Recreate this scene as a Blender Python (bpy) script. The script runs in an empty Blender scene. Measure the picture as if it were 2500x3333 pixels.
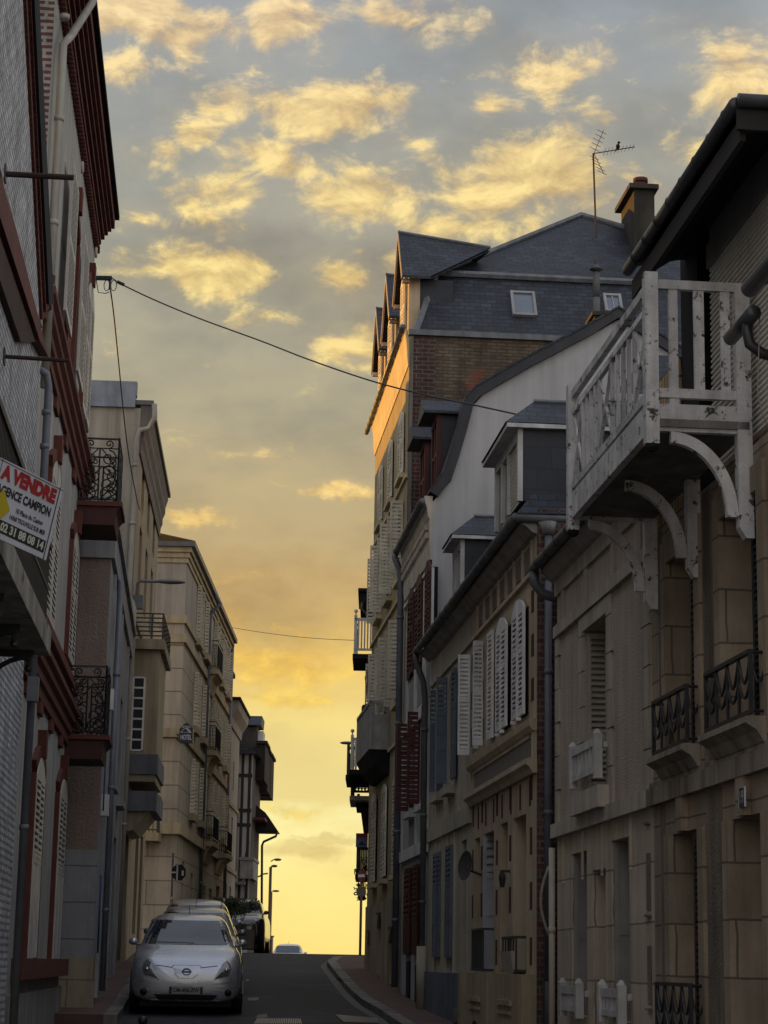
import bpy, math, random
from mathutils import Vector, Matrix
from mathutils.bvhtree import BVHTree
random.seed(7)
sc = bpy.context.scene
COL = sc.collection
# ---------------------------------------------------------------- camera
CF = 6700.0
PIT = math.atan(1473/6700.0); RHO = .0177
cp, sp_, cr, sr = math.cos(PIT), math.sin(PIT), math.cos(RHO), math.sin(RHO)
CR_ = Vector((cr, -sr*sp_, sr*cp)); CU_ = Vector((-sr, -cr*sp_, cr*cp)); CFW = Vector((0, cp, sp_))
EYE = Vector((0, 0, 1.6))
def ray(x, y):
    return CR_*((x-1250)/CF) - CU_*((y-1666.5)/CF) + CFW
def atY(x, y, Y):
    d = ray(x, y); return EYE + d*(Y/d.y)
cam = bpy.data.cameras.new('camera'); co = bpy.data.objects.new('camera', cam); COL.objects.link(co)
cam.sensor_fit = 'HORIZONTAL'; cam.sensor_width = 36; cam.lens = 36*CF/2500; cam.clip_end = 5000; cam.clip_start = .1
Mx = Matrix((CR_, CU_, -CFW)).transposed().to_4x4(); Mx.translation = EYE
co.matrix_world = Mx; sc.camera = co
sc.render.resolution_x = 768; sc.render.resolution_y = 1024
# ---------------------------------------------------------------- ground profile
PROF = [(-60, -1.2), (0, 0), (33, .76), (38.5, 1.0), (45, 1.36), (50, 1.64), (56, 1.82), (62, 1.87), (70, 1.83), (80, 1.68), (105, 1.0), (150, -1.0), (220, -4), (320, -6)]
def gz(Y):
    for (a, b), (c, d) in zip(PROF, PROF[1:]):
        if Y <= c: return b + (d-b)*(Y-a)/(c-a)
    return -6
# ---------------------------------------------------------------- facades
class Fac:
    def __init__(s, A, k, side):     # plan line X = A + k*Y ; side +1: street lies to its left (right row), -1: left row
        s.A, s.k, s.sg = A, k, side
        L = math.hypot(k, 1); s.u = Vector((k/L, 1/L, 0)); s.L = L
        s.nv = Vector((-s.u.y, s.u.x, 0))*side       # towards the street
        s.O = Vector((A, 0, 0)); s.ang = math.atan2(s.u.y, s.u.x)
    def w(s, a, n, z): return s.O + s.u*a + s.nv*n + Vector((0, 0, z))
    def p(s, x, y, n=0.):
        d = ray(x, y); o = s.O + s.nv*n
        t = (o-EYE).dot(s.nv)/d.dot(s.nv); P = EYE + d*t
        return (P-s.O).dot(s.u), P.z
    def g(s, x, y, a):               # on the plane across the street line at distance a: (n, z)
        d = ray(x, y); t = (s.O + s.u*a-EYE).dot(s.u)/d.dot(s.u); P = EYE+d*t
        return (P-s.O).dot(s.nv), P.z
    def a(s, Y): return Y*s.L
    def gz(s, a, n=0): return gz((s.O+s.u*a+s.nv*n).y)
# ---------------------------------------------------------------- mesh builder
class MB:
    def __init__(s): s.v = []; s.f = []; s.sm = False
    def pts(s, P): i = len(s.v); s.v += [tuple(p) for p in P]; return i
    def face(s, P): i = s.pts(P); s.f.append(tuple(range(i, i+len(P))))
    def box(s, a0, a1, n0, n1, z0, z1):
        i = s.pts([(a, n, z) for a in (a0, a1) for n in (n0, n1) for z in (z0, z1)])
        s.f += [tuple(i+k for k in q) for q in ((0, 1, 3, 2), (4, 6, 7, 5), (0, 4, 5, 1), (2, 3, 7, 6), (0, 2, 6, 4), (1, 5, 7, 3))]
        return s
    def prism(s, P, d):              # polygon P extruded by vector d
        i = s.pts(P); m = len(P); s.pts([(p[0]+d[0], p[1]+d[1], p[2]+d[2]) for p in P])
        s.f.append(tuple(range(i, i+m))); s.f.append(tuple(range(i+2*m-1, i+m-1, -1)))
        for k in range(m): l = (k+1) % m; s.f.append((i+k, i+m+k, i+m+l, i+l))
        return s
    def pz(s, P, n0, n1): return s.prism([(a, n0, z) for a, z in P], (0, n1-n0, 0))      # outline in the facade plane
    def pa(s, P, a0, a1): return s.prism([(a0, n, z) for n, z in P], (a1-a0, 0, 0))      # outline across (n,z), run along the street
    def tube(s, P, r, k=6, r2=None):
        P = [Vector(p) for p in P]; m = len(P); base = len(s.v); px = None
        for i, p in enumerate(P):
            t = (P[min(i+1, m-1)]-P[max(i-1, 0)])
            t = t.normalized() if t.length > 1e-9 else Vector((0, 0, 1))
            if px is None: px = t.cross(Vector((0, 0, 1)) if abs(t.z) < .9 else Vector((1, 0, 0))).normalized()
            else:
                px = px - t*px.dot(t); px = px.normalized() if px.length > 1e-6 else t.orthogonal().normalized()
            py = t.cross(px); rr = r if r2 is None else r+(r2-r)*i/(m-1)
            for j in range(k):
                a = 2*math.pi*j/k; s.v.append(tuple(p+px*rr*math.cos(a)+py*rr*math.sin(a)))
        for i in range(m-1):
            for j in range(k):
                l = (j+1) % k; s.f.append((base+i*k+j, base+i*k+l, base+(i+1)*k+l, base+(i+1)*k+j))
        s.f.append(tuple(base+j for j in range(k))[::-1]); s.f.append(tuple(base+(m-1)*k+j for j in range(k)))
        return s
    def ball(s, c, r, k=8, sz=1.):
        b = len(s.v); R = k//2+1
        for i in range(R+1):
            th = math.pi*i/R
            for j in range(k):
                a = 2*math.pi*j/k; s.v.append((c[0]+r*math.sin(th)*math.cos(a), c[1]+r*math.sin(th)*math.sin(a), c[2]+r*sz*math.cos(th)))
        for i in range(R):
            for j in range(k):
                l = (j+1) % k; s.f.append((b+i*k+j, b+(i+1)*k+j, b+(i+1)*k+l, b+i*k+l))
        return s
def mesh_obj(name, mb, mat, T, off=(0, 0, 0), sg=1, par=None, smooth=False):
    me = bpy.data.meshes.new(name)
    me.from_pydata([(x-off[0], sg*(y-off[1]), z-off[2]) for x, y, z in mb.v], [], mb.f)
    me.materials.append(mat)
    uv = me.uv_layers.new(name='UVMap')
    me.update()
    for p in me.polygons:
        n = p.normal
        if abs(n.z) > .995 or (n.x*n.x+n.y*n.y) < 1e-9: U = Vector((1, 0, 0)); V = Vector((0, 1, 0))
        else:
            U = Vector((-n.y, n.x, 0)).normalized(); V = n.cross(U)
            if U.x+U.y*.5 < 0: U = -U
            if V.z < 0: V = -V
        for li in p.loop_indices:
            c = me.vertices[me.loops[li].vertex_index].co
            uv.data[li].uv = (c.dot(U), c.dot(V))
        if smooth: p.use_smooth = True
    o = bpy.data.objects.new(name, me); COL.objects.link(o)
    o.parent = par if par else T
    return o
def tag(o, label=None, cat=None, group=None, kind=None):
    if label: o['label'] = label
    if cat: o['category'] = cat
    if group: o['group'] = group
    if kind: o['kind'] = kind
    return o
class Thing:
    """a root Empty at the thing's base, turned like its facade; parts take facade coordinates (along, out, up)"""
    def __init__(s, F, name, label, cat, a0, z0, n0=0, group=None):
        s.F = F; s.r = bpy.data.objects.new(name, None); COL.objects.link(s.r)
        s.off = (a0, n0, z0); s.r.location = F.w(a0, n0, z0); s.r.rotation_euler = (0, 0, F.ang)
        s.r.empty_display_size = .3; tag(s.r, label, cat, group)
    def part(s, name, mb, mat, par=None, label=None, smooth=False):
        o = mesh_obj(name, mb, mat, s.r, s.off, s.F.sg, par, smooth)
        if label: o['label'] = label
        return o
WORLDF = None
class WFac:      # plain world frame with the same interface
    sg = 1; ang = 0
    def w(s, a, n, z): return Vector((a, n, z))
WF = WFac()
def wthing(name, label, cat, loc, group=None, rot=0):
    T = Thing(WF, name, label, cat, 0, 0, 0, group); T.r.location = loc; T.r.rotation_euler = (0, 0, rot); return T
def solo(name, mb, mat, label, cat, group=None, kind=None, smooth=False):     # one-mesh thing in world coordinates
    xs = [sum(c)/len(mb.v) for c in zip(*mb.v)]; zb = min(v[2] for v in mb.v); off = (xs[0], xs[1], zb)
    o = mesh_obj(name, mb, mat, None, off, 1, None, smooth); o.location = off
    return tag(o, label, cat, group, kind)
# ---------------------------------------------------------------- materials
def nmat(name):
    m = bpy.data.materials.new(name); m.use_nodes = True; nt = m.node_tree
    return m, nt, nt.nodes['Principled BSDF']
def N(nt, t, **kw):
    n = nt.nodes.new(t)
    for k, v in kw.items():
        if k.startswith('i_'): n.inputs[k[2:].replace('_', ' ')].default_value = v
        else: setattr(n, k, v)
    return n
def ramp(nt, fac, stops):
    r = N(nt, 'ShaderNodeValToRGB'); e = r.color_ramp.elements
    e[0].position, e[0].color = stops[0][0], stops[0][1]; e[1].position, e[1].color = stops[-1][0], stops[-1][1]
    for p, c in stops[1:-1]:
        x = e.new(p); x.color = c
    nt.links.new(fac, r.inputs[0]); return r.outputs[0]
def mul(nt, a, b, f=1., mode='MULTIPLY'):
    m = N(nt, 'ShaderNodeMix', data_type='RGBA', blend_type=mode); m.inputs[0].default_value = f
    for sck, v in ((m.inputs[6], a), (m.inputs[7], b)):
        if hasattr(v, 'links'): nt.links.new(v, sck)
        else: sck.default_value = v
    return m.outputs[2]
def g1(v): return (v, v, v, 1)
def c4(c): return (c[0], c[1], c[2], 1)
_mc = {}
def plaster(name, col, rough=.85, var=.25, scale=1.2, bump=.15, bscale=60, streak=.25, spec=.3, metal=0, grime=None):
    var = min(.6, var*1.35); streak = min(.6, streak*1.15)
    """coloured surface with soft mottling, rain streaks (a wear pattern of the wall itself) and fine grain"""
    if name in _mc: return _mc[name]
    m, nt, b = nmat(name); L = nt.links.new
    tc = N(nt, 'ShaderNodeTexCoord')
    n1 = N(nt, 'ShaderNodeTexNoise', i_Scale=scale, i_Detail=6, i_Roughness=.65); L(tc.outputs['Object'], n1.inputs['Vector'])
    c = mul(nt, c4(col), ramp(nt, n1.outputs[0], [(.25, g1(1-var)), (.75, g1(1+var*.4))]))
    if streak:
        mp = N(nt, 'ShaderNodeMapping'); mp.inputs['Scale'].default_value = (5, 5, .35); L(tc.outputs['Object'], mp.inputs[0])
        n2 = N(nt, 'ShaderNodeTexNoise', i_Scale=1., i_Detail=5, i_Roughness=.6); L(mp.outputs[0], n2.inputs['Vector'])
        c = mul(nt, c, ramp(nt, n2.outputs[0], [(.35, g1(1-streak)), (.6, g1(1))]))
    if grime:
        n4 = N(nt, 'ShaderNodeTexNoise', i_Scale=grime[1], i_Detail=7, i_Roughness=.7); L(tc.outputs['Object'], n4.inputs['Vector'])
        f = ramp(nt, n4.outputs[0], [(grime[2], g1(0)), (grime[2]+.06, g1(1))])
        mm = N(nt, 'ShaderNodeMix', data_type='RGBA'); L(f, mm.inputs[0]); L(c, mm.inputs[6]); mm.inputs[7].default_value = c4(grime[0]); c = mm.outputs[2]
    oi = N(nt, 'ShaderNodeObjectInfo'); c = mul(nt, c, ramp(nt, oi.outputs['Random'], [(0, g1(.84)), (1, g1(1.08))]))
    L(c, b.inputs['Base Color'])
    b.inputs['Roughness'].default_value = rough; b.inputs['Specular IOR Level'].default_value = spec; b.inputs['Metallic'].default_value = metal
    if bump:
        n3 = N(nt, 'ShaderNodeTexNoise', i_Scale=bscale, i_Detail=4); L(tc.outputs['Object'], n3.inputs['Vector'])
        bp = N(nt, 'ShaderNodeBump', i_Strength=bump, i_Distance=.02); L(n3.outputs[0], bp.inputs['Height']); L(bp.outputs[0], b.inputs['Normal'])
    _mc[name] = m; return m
def bricks(name, c1, c2, mortar, w=.22, h=.075, ms=.012, rough=.85, bump=.5, off=.5, var=.3, bias=0., vscale=1.5, patch=None, spec=.3, squash=1.):
    """courses of brick, slate or ashlar laid by the UV map (metres)"""
    if name in _mc: return _mc[name]
    m, nt, b = nmat(name); L = nt.links.new
    uv = N(nt, 'ShaderNodeUVMap'); br = N(nt, 'ShaderNodeTexBrick', offset=off)
    wn = N(nt, 'ShaderNodeTexNoise', i_Scale=2.5, i_Detail=3); L(uv.outputs[0], wn.inputs['Vector']); wm = N(nt, 'ShaderNodeVectorMath', operation='MULTIPLY_ADD'); L(wn.outputs['Color'], wm.inputs[0]); wm.inputs[1].default_value = (.05, .022, 0); L(uv.outputs[0], wm.inputs[2])
    L(wm.outputs[0], br.inputs['Vector'])
    for k, v in (('Color1', c4(c1)), ('Color2', c4(c2)), ('Mortar', c4(mortar)), ('Scale', 1.), ('Mortar Size', ms), ('Mortar Smooth', .1), ('Bias', bias), ('Brick Width', w), ('Row Height', h)):
        br.inputs[k].default_value = v
    tc = N(nt, 'ShaderNodeTexCoord'); n1 = N(nt, 'ShaderNodeTexNoise', i_Scale=vscale, i_Detail=7, i_Roughness=.7); L(tc.outputs['Object'], n1.inputs['Vector'])
    c = mul(nt, br.outputs['Color'], ramp(nt, n1.outputs[0], [(.3, g1(1-var)), (.7, g1(1+var*.5))]))
    if patch:
        n4 = N(nt, 'ShaderNodeTexNoise', i_Scale=patch[1], i_Detail=6, i_Roughness=.65); L(tc.outputs['Object'], n4.inputs['Vector'])
        f = ramp(nt, n4.outputs[0], [(patch[2], g1(0)), (patch[2]+.08, g1(1))])
        mm = N(nt, 'ShaderNodeMix', data_type='RGBA'); L(f, mm.inputs[0]); L(c, mm.inputs[6]); mm.inputs[7].default_value = c4(patch[0]); c = mm.outputs[2]
    mp = N(nt, 'ShaderNodeMapping'); mp.inputs['Scale'].default_value = (4, 4, .4); L(tc.outputs['Object'], mp.inputs[0])
    n5 = N(nt, 'ShaderNodeTexNoise', i_Scale=1., i_Detail=6, i_Roughness=.65); L(mp.outputs[0], n5.inputs['Vector'])
    c = mul(nt, c, ramp(nt, n5.outputs[0], [(.36, g1(.76)), (.56, g1(1))]))
    L(c, b.inputs['Base Color']); b.inputs['Roughness'].default_value = rough; b.inputs['Specular IOR Level'].default_value = spec
    n3 = N(nt, 'ShaderNodeTexNoise', i_Scale=40, i_Detail=4); L(tc.outputs['Object'], n3.inputs['Vector'])
    inv = N(nt, 'ShaderNodeMath', operation='MULTIPLY_ADD'); L(br.outputs['Fac'], inv.inputs[0]); inv.inputs[1].default_value = -1.; L(n3.outputs[0], inv.inputs[2])
    bp = N(nt, 'ShaderNodeBump', i_Strength=bump, i_Distance=.015); L(inv.outputs[0], bp.inputs['Height']); L(bp.outputs[0], b.inputs['Normal'])
    _mc[name] = m; return m
def shiny(name, col, rough=.1, metal=0, spec=.5, coat=0):
    if name in _mc: return _mc[name]
    m, nt, b = nmat(name); L = nt.links.new
    tc = N(nt, 'ShaderNodeTexCoord'); n1 = N(nt, 'ShaderNodeTexNoise', i_Scale=3., i_Detail=5); L(tc.outputs['Object'], n1.inputs['Vector'])
    L(mul(nt, c4(col), ramp(nt, n1.outputs[0], [(.3, g1(.85)), (.7, g1(1.08))])), b.inputs['Base Color'])
    L(ramp(nt, n1.outputs[0], [(.3, g1(rough)), (.7, g1(rough+.08))]), b.inputs['Roughness'])
    b.inputs['Metallic'].default_value = metal; b.inputs['Specular IOR Level'].default_value = spec; b.inputs['Coat Weight'].default_value = coat
    _mc[name] = m; return m
M_glass = shiny('window_glass', (.02, .025, .03), .04, 0, .6)
M_iron = plaster('black_iron', (.018, .018, .02), .45, .3, 4, .1, 80, 0, .5)
M_zinc = plaster('zinc_sheet', (.20, .23, .27), .5, .3, 2, .05, 30, .3, .5)
M_gutter = plaster('dull_zinc_gutter', (.10, .105, .11), .5, .35, 3, .05, 30, .2, .5)
M_pipe = plaster('grey_downpipe', (.14, .155, .18), .5, .3, 2.5, .05, 30, .3, .5)
M_slate = bricks('slate_tiles', (.009, .013, .022), (.028, .037, .055), (.003, .004, .006), .22, .115, .010, .55, .7, .5, .5, patch=((.010, .010, .011), .8, .62), spec=.45)
M_slate_fish = bricks('slate_hung', (.020, .024, .032), (.028, .032, .042), (.015, .017, .02), .33, .26, .006, .6, .3, .5, .3, spec=.4)
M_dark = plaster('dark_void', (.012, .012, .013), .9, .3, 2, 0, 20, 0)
M_white = plaster('white_paint', (.66, .65, .62), .6, .25, 2.5, .1, 60, .2)
M_whiteold = plaster('peeling_white_paint', (.72, .71, .70), .65, .3, 3, .3, 50, .3, grime=((.05, .05, .03), 11., .57))
M_cream = plaster('cream_render', (.50, .45, .36), .85, .22, 1.0, .2, 70, .25)
M_wood = plaster('dark_wood', (.05, .042, .035), .7, .3, 3, .2, 30, .2)
# ---------------------------------------------------------------- builders for facade details
def wall(mb, a0, a1, z0, z1, ops, n=0., dep=.22):
    A = sorted({a0, a1} | {o[0] for o in ops} | {o[1] for o in ops}); Z = sorted({z0, z1} | {o[2] for o in ops} | {o[3] for o in ops})
    A = [x for x in A if a0 <= x <= a1]; Z = [x for x in Z if z0 <= x <= z1]
    for i in range(len(A)-1):
        for j in range(len(Z)-1):
            ca, cz = (A[i]+A[i+1])/2, (Z[j]+Z[j+1])/2
            if any(o[0] < ca < o[1] and o[2] < cz < o[3] for o in ops): continue
            mb.face([(A[i], n, Z[j]), (A[i+1], n, Z[j]), (A[i+1], n, Z[j+1]), (A[i], n, Z[j+1])])
    for o in ops:
        d = o[4] if len(o) > 4 else dep; p, q, r, s = o[:4]
        mb.face([(p, n, r), (p, n-d, r), (p, n-d, s), (p, n, s)]); mb.face([(q, n, r), (q, n-d, r), (q, n-d, s), (q, n, s)])
        mb.face([(p, n, s), (q, n, s), (q, n-d, s), (p, n-d, s)]); mb.face([(p, n, r), (q, n, r), (q, n-d, r), (p, n-d, r)])
    return mb
def leaf(mb, a0, a1, z0, z1, n, slat=.06, arch=None, rails=(.5,), solid=(), perp=False, t=.035, tilt=1):
    """a louvred shutter leaf; perp=True turns it across the wall (a0..a1 are then distances out from the wall, n its place along)"""
    def B(x0, x1, y0, y1, p, q):
        if perp: mb.box(y0, y1, x0, x1, p, q)
        else: mb.box(x0, x1, y0, y1, p, q)
    w = abs(a1-a0); st = min(.055, w*.16); lo, hi = min(a0, a1), max(a0, a1)
    zt = (lambda f: z1) if not arch else arch
    if arch:     # curved head: top edge follows arch(f), f = 0..1 across the leaf
        K = 5; P = [(lo+w*i/K, arch(i/K)) for i in range(K+1)]; low = min(arch(0), arch(1))-.06
        poly = [(lo, low)]+P+[(hi, low)]
        if perp: mb.prism([(n, a, z) for a, z in poly], (t, 0, 0))
        else: mb.pz(poly, n, n+t)
        ztop = low
    else:
        ztop = z1-.06; B(lo, hi, n, n+t, ztop, z1)
    B(lo, lo+st, n, n+t, z0, ztop); B(hi-st, hi, n, n+t, z0, ztop); B(lo+st, hi-st, n+.001, n+t-.001, z0, z0+.08)
    zs = [z0+.08]+[z0+(z1-z0)*r for r in rails]+[ztop]
    for r in rails: zz = z0+(z1-z0)*r; B(lo+st, hi-st, n+.001, n+t-.001, zz-.035, zz+.035)
    for k in range(len(zs)-1):
        b, c = zs[k]+(.035 if k else 0), zs[k+1]-(.035 if k < len(zs)-2 else 0)
        if k in solid: B(lo+st, hi-st, n+.012, n+t-.008, b, c); continue
        m = max(1, int((c-b)/slat))
        for j in range(m):
            z = b+(c-b)*(j+.5)/m; h = (c-b)/m*.29
            if perp: mb.prism([(n+.001, lo+st, z-h-.3*h), (n+t-.001, lo+st, z+h*.3), (n+t-.001, lo+st, z+h+.3*h), (n+.001, lo+st, z-h*.3)], (0, w-2*st, 0))
            else: mb.prism([(lo+st, n+.001, z-h+.9*h), (lo+st, n+t-.001, z-h-.3*h), (lo+st, n+t-.001, z+h-.9*h), (lo+st, n+.001, z+h+.3*h)], (w-2*st, 0, 0))
    return mb
def archf(rise, top, half, K=1):     # half=0 left leaf of a pair, 1 right leaf, None whole
    if half is None: return lambda f: top-rise*(2*f-1)**2
    if half == 0: return lambda f: top-rise*(1-f)**2
    return lambda f: top-rise*f**2
def closed_pair(T, a0, a1, z0, z1, n, mat, arch=0., slat=.06, rails=(.5,), solid=(), frame=None, hooks=False, par=None, back=True):
    m = (a0+a1)/2
    if back:
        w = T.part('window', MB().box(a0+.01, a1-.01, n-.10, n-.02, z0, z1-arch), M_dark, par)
    else: w = par
    for h, (p, q) in enumerate(((a0, m-.004), (m+.004, a1))):
        j = random.uniform(-.008, .012); jz = random.uniform(-.012, .012)
        mb = MB(); leaf(mb, p, q, z0+jz, z1, n+j+.008, slat, archf(arch, z1, h) if arch else None, rails, solid)
        if hooks: mb.box((p+q)/2-.02, (p+q)/2+.02, n+.03, n+.09, z0-.06, z0-.02)
        T.part('shutter', mb, mat, w)
    return w
def window_unit(T, a0, a1, z0, z1, n, fm, mull=1, bars=2, glass=None, par=None, fw=.05):
    mb = MB(); mb.box(a0, a0+fw, n, n+.05, z0, z1).box(a1-fw, a1, n, n+.05, z0, z1).box(a0+fw, a1-fw, n, n+.05, z1-fw, z1).box(a0+fw, a1-fw, n, n+.05, z0, z0+fw)
    for i in range(mull): c = a0+(a1-a0)*(i+1)/(mull+1); mb.box(c-.03, c+.03, n+.002, n+.055, z0+fw, z1-fw)
    for i in range(bars): c = z0+(z1-z0)*(i+1)/(bars+1); mb.box(a0+fw, a1-fw, n+.005, n+.045, c-.015, c+.015)
    w = T.part('window', mb, fm, par)
    T.part('pane', MB().box(a0+.01, a1-.01, n-.03, n+.012, z0+.01, z1-.01), glass or M_glass, w)
    return w
def door_unit(T, a0, a1, z0, z1, n, mat, panels=2, par=None):
    mb = MB(); mb.box(a0, a1, n-.05, n, z0, z1); w = a1-a0
    k = [(.08, .42), (.48, .94)] if panels == 2 else [(.06, .94)]
    for p, q in k:
        for c in (0, 1): mb.box(a0+w*(.08+.46*c), a0+w*(.46+.46*c), n, n+.02, z0+(z1-z0)*p, z0+(z1-z0)*q)
    d = T.part('door', mb, mat, par)
    T.part('handle', MB().box(a1-.14, a1-.11, n+.02, n+.07, z0+.95, z0+1.15), M_iron, d)
    return d
def pipe(T, pts, r=.05, mat=None, par=None, collars=(), name='downpipe', k=10):
    mb = MB(); mb.tube(pts, r, k)
    for a, n, z in collars: mb.tube([(a, n, z-.03), (a, n, z+.03)], r*1.2, k)
    return T.part(name, mb, mat or M_pipe, par, smooth=True)
def gutter(T, a0, a1, n, z, r=.09, mat=None, joints=.8):
    mb = MB(); mb.tube([(a0, n, z), (a1, n, z)], r, 12)
    x = a0+.3
    while x < a1: mb.tube([(x, n, z), (x+.035, n, z)], r*1.12, 12); x += joints
    return T.part('gutter', mb, mat or M_gutter, smooth=True)
def spiral(c, r0, turns, a0, plane, K=14, sgn=1):
    out = []
    for i in range(K+1):
        f = i/K; a = a0+sgn*2*math.pi*turns*f; r = r0*(1-.85*f)
        x, y = r*math.cos(a), r*math.sin(a)
        out.append(plane(c[0]+x, c[1]+y))
    return out
# ================================================================ sky and light
def lin(c): return tuple(((v/255)/12.92 if v/255 <= .04045 else ((v/255+.055)/1.055)**2.4) for v in c)
def azel(x, y):
    d = ray(x*1.507, y*1.507).normalized(); return math.degrees(math.atan2(d.x, d.y)), math.degrees(math.asin(d.z))
SUN_AZ, SUN_EL = -49., 9.9
W = bpy.data.worlds.new('World'); sc.world = W; W.use_nodes = True
nt = W.node_tree; nt.nodes.clear(); L = nt.links.new
def Mth(op, a, b=None, c=None, cl=False):
    n = N(nt, 'ShaderNodeMath', operation=op, use_clamp=cl)
    for i, v in enumerate((a, b, c)):
        if v is None: continue
        if hasattr(v, 'links'): L(v, n.inputs[i])
        else: n.inputs[i].default_value = v
    return n.outputs[0]
tc = N(nt, 'ShaderNodeTexCoord'); sx = N(nt, 'ShaderNodeSeparateXYZ'); L(tc.outputs['Generated'], sx.inputs[0])
az = Mth('MULTIPLY', Mth('ARCTAN2', sx.outputs[0], sx.outputs[1]), 57.2958)
el = Mth('MULTIPLY', Mth('ARCSINE', sx.outputs[2]), 57.2958)
cb = N(nt, 'ShaderNodeCombineXYZ'); L(az, cb.inputs[0]); L(el, cb.inputs[1])
nz = N(nt, 'ShaderNodeTexNoise', i_Scale=.55, i_Detail=5, i_Roughness=.6); L(cb.outputs[0], nz.inputs[0])
wv = N(nt, 'ShaderNodeVectorMath', operation='MULTIPLY_ADD'); L(nz.outputs['Color'], wv.inputs[0]); wv.inputs[1].default_value = (2.6, 1.5, 0); L(cb.outputs[0], wv.inputs[2])
of = N(nt, 'ShaderNodeVectorMath', operation='ADD'); L(wv.outputs[0], of.inputs[0]); of.inputs[1].default_value = (-1.3, -.75, 0); P = of.outputs[0]
blobs = [(700, 240, 165, 50, 1.), (790, 415, 150, 55, .9), (610, 335, 150, 34, .8), (440, 590, 175, 42, 1.05), (470, 425, 90, 55, .8), (412, 290, 50, 28, .9),
 (1175, 150, 130, 55, .75), (1130, 395, 190, 80, .95), (1600, 150, 110, 80, .8), (700, 1062, 150, 20, .8), (420, 1125, 110, 17, .75), (410, 85, 130, 50, .8),
 (620, 60, 110, 70, .85), (265, 20, 110, 60, 1.), (730, 590, 65, 45, .75), (760, 745, 95, 32, .75), (1000, 485, 150, 40, .8), (460, 235, 90, 36, .7),
 (900, 40, 130, 40, .75), (1490, 330, 80, 40, .6), (1060, 235, 70, 24, .7), (300, 480, 90, 26, .6), (560, 150, 90, 30, .55), (340, 330, 60, 30, .5), (880, 300, 70, 40, .5), (1280, 300, 100, 40, .55), (600, 700, 120, 26, .35), (950, 560, 90, 26, .5), (250, 150, 90, 40, .5), (1480, 60, 90, 30, .5), (830, 1120, 60, 10, .3), (500, 1240, 160, 24, .3), (640, 1350, 180, 20, .4), (640, 1440, 230, 42, .8), (560, 1500, 200, 22, .6), (640, 1745, 130, 14, .6), (1330, 250, 110, 40, .4), (560, 985, 90, 15, .4)]
den = None
for x, y, rx, ry, s in blobs:
    a, e = azel(x, y); k = .00855*1.507
    v = N(nt, 'ShaderNodeVectorMath', operation='SUBTRACT'); L(P, v.inputs[0]); v.inputs[1].default_value = (a, e, 0)
    v2 = N(nt, 'ShaderNodeVectorMath', operation='MULTIPLY'); L(v.outputs[0], v2.inputs[0]); v2.inputs[1].default_value = (1/(rx*k*1.75), 1/(ry*k*1.9), 0)
    v3 = N(nt, 'ShaderNodeVectorMath', operation='LENGTH'); L(v2.outputs[0], v3.inputs[0])
    t = Mth('MULTIPLY', Mth('SUBTRACT', 1., v3.outputs['Value'], cl=True), s)
    den = t if den is None else Mth('MAXIMUM', den, t)
# fine, wispy structure
mp = N(nt, 'ShaderNodeMapping'); mp.inputs['Scale'].default_value = (.55, 1.0, 1); mp.inputs['Rotation'].default_value = (0, 0, -.30); L(cb.outputs[0], mp.inputs[0])
fn = N(nt, 'ShaderNodeTexNoise', i_Scale=.8, i_Detail=9, i_Roughness=.62, i_Distortion=.35); L(mp.outputs[0], fn.inputs[0])
fn2 = N(nt, 'ShaderNodeTexNoise', i_Scale=.30, i_Detail=6, i_Roughness=.55); L(mp.outputs[0], fn2.inputs[0])
d1 = Mth('ADD', Mth('MULTIPLY', den, 1.55), Mth('MULTIPLY_ADD', fn.outputs[0], 3.0, -1.66))
dens = N(nt, 'ShaderNodeMapRange', interpolation_type='SMOOTHSTEP'); L(d1, dens.inputs[0]); dens.inputs[1].default_value = .10; dens.inputs[2].default_value = .92
soft = N(nt, 'ShaderNodeMapRange', interpolation_type='SMOOTHSTEP'); L(fn2.outputs[0], soft.inputs[0]); soft.inputs[1].default_value = .38; soft.inputs[2].default_value = .66
# dark-side shading: clouds are brighter where they are thick
eln = Mth('MULTIPLY', el, 1/60., cl=True)
def er(y): return azel(830, y)[1]/60.
def S(y, c): return (max(0., er(y)), c4(lin(c)))
base = ramp(nt, eln, [S(2075, (255, 226, 130)), S(1900, (255, 236, 148)), S(1745, (255, 246, 176)), S(1730, (234, 214, 140)), S(1560, (246, 220, 134)), S(1420, (242, 202, 108)), S(1300, (214, 182, 118)), S(1150, (194, 171, 124)), S(900, (182, 170, 138)), S(600, (170, 165, 146)), S(300, (160, 161, 155)), S(0, (156, 162, 167)), (.62, c4(lin((128, 142, 160)))), (1., c4(lin((118, 134, 160))))])
lit = ramp(nt, eln, [S(2075, (255, 236, 150)), S(1700, (252, 226, 120)), S(1430, (252, 208, 96)), S(1100, (248, 212, 134)), S(600, (255, 228, 150)), S(250, (255, 226, 158)), S(0, (252, 224, 172)), (.62, c4(lin((200, 190, 170)))), (1., c4(lin((170, 175, 180))))])
greyb = ramp(nt, eln, [S(2075, (255, 222, 128)), S(1700, (234, 212, 138)), S(1300, (186, 158, 104)), S(900, (152, 146, 126)), S(600, (144, 142, 130)), S(0, (138, 143, 146)), (1., c4(lin((104, 116, 136))))])
c = N(nt, 'ShaderNodeMix', data_type='RGBA'); L(Mth('MULTIPLY', soft.outputs[0], .85), c.inputs[0]); L(base, c.inputs[6]); L(greyb, c.inputs[7])
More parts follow.
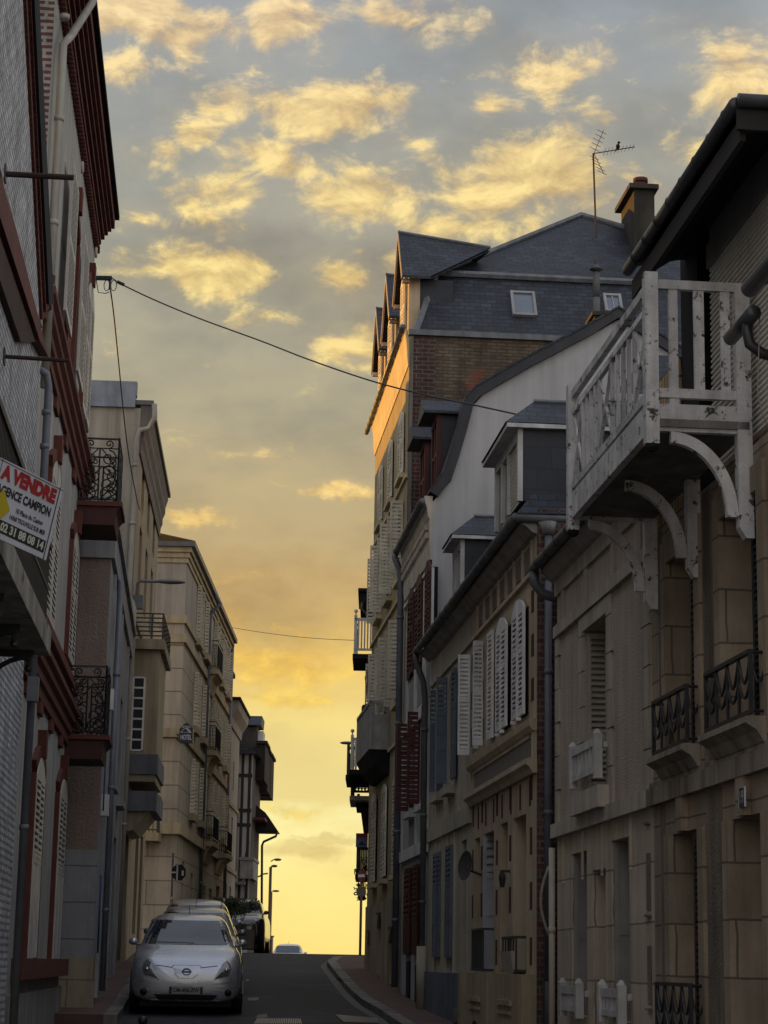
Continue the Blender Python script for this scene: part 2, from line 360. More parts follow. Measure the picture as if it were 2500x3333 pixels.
# relief: compare the cloud texture with itself a little towards the low sun, so edges catch light and undersides go grey
sh = N(nt, 'ShaderNodeVectorMath', operation='ADD'); L(mp.outputs[0], sh.inputs[0]); sh.inputs[1].default_value = (-.10, .34, 0)
fn3 = N(nt, 'ShaderNodeTexNoise', i_Scale=.8, i_Detail=9, i_Roughness=.62, i_Distortion=.35); L(sh.outputs[0], fn3.inputs[0])
rel = Mth('MULTIPLY_ADD', Mth('SUBTRACT', fn.outputs[0], fn3.outputs[0]), 3.2, .62, cl=True)
shade = mul(nt, lit, c4(lin((210, 194, 176))))
lc_ = N(nt, 'ShaderNodeMix', data_type='RGBA'); L(rel, lc_.inputs[0]); L(shade, lc_.inputs[6]); L(lit, lc_.inputs[7])
glow = Mth('MULTIPLY', Mth('MULTIPLY', den, Mth('MULTIPLY_ADD', fn.outputs[0], 1.6, -.3, cl=True)), .55, cl=True)
df = Mth('MAXIMUM', Mth('MULTIPLY', dens.outputs[0], Mth('MULTIPLY_ADD', rel, .35, .65)), glow)
c2 = N(nt, 'ShaderNodeMix', data_type='RGBA'); L(df, c2.inputs[0]); L(c.outputs[2], c2.inputs[6]); L(lc_.outputs[2], c2.inputs[7])
# a few small dark cloud bars low over the horizon
dk = None
for x, y, rx, ry, s in [(652, 1838, 70, 13, .7), (700, 1812, 60, 6, .6), (600, 1300, 260, 60, .5), (1330, 480, 150, 60, .4), (560, 520, 160, 30, .45), (850, 620, 200, 60, .5)]:
    a, e = azel(x, y); k = .00855*1.507
    v = N(nt, 'ShaderNodeVectorMath', operation='SUBTRACT'); L(P, v.inputs[0]); v.inputs[1].default_value = (a, e, 0)
    v2 = N(nt, 'ShaderNodeVectorMath', operation='MULTIPLY'); L(v.outputs[0], v2.inputs[0]); v2.inputs[1].default_value = (1/(rx*k*1.5), 1/(ry*k*2.2), 0)
    v3 = N(nt, 'ShaderNodeVectorMath', operation='LENGTH'); L(v2.outputs[0], v3.inputs[0])
    t = Mth('MULTIPLY', Mth('MULTIPLY', Mth('SUBTRACT', 1., v3.outputs['Value'], cl=True), 2.2, cl=True), s); dk = t if dk is None else Mth('MAXIMUM', dk, t)
dm = mul(nt, c2.outputs[2], c4(lin((212, 196, 190))))
c2b = N(nt, 'ShaderNodeMix', data_type='RGBA'); L(Mth('MULTIPLY', dk, Mth('MULTIPLY_ADD', fn.outputs[0], 2.2, -.35, cl=True)), c2b.inputs[0]); L(c2.outputs[2], c2b.inputs[6]); L(dm, c2b.inputs[7]); c2 = c2b
# towards the sides and behind the viewer the evening sky is grey-blue and dimmer
fr = Mth('DIVIDE', Mth('SUBTRACT', Mth('ABSOLUTE', Mth('ADD', az, 14.)), 24.), 70., cl=True)
hi = Mth('DIVIDE', Mth('SUBTRACT', el, 30.), 25., cl=True)
far = Mth('MAXIMUM', fr, Mth('MULTIPLY', hi, .8))
bk_gain = 1.35
back = ramp(nt, eln, [(0, c4(lin((206, 196, 184)))), (.35, c4(lin((190, 190, 194)))), (1., c4(lin((168, 174, 190))))])
bk = N(nt, 'ShaderNodeMix', data_type='RGBA'); L(Mth('MULTIPLY', soft.outputs[0], .5), bk.inputs[0]); L(back, bk.inputs[6]); bk.inputs[7].default_value = c4(lin((168, 160, 152)))
c3 = N(nt, 'ShaderNodeMix', data_type='RGBA'); bkm = N(nt, 'ShaderNodeVectorMath', operation='SCALE'); L(bk.outputs[2], bkm.inputs[0]); bkm.inputs[3].default_value = 1.75; L(far, c3.inputs[0]); L(c2.outputs[2], c3.inputs[6]); L(bkm.outputs[0], c3.inputs[7])
sky = N(nt, 'ShaderNodeTexSky', sky_type='NISHITA', sun_disc=False); sky.sun_elevation = math.radians(SUN_EL); sky.sun_rotation = math.radians(SUN_AZ)
b1 = N(nt, 'ShaderNodeBackground'); L(c3.outputs[2], b1.inputs[0]); b1.inputs[1].default_value = SKY_S = 1.0
b2 = N(nt, 'ShaderNodeBackground'); L(sky.outputs[0], b2.inputs[0]); b2.inputs[1].default_value = .004
ad = N(nt, 'ShaderNodeAddShader'); L(b1.outputs[0], ad.inputs[0]); L(b2.outputs[0], ad.inputs[1])
ow = N(nt, 'ShaderNodeOutputWorld'); L(ad.outputs[0], ow.inputs[0])
sun = bpy.data.lights.new('sun', 'SUN'); sun.energy = 5; sun.angle = math.radians(.6); sun.color = (1, .44, .04)
so = bpy.data.objects.new('sun', sun); COL.objects.link(so)
sd = Vector((math.sin(math.radians(SUN_AZ))*math.cos(math.radians(SUN_EL)), math.cos(math.radians(SUN_AZ))*math.cos(math.radians(SUN_EL)), math.sin(math.radians(SUN_EL))))
so.rotation_euler = sd.to_track_quat('Z', 'Y').to_euler(); so.location = (-30, 30, 40)
sc.view_settings.view_transform = 'Standard'; sc.view_settings.look = 'None'; sc.view_settings.exposure = 0; sc.view_settings.gamma = 1
# ================================================================ ground
def solo_struct(name, mb, mat): return solo(name, mb, mat, None, None, None, 'structure')
YS = [-60, -20, 0, 10, 20, 26, 28, 30, 32, 33, 34, 36, 38.5, 41, 43, 45, 47.5, 50, 53, 56, 59, 62, 66, 70, 75, 80, 90, 105, 125, 150, 185, 220, 320]
def strip(mb, fl, fr, z, ys=YS, bot=None):
    for a, b in zip(ys, ys[1:]):
        mb.face([(fl(a), a, gz(a)+z), (fr(a), a, gz(a)+z), (fr(b), b, gz(b)+z), (fl(b), b, gz(b)+z)])
        if bot is not None:
            mb.face([(fl(a), a, gz(a)+z), (fl(b), b, gz(b)+z), (fl(b), b, gz(b)+bot), (fl(a), a, gz(a)+bot)])
            mb.face([(fr(a), a, gz(a)+z), (fr(b), b, gz(b)+z), (fr(b), b, gz(b)+bot), (fr(a), a, gz(a)+bot)])
    if bot is not None:
        for a in (ys[0], ys[-1]): mb.face([(fl(a), a, gz(a)+z), (fr(a), a, gz(a)+z), (fr(a), a, gz(a)+bot), (fl(a), a, gz(a)+bot)])
    return mb
M_asph = plaster('asphalt', (.022, .022, .024), .75, .35, .8, .5, 120, .0, .4, grime=((.05, .05, .05), 1.1, .56))
M_pave = plaster('reddish_pavement', (.10, .06, .05), .8, .3, 2, .3, 90, 0)
M_kerb = bricks('granite_kerb', (.20, .185, .16), (.12, .112, .10), (.02, .02, .02), 3.0, .85, .035, .7, .3, 0, .35)
M_gut = plaster('stone_gutter', (.11, .105, .10), .7, .3, 3, .3, 60, 0)
M_sett = plaster('ground_earth', (.10, .095, .085), .9, .3, 1, .2, 30, 0)
g = MB()
ex = [-400, -60, -20, 0, 20, 60, 400]
for a, b in zip(YS, YS[1:]):
    for p, q in zip(ex, ex[1:]): g.face([(p, a, gz(a)-.06), (q, a, gz(a)-.06), (q, b, gz(b)-.06), (p, b, gz(b)-.06)])
solo_struct('ground', g, M_sett)
solo_struct('sea', MB().box(-3000, 3000, 322, 4000, -9, -6.3), shiny('sea_water', (.02, .05, .07), .2))
def interp(T):
    def f(Y):
        if Y <= T[0][0]: return T[0][1]
        for (a, b), (c, d) in zip(T, T[1:]):
            if Y <= c: return b+(d-b)*(Y-a)/(c-a)
        return T[-1][1]
    return f
def solve(x, y, dz):      # where the ray of a photo point meets the street level + dz
    lo, hi = 5., 55.; d = ray(x, y)
    for _ in range(50):
        m = (lo+hi)/2; P = EYE+d*(m/d.y)
        if P.z > gz(m)+dz: lo = m
        else: hi = m
    return m, (EYE+d*(m/d.y)).x
RK = [solve(x, y, .12) for x, y in ((1300, 3327), (1245, 3289), (1178, 3251), (1119, 3196))]+[(48.2, -1.12), (50.5, -1.0), (51.5, -.6)]
k0 = RK[0]; RK = [(-60, k0[1]+.0904*(k0[0]+60)), (k0[0]-8, k0[1]+.0904*8)]+RK
rk = interp(RK)
LKc = solve(382, 3302, .12)
lk = interp([(-60, LKc[1]+.0846*(LKc[0]+60)), (LKc[0], LKc[1]), (44, LKc[1]-.0846*(44-LKc[0])), (53, -5.2), (62, -5.25), (90, -5.3), (320, -5.4)])
RY = sorted(set(YS+[r[0] for r in RK]))
RYr = [y for y in RY if y <= 51.5]
solo_struct('road', strip(MB(), lambda Y: lk(Y)-(.0 if Y < 32 else -.0)-(6 if 54 < Y < 57.6 else 0), lambda Y: rk(Y) if Y < 51.4 else (6 if Y < 56 else .2), -.0, sorted(set(RY+[54, 54.01, 57.59, 57.6, 51.39, 51.41, 56.01]))), M_asph)
solo_struct('kerb', strip(MB(), lambda Y: rk(Y), lambda Y: rk(Y)+.2, .12, RYr, -.05), M_kerb)
Rf = Fac(3.914, -.0904, 1)
solo_struct('pavement', strip(MB(), lambda Y: rk(Y)+.2, lambda Y: max(3.914-.0904*Y+.3, rk(Y)+.5), .116, RYr, -.05), M_pave)
solo_struct('gutter_stones', strip(MB(), lambda Y: rk(Y)-.16, lambda Y: rk(Y)-.005, .006, RYr), M_gut)
LY = [LKc[0]]+[y for y in YS if LKc[0]+.1 < y < 54]+[54]
solo_struct('kerb', strip(MB(), lambda Y: lk(Y)-.2, lambda Y: lk(Y), .12, LY, -.05), M_kerb)
solo_struct('pavement', strip(MB(), lambda Y: lk(Y)-1.2, lambda Y: lk(Y)-.2, .117, LY, -.05), M_pave)
LY2 = [57.7]+[y for y in YS if 58 < y <= 125]
solo_struct('kerb', strip(MB(), lambda Y: lk(Y)-.2, lambda Y: lk(Y), .12, LY2, -.05), M_kerb)
solo_struct('pavement', strip(MB(), lambda Y: lk(Y)-2.2, lambda Y: lk(Y)-.2, .117, LY2, -.05), M_pave)
RY2 = [66]+[y for y in YS if 66 < y <= 125]

# worn patches and drain grate marks on the road
def px_ground(x, y, dz=.006):
    Y, X = solve(x, y, dz); return (X, Y, gz(Y)+dz)
M_patch = plaster('worn_concrete_patch', (.20, .19, .17), .8, .4, 5, .3, 60, 0)
for P in ([(806, 3248), (842, 3246), (842, 3257), (808, 3258)], [(800, 3188), (809, 3187), (810, 3193), (800, 3194)], [(840, 3303), (868, 3300), (872, 3312), (830, 3314)]):
    mb = MB(); q = [px_ground(*p) for p in P]; mb.prism([Vector(p) for p in q], (0, 0, .003)); solo('road_patch', mb, M_patch, {806: 'pale rectangular patch in the asphalt beside the silver car', 800: 'tiny pale repair in the asphalt at the wheel of the second car', 840: 'pale square patch touching the long slotted drain'}[P[0][0]], 'road patch')
def grate(P, n, label):
    q = [Vector(px_ground(*p, .008)) for p in P]; mb = MB()     # P: near-left, near-right, far-right, far-left
    for i in range(n):
        a, b = (i+.1)/n, (i+.62)/n
        mb.prism([q[0].lerp(q[1], a), q[0].lerp(q[1], b), q[3].lerp(q[2], b), q[3].lerp(q[2], a)], (0, 0, .006))
    T = wthing('drain_grate', label, 'drain', tuple(q[0]))
    T.off = tuple(q[0]); T.part('bars', mb, plaster('worn_steel', (.30, .29, .26), .45, .3, 6, .1, 60, 0, .5))
    m2 = MB(); m2.face([v-Vector((0, 0, .003)) for v in q]); T.part('pit', m2, M_dark)
grate([(826, 3333), (985, 3333), (980, 3317), (838, 3315)], 26, 'long slotted drain crossing the road at the bottom edge of the picture')
grate([(1120, 3327), (1235, 3330), (1230, 3315), (1092, 3303)], 22, 'slotted drain grate in the road next to the right kerb')
# ================================================================ right row
def rect(F, xa, yt, yb, xb, n=0.):      # photo box on the facade -> (a0, a1, z0, z1); xa = near edge
    a0, zt = F.p(xa, yt, n); _, zb = F.p(xa, yb, n); a1, _ = F.p(xb, (yt+yb)/2, n)
    return min(a0, a1), max(a0, a1), zb, zt
Y_ = lambda y: y*Rf.L
# ---------------- the tall ochre house (R4)
M_ochre = plaster('ochre_render', (.44, .36, .21), .85, .28, .7, .25, 60, .3)
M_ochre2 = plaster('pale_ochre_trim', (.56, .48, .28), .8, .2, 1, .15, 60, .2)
M_gable = bricks('old_yellow_brick', (.17, .13, .085), (.095, .07, .048), (.085, .072, .056), .21, .068, .012, .9, .9, .5, .45, patch=((.20, .07, .045), .55, .60))
M_redbrick = bricks('red_brick', (.10, .045, .033), (.065, .03, .024), (.12, .11, .10), .23, .085, .012, .9, .8, .5, .4)
M_shut_ivory = plaster('ivory_shutter_paint', (.66, .62, .50), .6, .25, 3, .1, 60, .15)
a0, a1 = Y_(38.45), Y_(45.75)
T4 = Thing(Rf, 'tall_townhouse', 'tall ochre town house with brick gable, slate mansard and three gabled dormers in low sun', 'house', a0, 1.0)
rows = [(11.0, 12.28), (8.95, 10.4), (6.55, 8.05), (3.3, 5.15)]
cols = [(39.0, 39.85), (41.2, 42.05), (43.45, 44.35)]
mb = MB(); ops = [(Y_(39.4), Y_(40.6), 1.0, 2.3, .3), (Y_(42.0), Y_(43.2), 1.0, 2.62, .3), (Y_(44.5), Y_(45.4), 1.0, 2.3, .3)]
opn = [(Y_(c[0]), Y_(c[1]), r[0], r[1], .2) for r in rows[1:3] for c in cols[:3]]
wall(mb, a0, a1, .6, 13.5, ops+opn)
mb.face([(a1, 0, .6), (a1, -9, .6), (a1, -9, 13.5), (a1, 0, 13.5)])
T4.part('wall', mb, M_ochre)
for o in ops:
    T4.part('door', MB().box(o[0], o[1], -.36, -.3, o[2], o[3]-.02), M_wood)
    K = 8; P = [(o[0]-.01, o[3]+.01), (o[0]-.01, o[3]-.3)]+[(o[0]+(o[1]-o[0])*i/K, o[3]-.3+.3*math.sin(math.pi*i/K)) for i in range(1, K)]+[(o[1]+.01, o[3]-.3), (o[1]+.01, o[3]+.01)]
    T4.part('door_arch', MB().pz(P, -.05, .012), M_ochre)
mb = MB()
for z in (10.83, 8.6, 5.79): mb.box(a0, a1, 0, .035, z-.30, z)
for z in (10.83, 8.6, 5.79): mb.box(a0, a1, .035, .06, z-.03, z+.01)
mb.box(a0, a1, 0, .05, .6, 2.8)
mb = MB()
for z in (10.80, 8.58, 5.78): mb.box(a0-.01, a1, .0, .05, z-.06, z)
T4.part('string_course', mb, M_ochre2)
mb = MB(); A = [a0-.0]+[v for o in ops for v in (o[0]-.0, o[1])]+[a1]
for i in range(0, len(A), 2): mb.box(A[i], A[i+1], .001, .03, .6, 2.82)
for o in ops: mb.box(o[0], o[1], .001, .03, o[3]+.01, 2.82)
T4.part('plinth', mb, plaster('grey_ochre_plinth', (.36, .31, .22), .9, .3, .9, .3, 50, .3))
gz4 = Rf.p(1310, 1075, .13)[1]
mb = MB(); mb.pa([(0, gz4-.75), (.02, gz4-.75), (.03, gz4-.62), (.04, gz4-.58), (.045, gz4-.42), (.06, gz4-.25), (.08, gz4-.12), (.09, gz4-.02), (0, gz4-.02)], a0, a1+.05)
T4.part('cornice', mb, plaster('sun_brightened_cornice', (.74, .60, .34), .8, .2, 1, .15, 60, .25))  # cornice colour raised and warmed to stand in for stronger sunlight
gutter(T4, a0-.05, a1+.9, .14, gz4+.02, .055, joints=.55)
for ri, r in enumerate(rows):
    for ci, c in enumerate(cols):
        p, q = Y_(c[0]), Y_(c[1])
        if ri in (1, 2) and ci < 3:      # open: one leaf stands out from the wall, the far one lies on it
            w = window_unit(T4, p, q, r[0], r[1], -.18, M_shut_ivory, 1, 2)
            mb = MB(); leaf(mb, .02, .27, r[0], r[1], p-.04, .075, perp=True); T4.part('shutter', mb, M_shut_ivory, w)
            mb = MB(); leaf(mb, q+.02, q+.5, r[0], r[1], .03, .075); T4.part('shutter', mb, M_shut_ivory, w)
            mb = MB(); leaf(mb, .03, .2, r[0], r[1], q+.54, .075, perp=True); T4.part('shutter', mb, M_shut_ivory, w)
        else: closed_pair(T4, p, q, r[0], r[1], .02, M_shut_ivory, .14 if ri == 3 or ri == 0 else 0, .075, rails=(.33, .66) if ri == 3 else (.5,))
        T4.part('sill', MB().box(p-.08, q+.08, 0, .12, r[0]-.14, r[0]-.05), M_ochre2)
# gable wall across the street line
def gpoly(F, P, a): return [F.g(x, y, a) for x, y in P]
zt4 = 13.35
zg = Rf.g(1344, 1095, a0)[1]
mb = MB(); mb.pa([(-.02, .8), (-9.5, .8), (-9.5, zg), (-.02, zg)], a0-.06, a0)
T4.part('gable_wall', mb, M_gable)
mb = MB(); mb.box(a0-.07, a0-.061, -.5, -.02, .8, zg-.02); T4.part('brick_quoin', mb, M_redbrick)
mb = MB(); mb.box(a0-.10, a0-.071, -.07, 0, .8, zg-.02); T4.part('corner_render', mb, plaster('grey_render_strip', (.20, .19, .16), .9, .3, 2, .3, 50, .3))
mb = MB(); n0_, _ = Rf.g(1480, 1080, a0); n1_, z1_ = Rf.g(1815, 1100, a0)
mb.box(a0-.22, a0-.061, -4.9, -3.15, .8, zg); T4.part('chimney_breast', mb, M_gable)
mb = MB(); mb.box(a0-.14, a0+.02, -3.14, .03, zg, zg+.11).box(a0-.30, a0+.02, -4.95, -3.15, zg+.03, zg+.14).box(a0-.14, a0+.02, -9.5, -4.96, zg-.02, zg+.09)
T4.part('parapet_flashing', mb, plaster('lead_flashing', (.15, .16, .175), .6, .3, 3, .05, 30, .3, .4))
# mansard: lower slopes, then hipped upper roof
zl = zg+.1; zm = Rf.g(1465, 893, a0+.9)[1]; nm0 = Rf.g(1421, 897, a0+.9)[0]; na, za = Rf.g(1891, 700, a0+3.2)
nr = Rf.g(2060, 800, a0+1.2)[0]
B0, B1, B2, B3 = (a0, -.12, zl), (a0, -9.4, zl), (a0+.9, -9.2, zm), (a0+.9, nm0, zm)
F0, F3 = (a1, -.12, zl), (a1, nm0, zm)
apx = (a0+3.2, na, za); apx2 = (a1-1, na, za)
mb = MB(); mb.face([B0, B1, B2, B3]); mb.face([B0, B3, F3, F0]); mb.face([F0, F3, (a1, -9.2, zm), (a1, -9.4, zl)])
T4.part('lower_roof', mb, M_slate)
lowR = (a0+.9, -9.2, zm)
mb = MB(); mb.face([B3, lowR, apx]); mb.face([B3, apx, apx2, F3]); mb.face([lowR, (a1, -9.2, zm), apx2, apx]); mb.face([F3, apx2, (a1, -9.2, zm)])
T4.part('roof', mb, M_slate)
M_lead = plaster('lead_flashing', (.15, .16, .175), .6, .3, 3, .05, 30, .3, .4)
mb = MB()
mb.tube([(a0+.86, nm0-.05, zm), (a0+.86, -9.2, zm)], .075, 6); mb.tube([B0, B3], .07, 6); mb.tube([B3, apx], .07, 6); mb.tube([apx, lowR], .07, 6); mb.tube([apx, apx2], .07, 6)
T4.part('ridge_flashing', mb, M_lead)
# roof windows on the gable-side slope
def on_slope(x, y):
    nrm = (Vector(B1)-Vector(B0)).cross(Vector(B3)-Vector(B0)); o = Rf.w(*B0); nw = (Rf.w(*B1)-o).cross(Rf.w(*B3)-o)
    d = ray(x, y); t = (o-EYE).dot(nw)/d.dot(nw); Pp = EYE+d*t; q = Pp-Rf.O
    return Vector((q.dot(Rf.u), q.dot(Rf.nv), Pp.z))
sl = (Vector(B3)-Vector(B0)); slu = Vector((sl.x, 0, sl.z)).normalized(); outv = Vector((-slu.z, 0, slu.x))
for (xa, ya, xb, yb) in ((1668, 953, 1748, 1030), (1970, 962, 2028, 1018)):
    p = [on_slope(xa, yb), on_slope(xb, yb), on_slope(xb, ya), on_slope(xa, ya)]
    lw = abs(p[0].y-p[1].y); hh = (p[3]-p[0]).length; mb = MB(); o = p[0]; dn = Vector((0, -1, 0))
    def bar(u0, u1, v0, v1, h0, h1):
        c = [o+dn*u+slu*v for u, v in ((u0, v0), (u1, v0), (u1, v1), (u0, v1))]
        mb.prism([q+outv*h0 for q in c], outv*(h1-h0))
    t = .055
    bar(0, t, 0, hh, -.02, .07); bar(lw-t, lw, 0, hh, -.02, .07); bar(t, lw-t, 0, t, -.02, .065); bar(t, lw-t, hh-t, hh, -.02, .065)
    if xa > 1900: bar(lw/2-.012, lw/2+.012, t, hh-t, 0, .05)
    w = T4.part('roof_window', mb, plaster('pale_window_frame', (.30, .30, .30), .5, .2, 3, .05, 50, .1))
    mb = MB(); bar(t*.5, lw-t*.5, t*.5, hh-t*.5, .005, .03); T4.part('pane', mb, shiny('pale_roof_glass', (.10, .13, .17), .08, 0, .8), w)
# vent stack in front of the slope
v = on_slope(1934, 1060); v2 = Vector((v.x-.25, v.y, v.z))
mb = MB(); mb.tube([v2, v2+Vector((0, 0, .5))], .07, 10); T4.part('flue', mb, plaster('pale_flue', (.16, .16, .155), .6, .3, 4, .1, 40, .4), smooth=True)
mb = MB(); mb.tube([v2+Vector((0, 0, .95)), v2+Vector((0, 0, .5))], .035, 8); mb.tube([v2+Vector((0, 0, .52)), v2+Vector((0, 0, 1.02))], .07, 10); mb.tube([v2+Vector((0, 0, 1.08)), v2+Vector((0, 0, 1.18))], .14, 12, r2=.02); mb.tube([v2+Vector((0, 0, 1.15)), v2+Vector((0, .1, 1.5))], .012, 5)
T4.part('flue_cowl', mb, plaster('pale_flue', (.16, .16, .155), .6, .3, 4, .1, 40, .4), smooth=True)
# dormers
M_dormer = plaster('dormer_render', (.50, .40, .27), .85, .2, 2, .15, 60, .2)
def dormer4(c):
    z0 = gz4-.1; ze = 14.92; zr = 16.13; ac = Y_(c); h = .92; bk = -1.75
    mb = MB(); mb.box(ac-h+.18, ac+h-.18, -.24, -.02, z0, ze); mb.pz([(ac-h+.18, ze), (ac+h-.18, ze), (ac, zr-.3)], -.24, -.02)
    d = T4.part('dormer', mb, M_dormer)
    T4.part('dormer_cheek', MB().box(ac-h+.20, ac+h-.20, -.9, -.241, z0, ze-.02), M_slate_fish, d)
    mb = MB()
    for s in (-1, 1):
        P_ = [(ac, .14, zr), (ac+s*(h+.06), .14, ze-.03), (ac+s*(h+.06), -.42, ze-.03), (ac, bk, zr-.24)]
        mb.face(P_); mb.face([(x, n, z-.06) for x, n, z in P_]); mb.face([P_[1], P_[2], (P_[2][0], P_[2][1], P_[2][2]-.06), (P_[1][0], P_[1][1], P_[1][2]-.06)])
    T4.part('dormer_roof', mb, M_slate, d)
    mb = MB()
    for s in (-1, 1): mb.prism([(ac, .12, zr-.0), (ac+s*(h+.06), .12, ze-.05), (ac+s*(h-.03), .12, ze-.10), (ac, .12, zr-.13)], (0, .035, 0))
    for s in (-1, 1): mb.box(ac+s*(h-.08)-.05, ac+s*(h-.08)+.05, -.02, .13, ze-.15, ze-.07)
    T4.part('bargeboard', mb, M_dormer, d)
    mb = MB(); mb.tube([(ac, .15, zr+.01), (ac, bk, zr-.23)], .03, 6); T4.part('ridge', mb, M_lead, d)
    closed_pair(T4, ac-.40, ac+.40, z0+.15, ze+.25, 0.0, M_shut_ivory, .1, .08, par=d, back=False)
for c in (39.62, 42.25, 44.6): dormer4(c)
# chimney on the far side of the roof
ac = Y_(40.2); n_, z_ = Rf.g(2130, 620, ac); nb_, _ = Rf.g(2064, 620, ac); _, zb_ = Rf.g(2100, 850, ac)
mb = MB(); mb.box(ac, ac+1.3, n_, nb_, zb_-3, z_)
ch = T4.part('chimney', mb, plaster('shade_darkened_render', (.05, .047, .038), .9, .4, 1.5, .4, 40, .4))  # grey-olive render, darkened in colour to stand in for shade
mb = MB(); mb.box(ac-.12, ac+1.42, n_-.07, nb_+.12, z_, z_+.10); T4.part('chimney_cap', mb, plaster('cap_stone', (.06, .055, .045), .9, .3, 2, .3, 40, .2), ch)
cm = ((n_+nb_)/2); mb = MB(); mb.tube([(ac+.35, cm, z_+.1), (ac+.35, cm, z_+.30)], .15, 10, r2=.12); mb.tube([(ac+.35, cm, z_+.30), (ac+.35, cm, z_+.38)], .16, 10)
T4.part('chimney_pot', mb, plaster('terracotta', (.12, .045, .035), .8, .3, 3, .1, 50, .2), ch, smooth=True)
# half-panelled white balcony near its far end
aN, _ = Rf.p(1270, 2400); zb, zt_ = Rf.p(1270, 2436)[1], Rf.p(1265, 2290)[1]; pr = .42
aF = aN+3.2
mb = MB(); mb.box(aN, aF, 0, pr, zb-.02, zb+.07); M_bw = plaster('weathered_boards', (.36, .355, .33), .7, .3, 3, .2, 50, .3)
b = T4.part('balcony', mb, M_bw, label='white boarded wooden balcony on the far end of the front')
mb = MB()
for a in (aN, aF-.06): mb.box(a, a+.06, pr-.06, pr, zb+.07, zt_)
mb.box(aN, aN+.05, 0, pr, zt_-.06, zt_).box(aN, aF, pr-.05, pr+.005, zt_-.06, zt_+.002).box(aN+.01, aN+.04, .0, .06, zb+.07, zt_-.06)
mb.box(aN+.01, aN+.04, .06, pr-.06, zb+.62, zb+.68)
for i in range(3): c = .12+.1*i; mb.box(aN+.012, aN+.038, c, c+.03, zb+.68, zt_-.06)
mb.box(aN+.015, aN+.035, .06, pr-.06, zb+.07, zb+.62); mb.box(aN+.06, aF-.06, pr-.035, pr-.015, zb+.07, zt_-.06)
T4.part('railing', mb, M_bw, b)
mb = MB(); mb.pa([(0, zb-.02), (pr, zb-.02), (pr*.7, zb-.3), (.1, zb-.5), (0, zb-.5)], aN+.02, aF-.1); T4.part('bracket', mb, M_dark, b)
mb = MB(); mb.box(aF-.7, aF-.3, .1, .35, zt_, zt_+.22); pl = T4.part('planter', mb, M_wood, b)
random.seed(3); mb = MB()
for i in range(9): mb.tube([(aF-.5, .22, zt_+.2), (aF-.5+random.uniform(-.3, .3), .22+random.uniform(-.1, .1), zt_+.2+random.uniform(.3, 1.0))], .008, 4)
T4.part('stems', mb, plaster('dry_stem', (.08, .07, .03), .8, .2, 3, 0, 30, 0), pl)
# ---------------- antenna with a bird
aA = Y_(40.9); A0 = Rf.w(*((aA,)+Rf.g(1940, 712, aA))); 
An = wthing('television_antenna', 'thin rooftop television antenna on a tall mast above the slate roof', 'antenna', tuple(A0))
top = Rf.w(*((aA,)+Rf.g(1931, 500, aA)))-A0
tip = Rf.w(*((aA-.8,)+Rf.g(2066, 478, aA-.8)))-A0; An.off = (0, 0, 0)
An.part('mast', MB().tube([Vector((0, 0, -.4)), top], .022, 6), plaster('rusty_mast', (.14, .08, .05), .7, .3, 4, .1, 50, .2))
mb = MB(); mb.tube([top, tip], .012, 5); d = (tip-top); upv = Vector((0, 0, 1)); sidev = d.cross(upv).normalized()
for i in range(9):
    c = top+d*(.28+.085*i); l = .11-.004*i; mb.tube([c-upv*l+sidev*l*.5, c+upv*l-sidev*l*.5], .006, 4)
An.part('boom', mb, M_iron)
mb = MB()
for s in (-1, 1):
    for k in range(5):
        c = top+d.normalized()*(.03+.05*k)+upv*s*(.10+.09*k); mb.tube([c-sidev*.16, c+sidev*.16], .007, 4)
    mb.tube([top+d.normalized()*.02, top+d.normalized()*.28+upv*s*.5], .008, 4)
An.part('reflector', mb, M_iron)
bp = A0+top+d*.60
mb = MB(); mb.ball((0, 0, .07), .045, 8, 1.4); mb.ball((.02, 0, .16), .03, 8); mb.tube([(.045, 0, .16), (.07, 0, .155)], .006, 4, r2=.001); mb.tube([(-.01, 0, .05), (-.05, 0, -.05)], .018, 5, r2=.008); mb.tube([(0, .015, .02), (0, .015, -.0)], .004, 4)
Bd = wthing('bird', 'small dark bird perched on the rooftop antenna', 'bird', tuple(bp)); Bd.off = (0, 0, 0); Bd.part('body', mb, M_dark, smooth=True)
# ---------------- white house with red shutters (R3)
M_red = plaster('dark_red_shutter', (.085, .018, .016), .55, .3, 3, .1, 60, .2)
M_white3 = plaster('cool_white_render', (.42, .42, .42), .85, .15, .8, .12, 60, .15)
M_gablew = plaster('white_gable_render', (.40, .40, .40), .9, .15, .5, .15, 60, .15, grime=((.36, .355, .34), .8, .55))
M_panel = plaster('grey_panel', (.27, .27, .26), .9, .2, 2, .2, 60, .2)
a0, a1 = Y_(34.15), Y_(38.42); ze = 9.4
T3 = Thing(Rf, 'white_house', 'white house with dark red shutters and a smooth white gable outlined by a slate verge', 'house', a0, .9)
w2 = [Rf.p(x, 2000)[0] for x in (1409, 1398, 1381, 1363, 1354, 1336)]
W2 = [(w2[0]-.0, w2[1]+.15), (w2[2]-.1, w2[3]), (w2[4]-.1, w2[5])]
zt2, zb2 = Rf.p(1380, 1864)[1], Rf.p(1352, 2190)[1]
zt1, zb1 = Rf.p(1393, 2296)[1], Rf.p(1393, 2600)[1]
g0 = [rect(Rf, 1343, 2823, 3107, 1324), rect(Rf, 1369, 2811, 3107, 1351)]
W1 = [(Y_(34.6), Y_(35.4)), (Y_(36.4), Y_(37.2))]
mb = MB(); wall(mb, a0, a1, .5, ze, [(p, q, zb1, zt1, .2) for p, q in W1])
T3.part('wall', mb, M_white3)
mb = MB()
for z, h, t in ((5.72, .22, .06), (3.42, .2, .06), (8.15, .06, .05)): mb.box(a0, a1, 0, t, z, z+h)
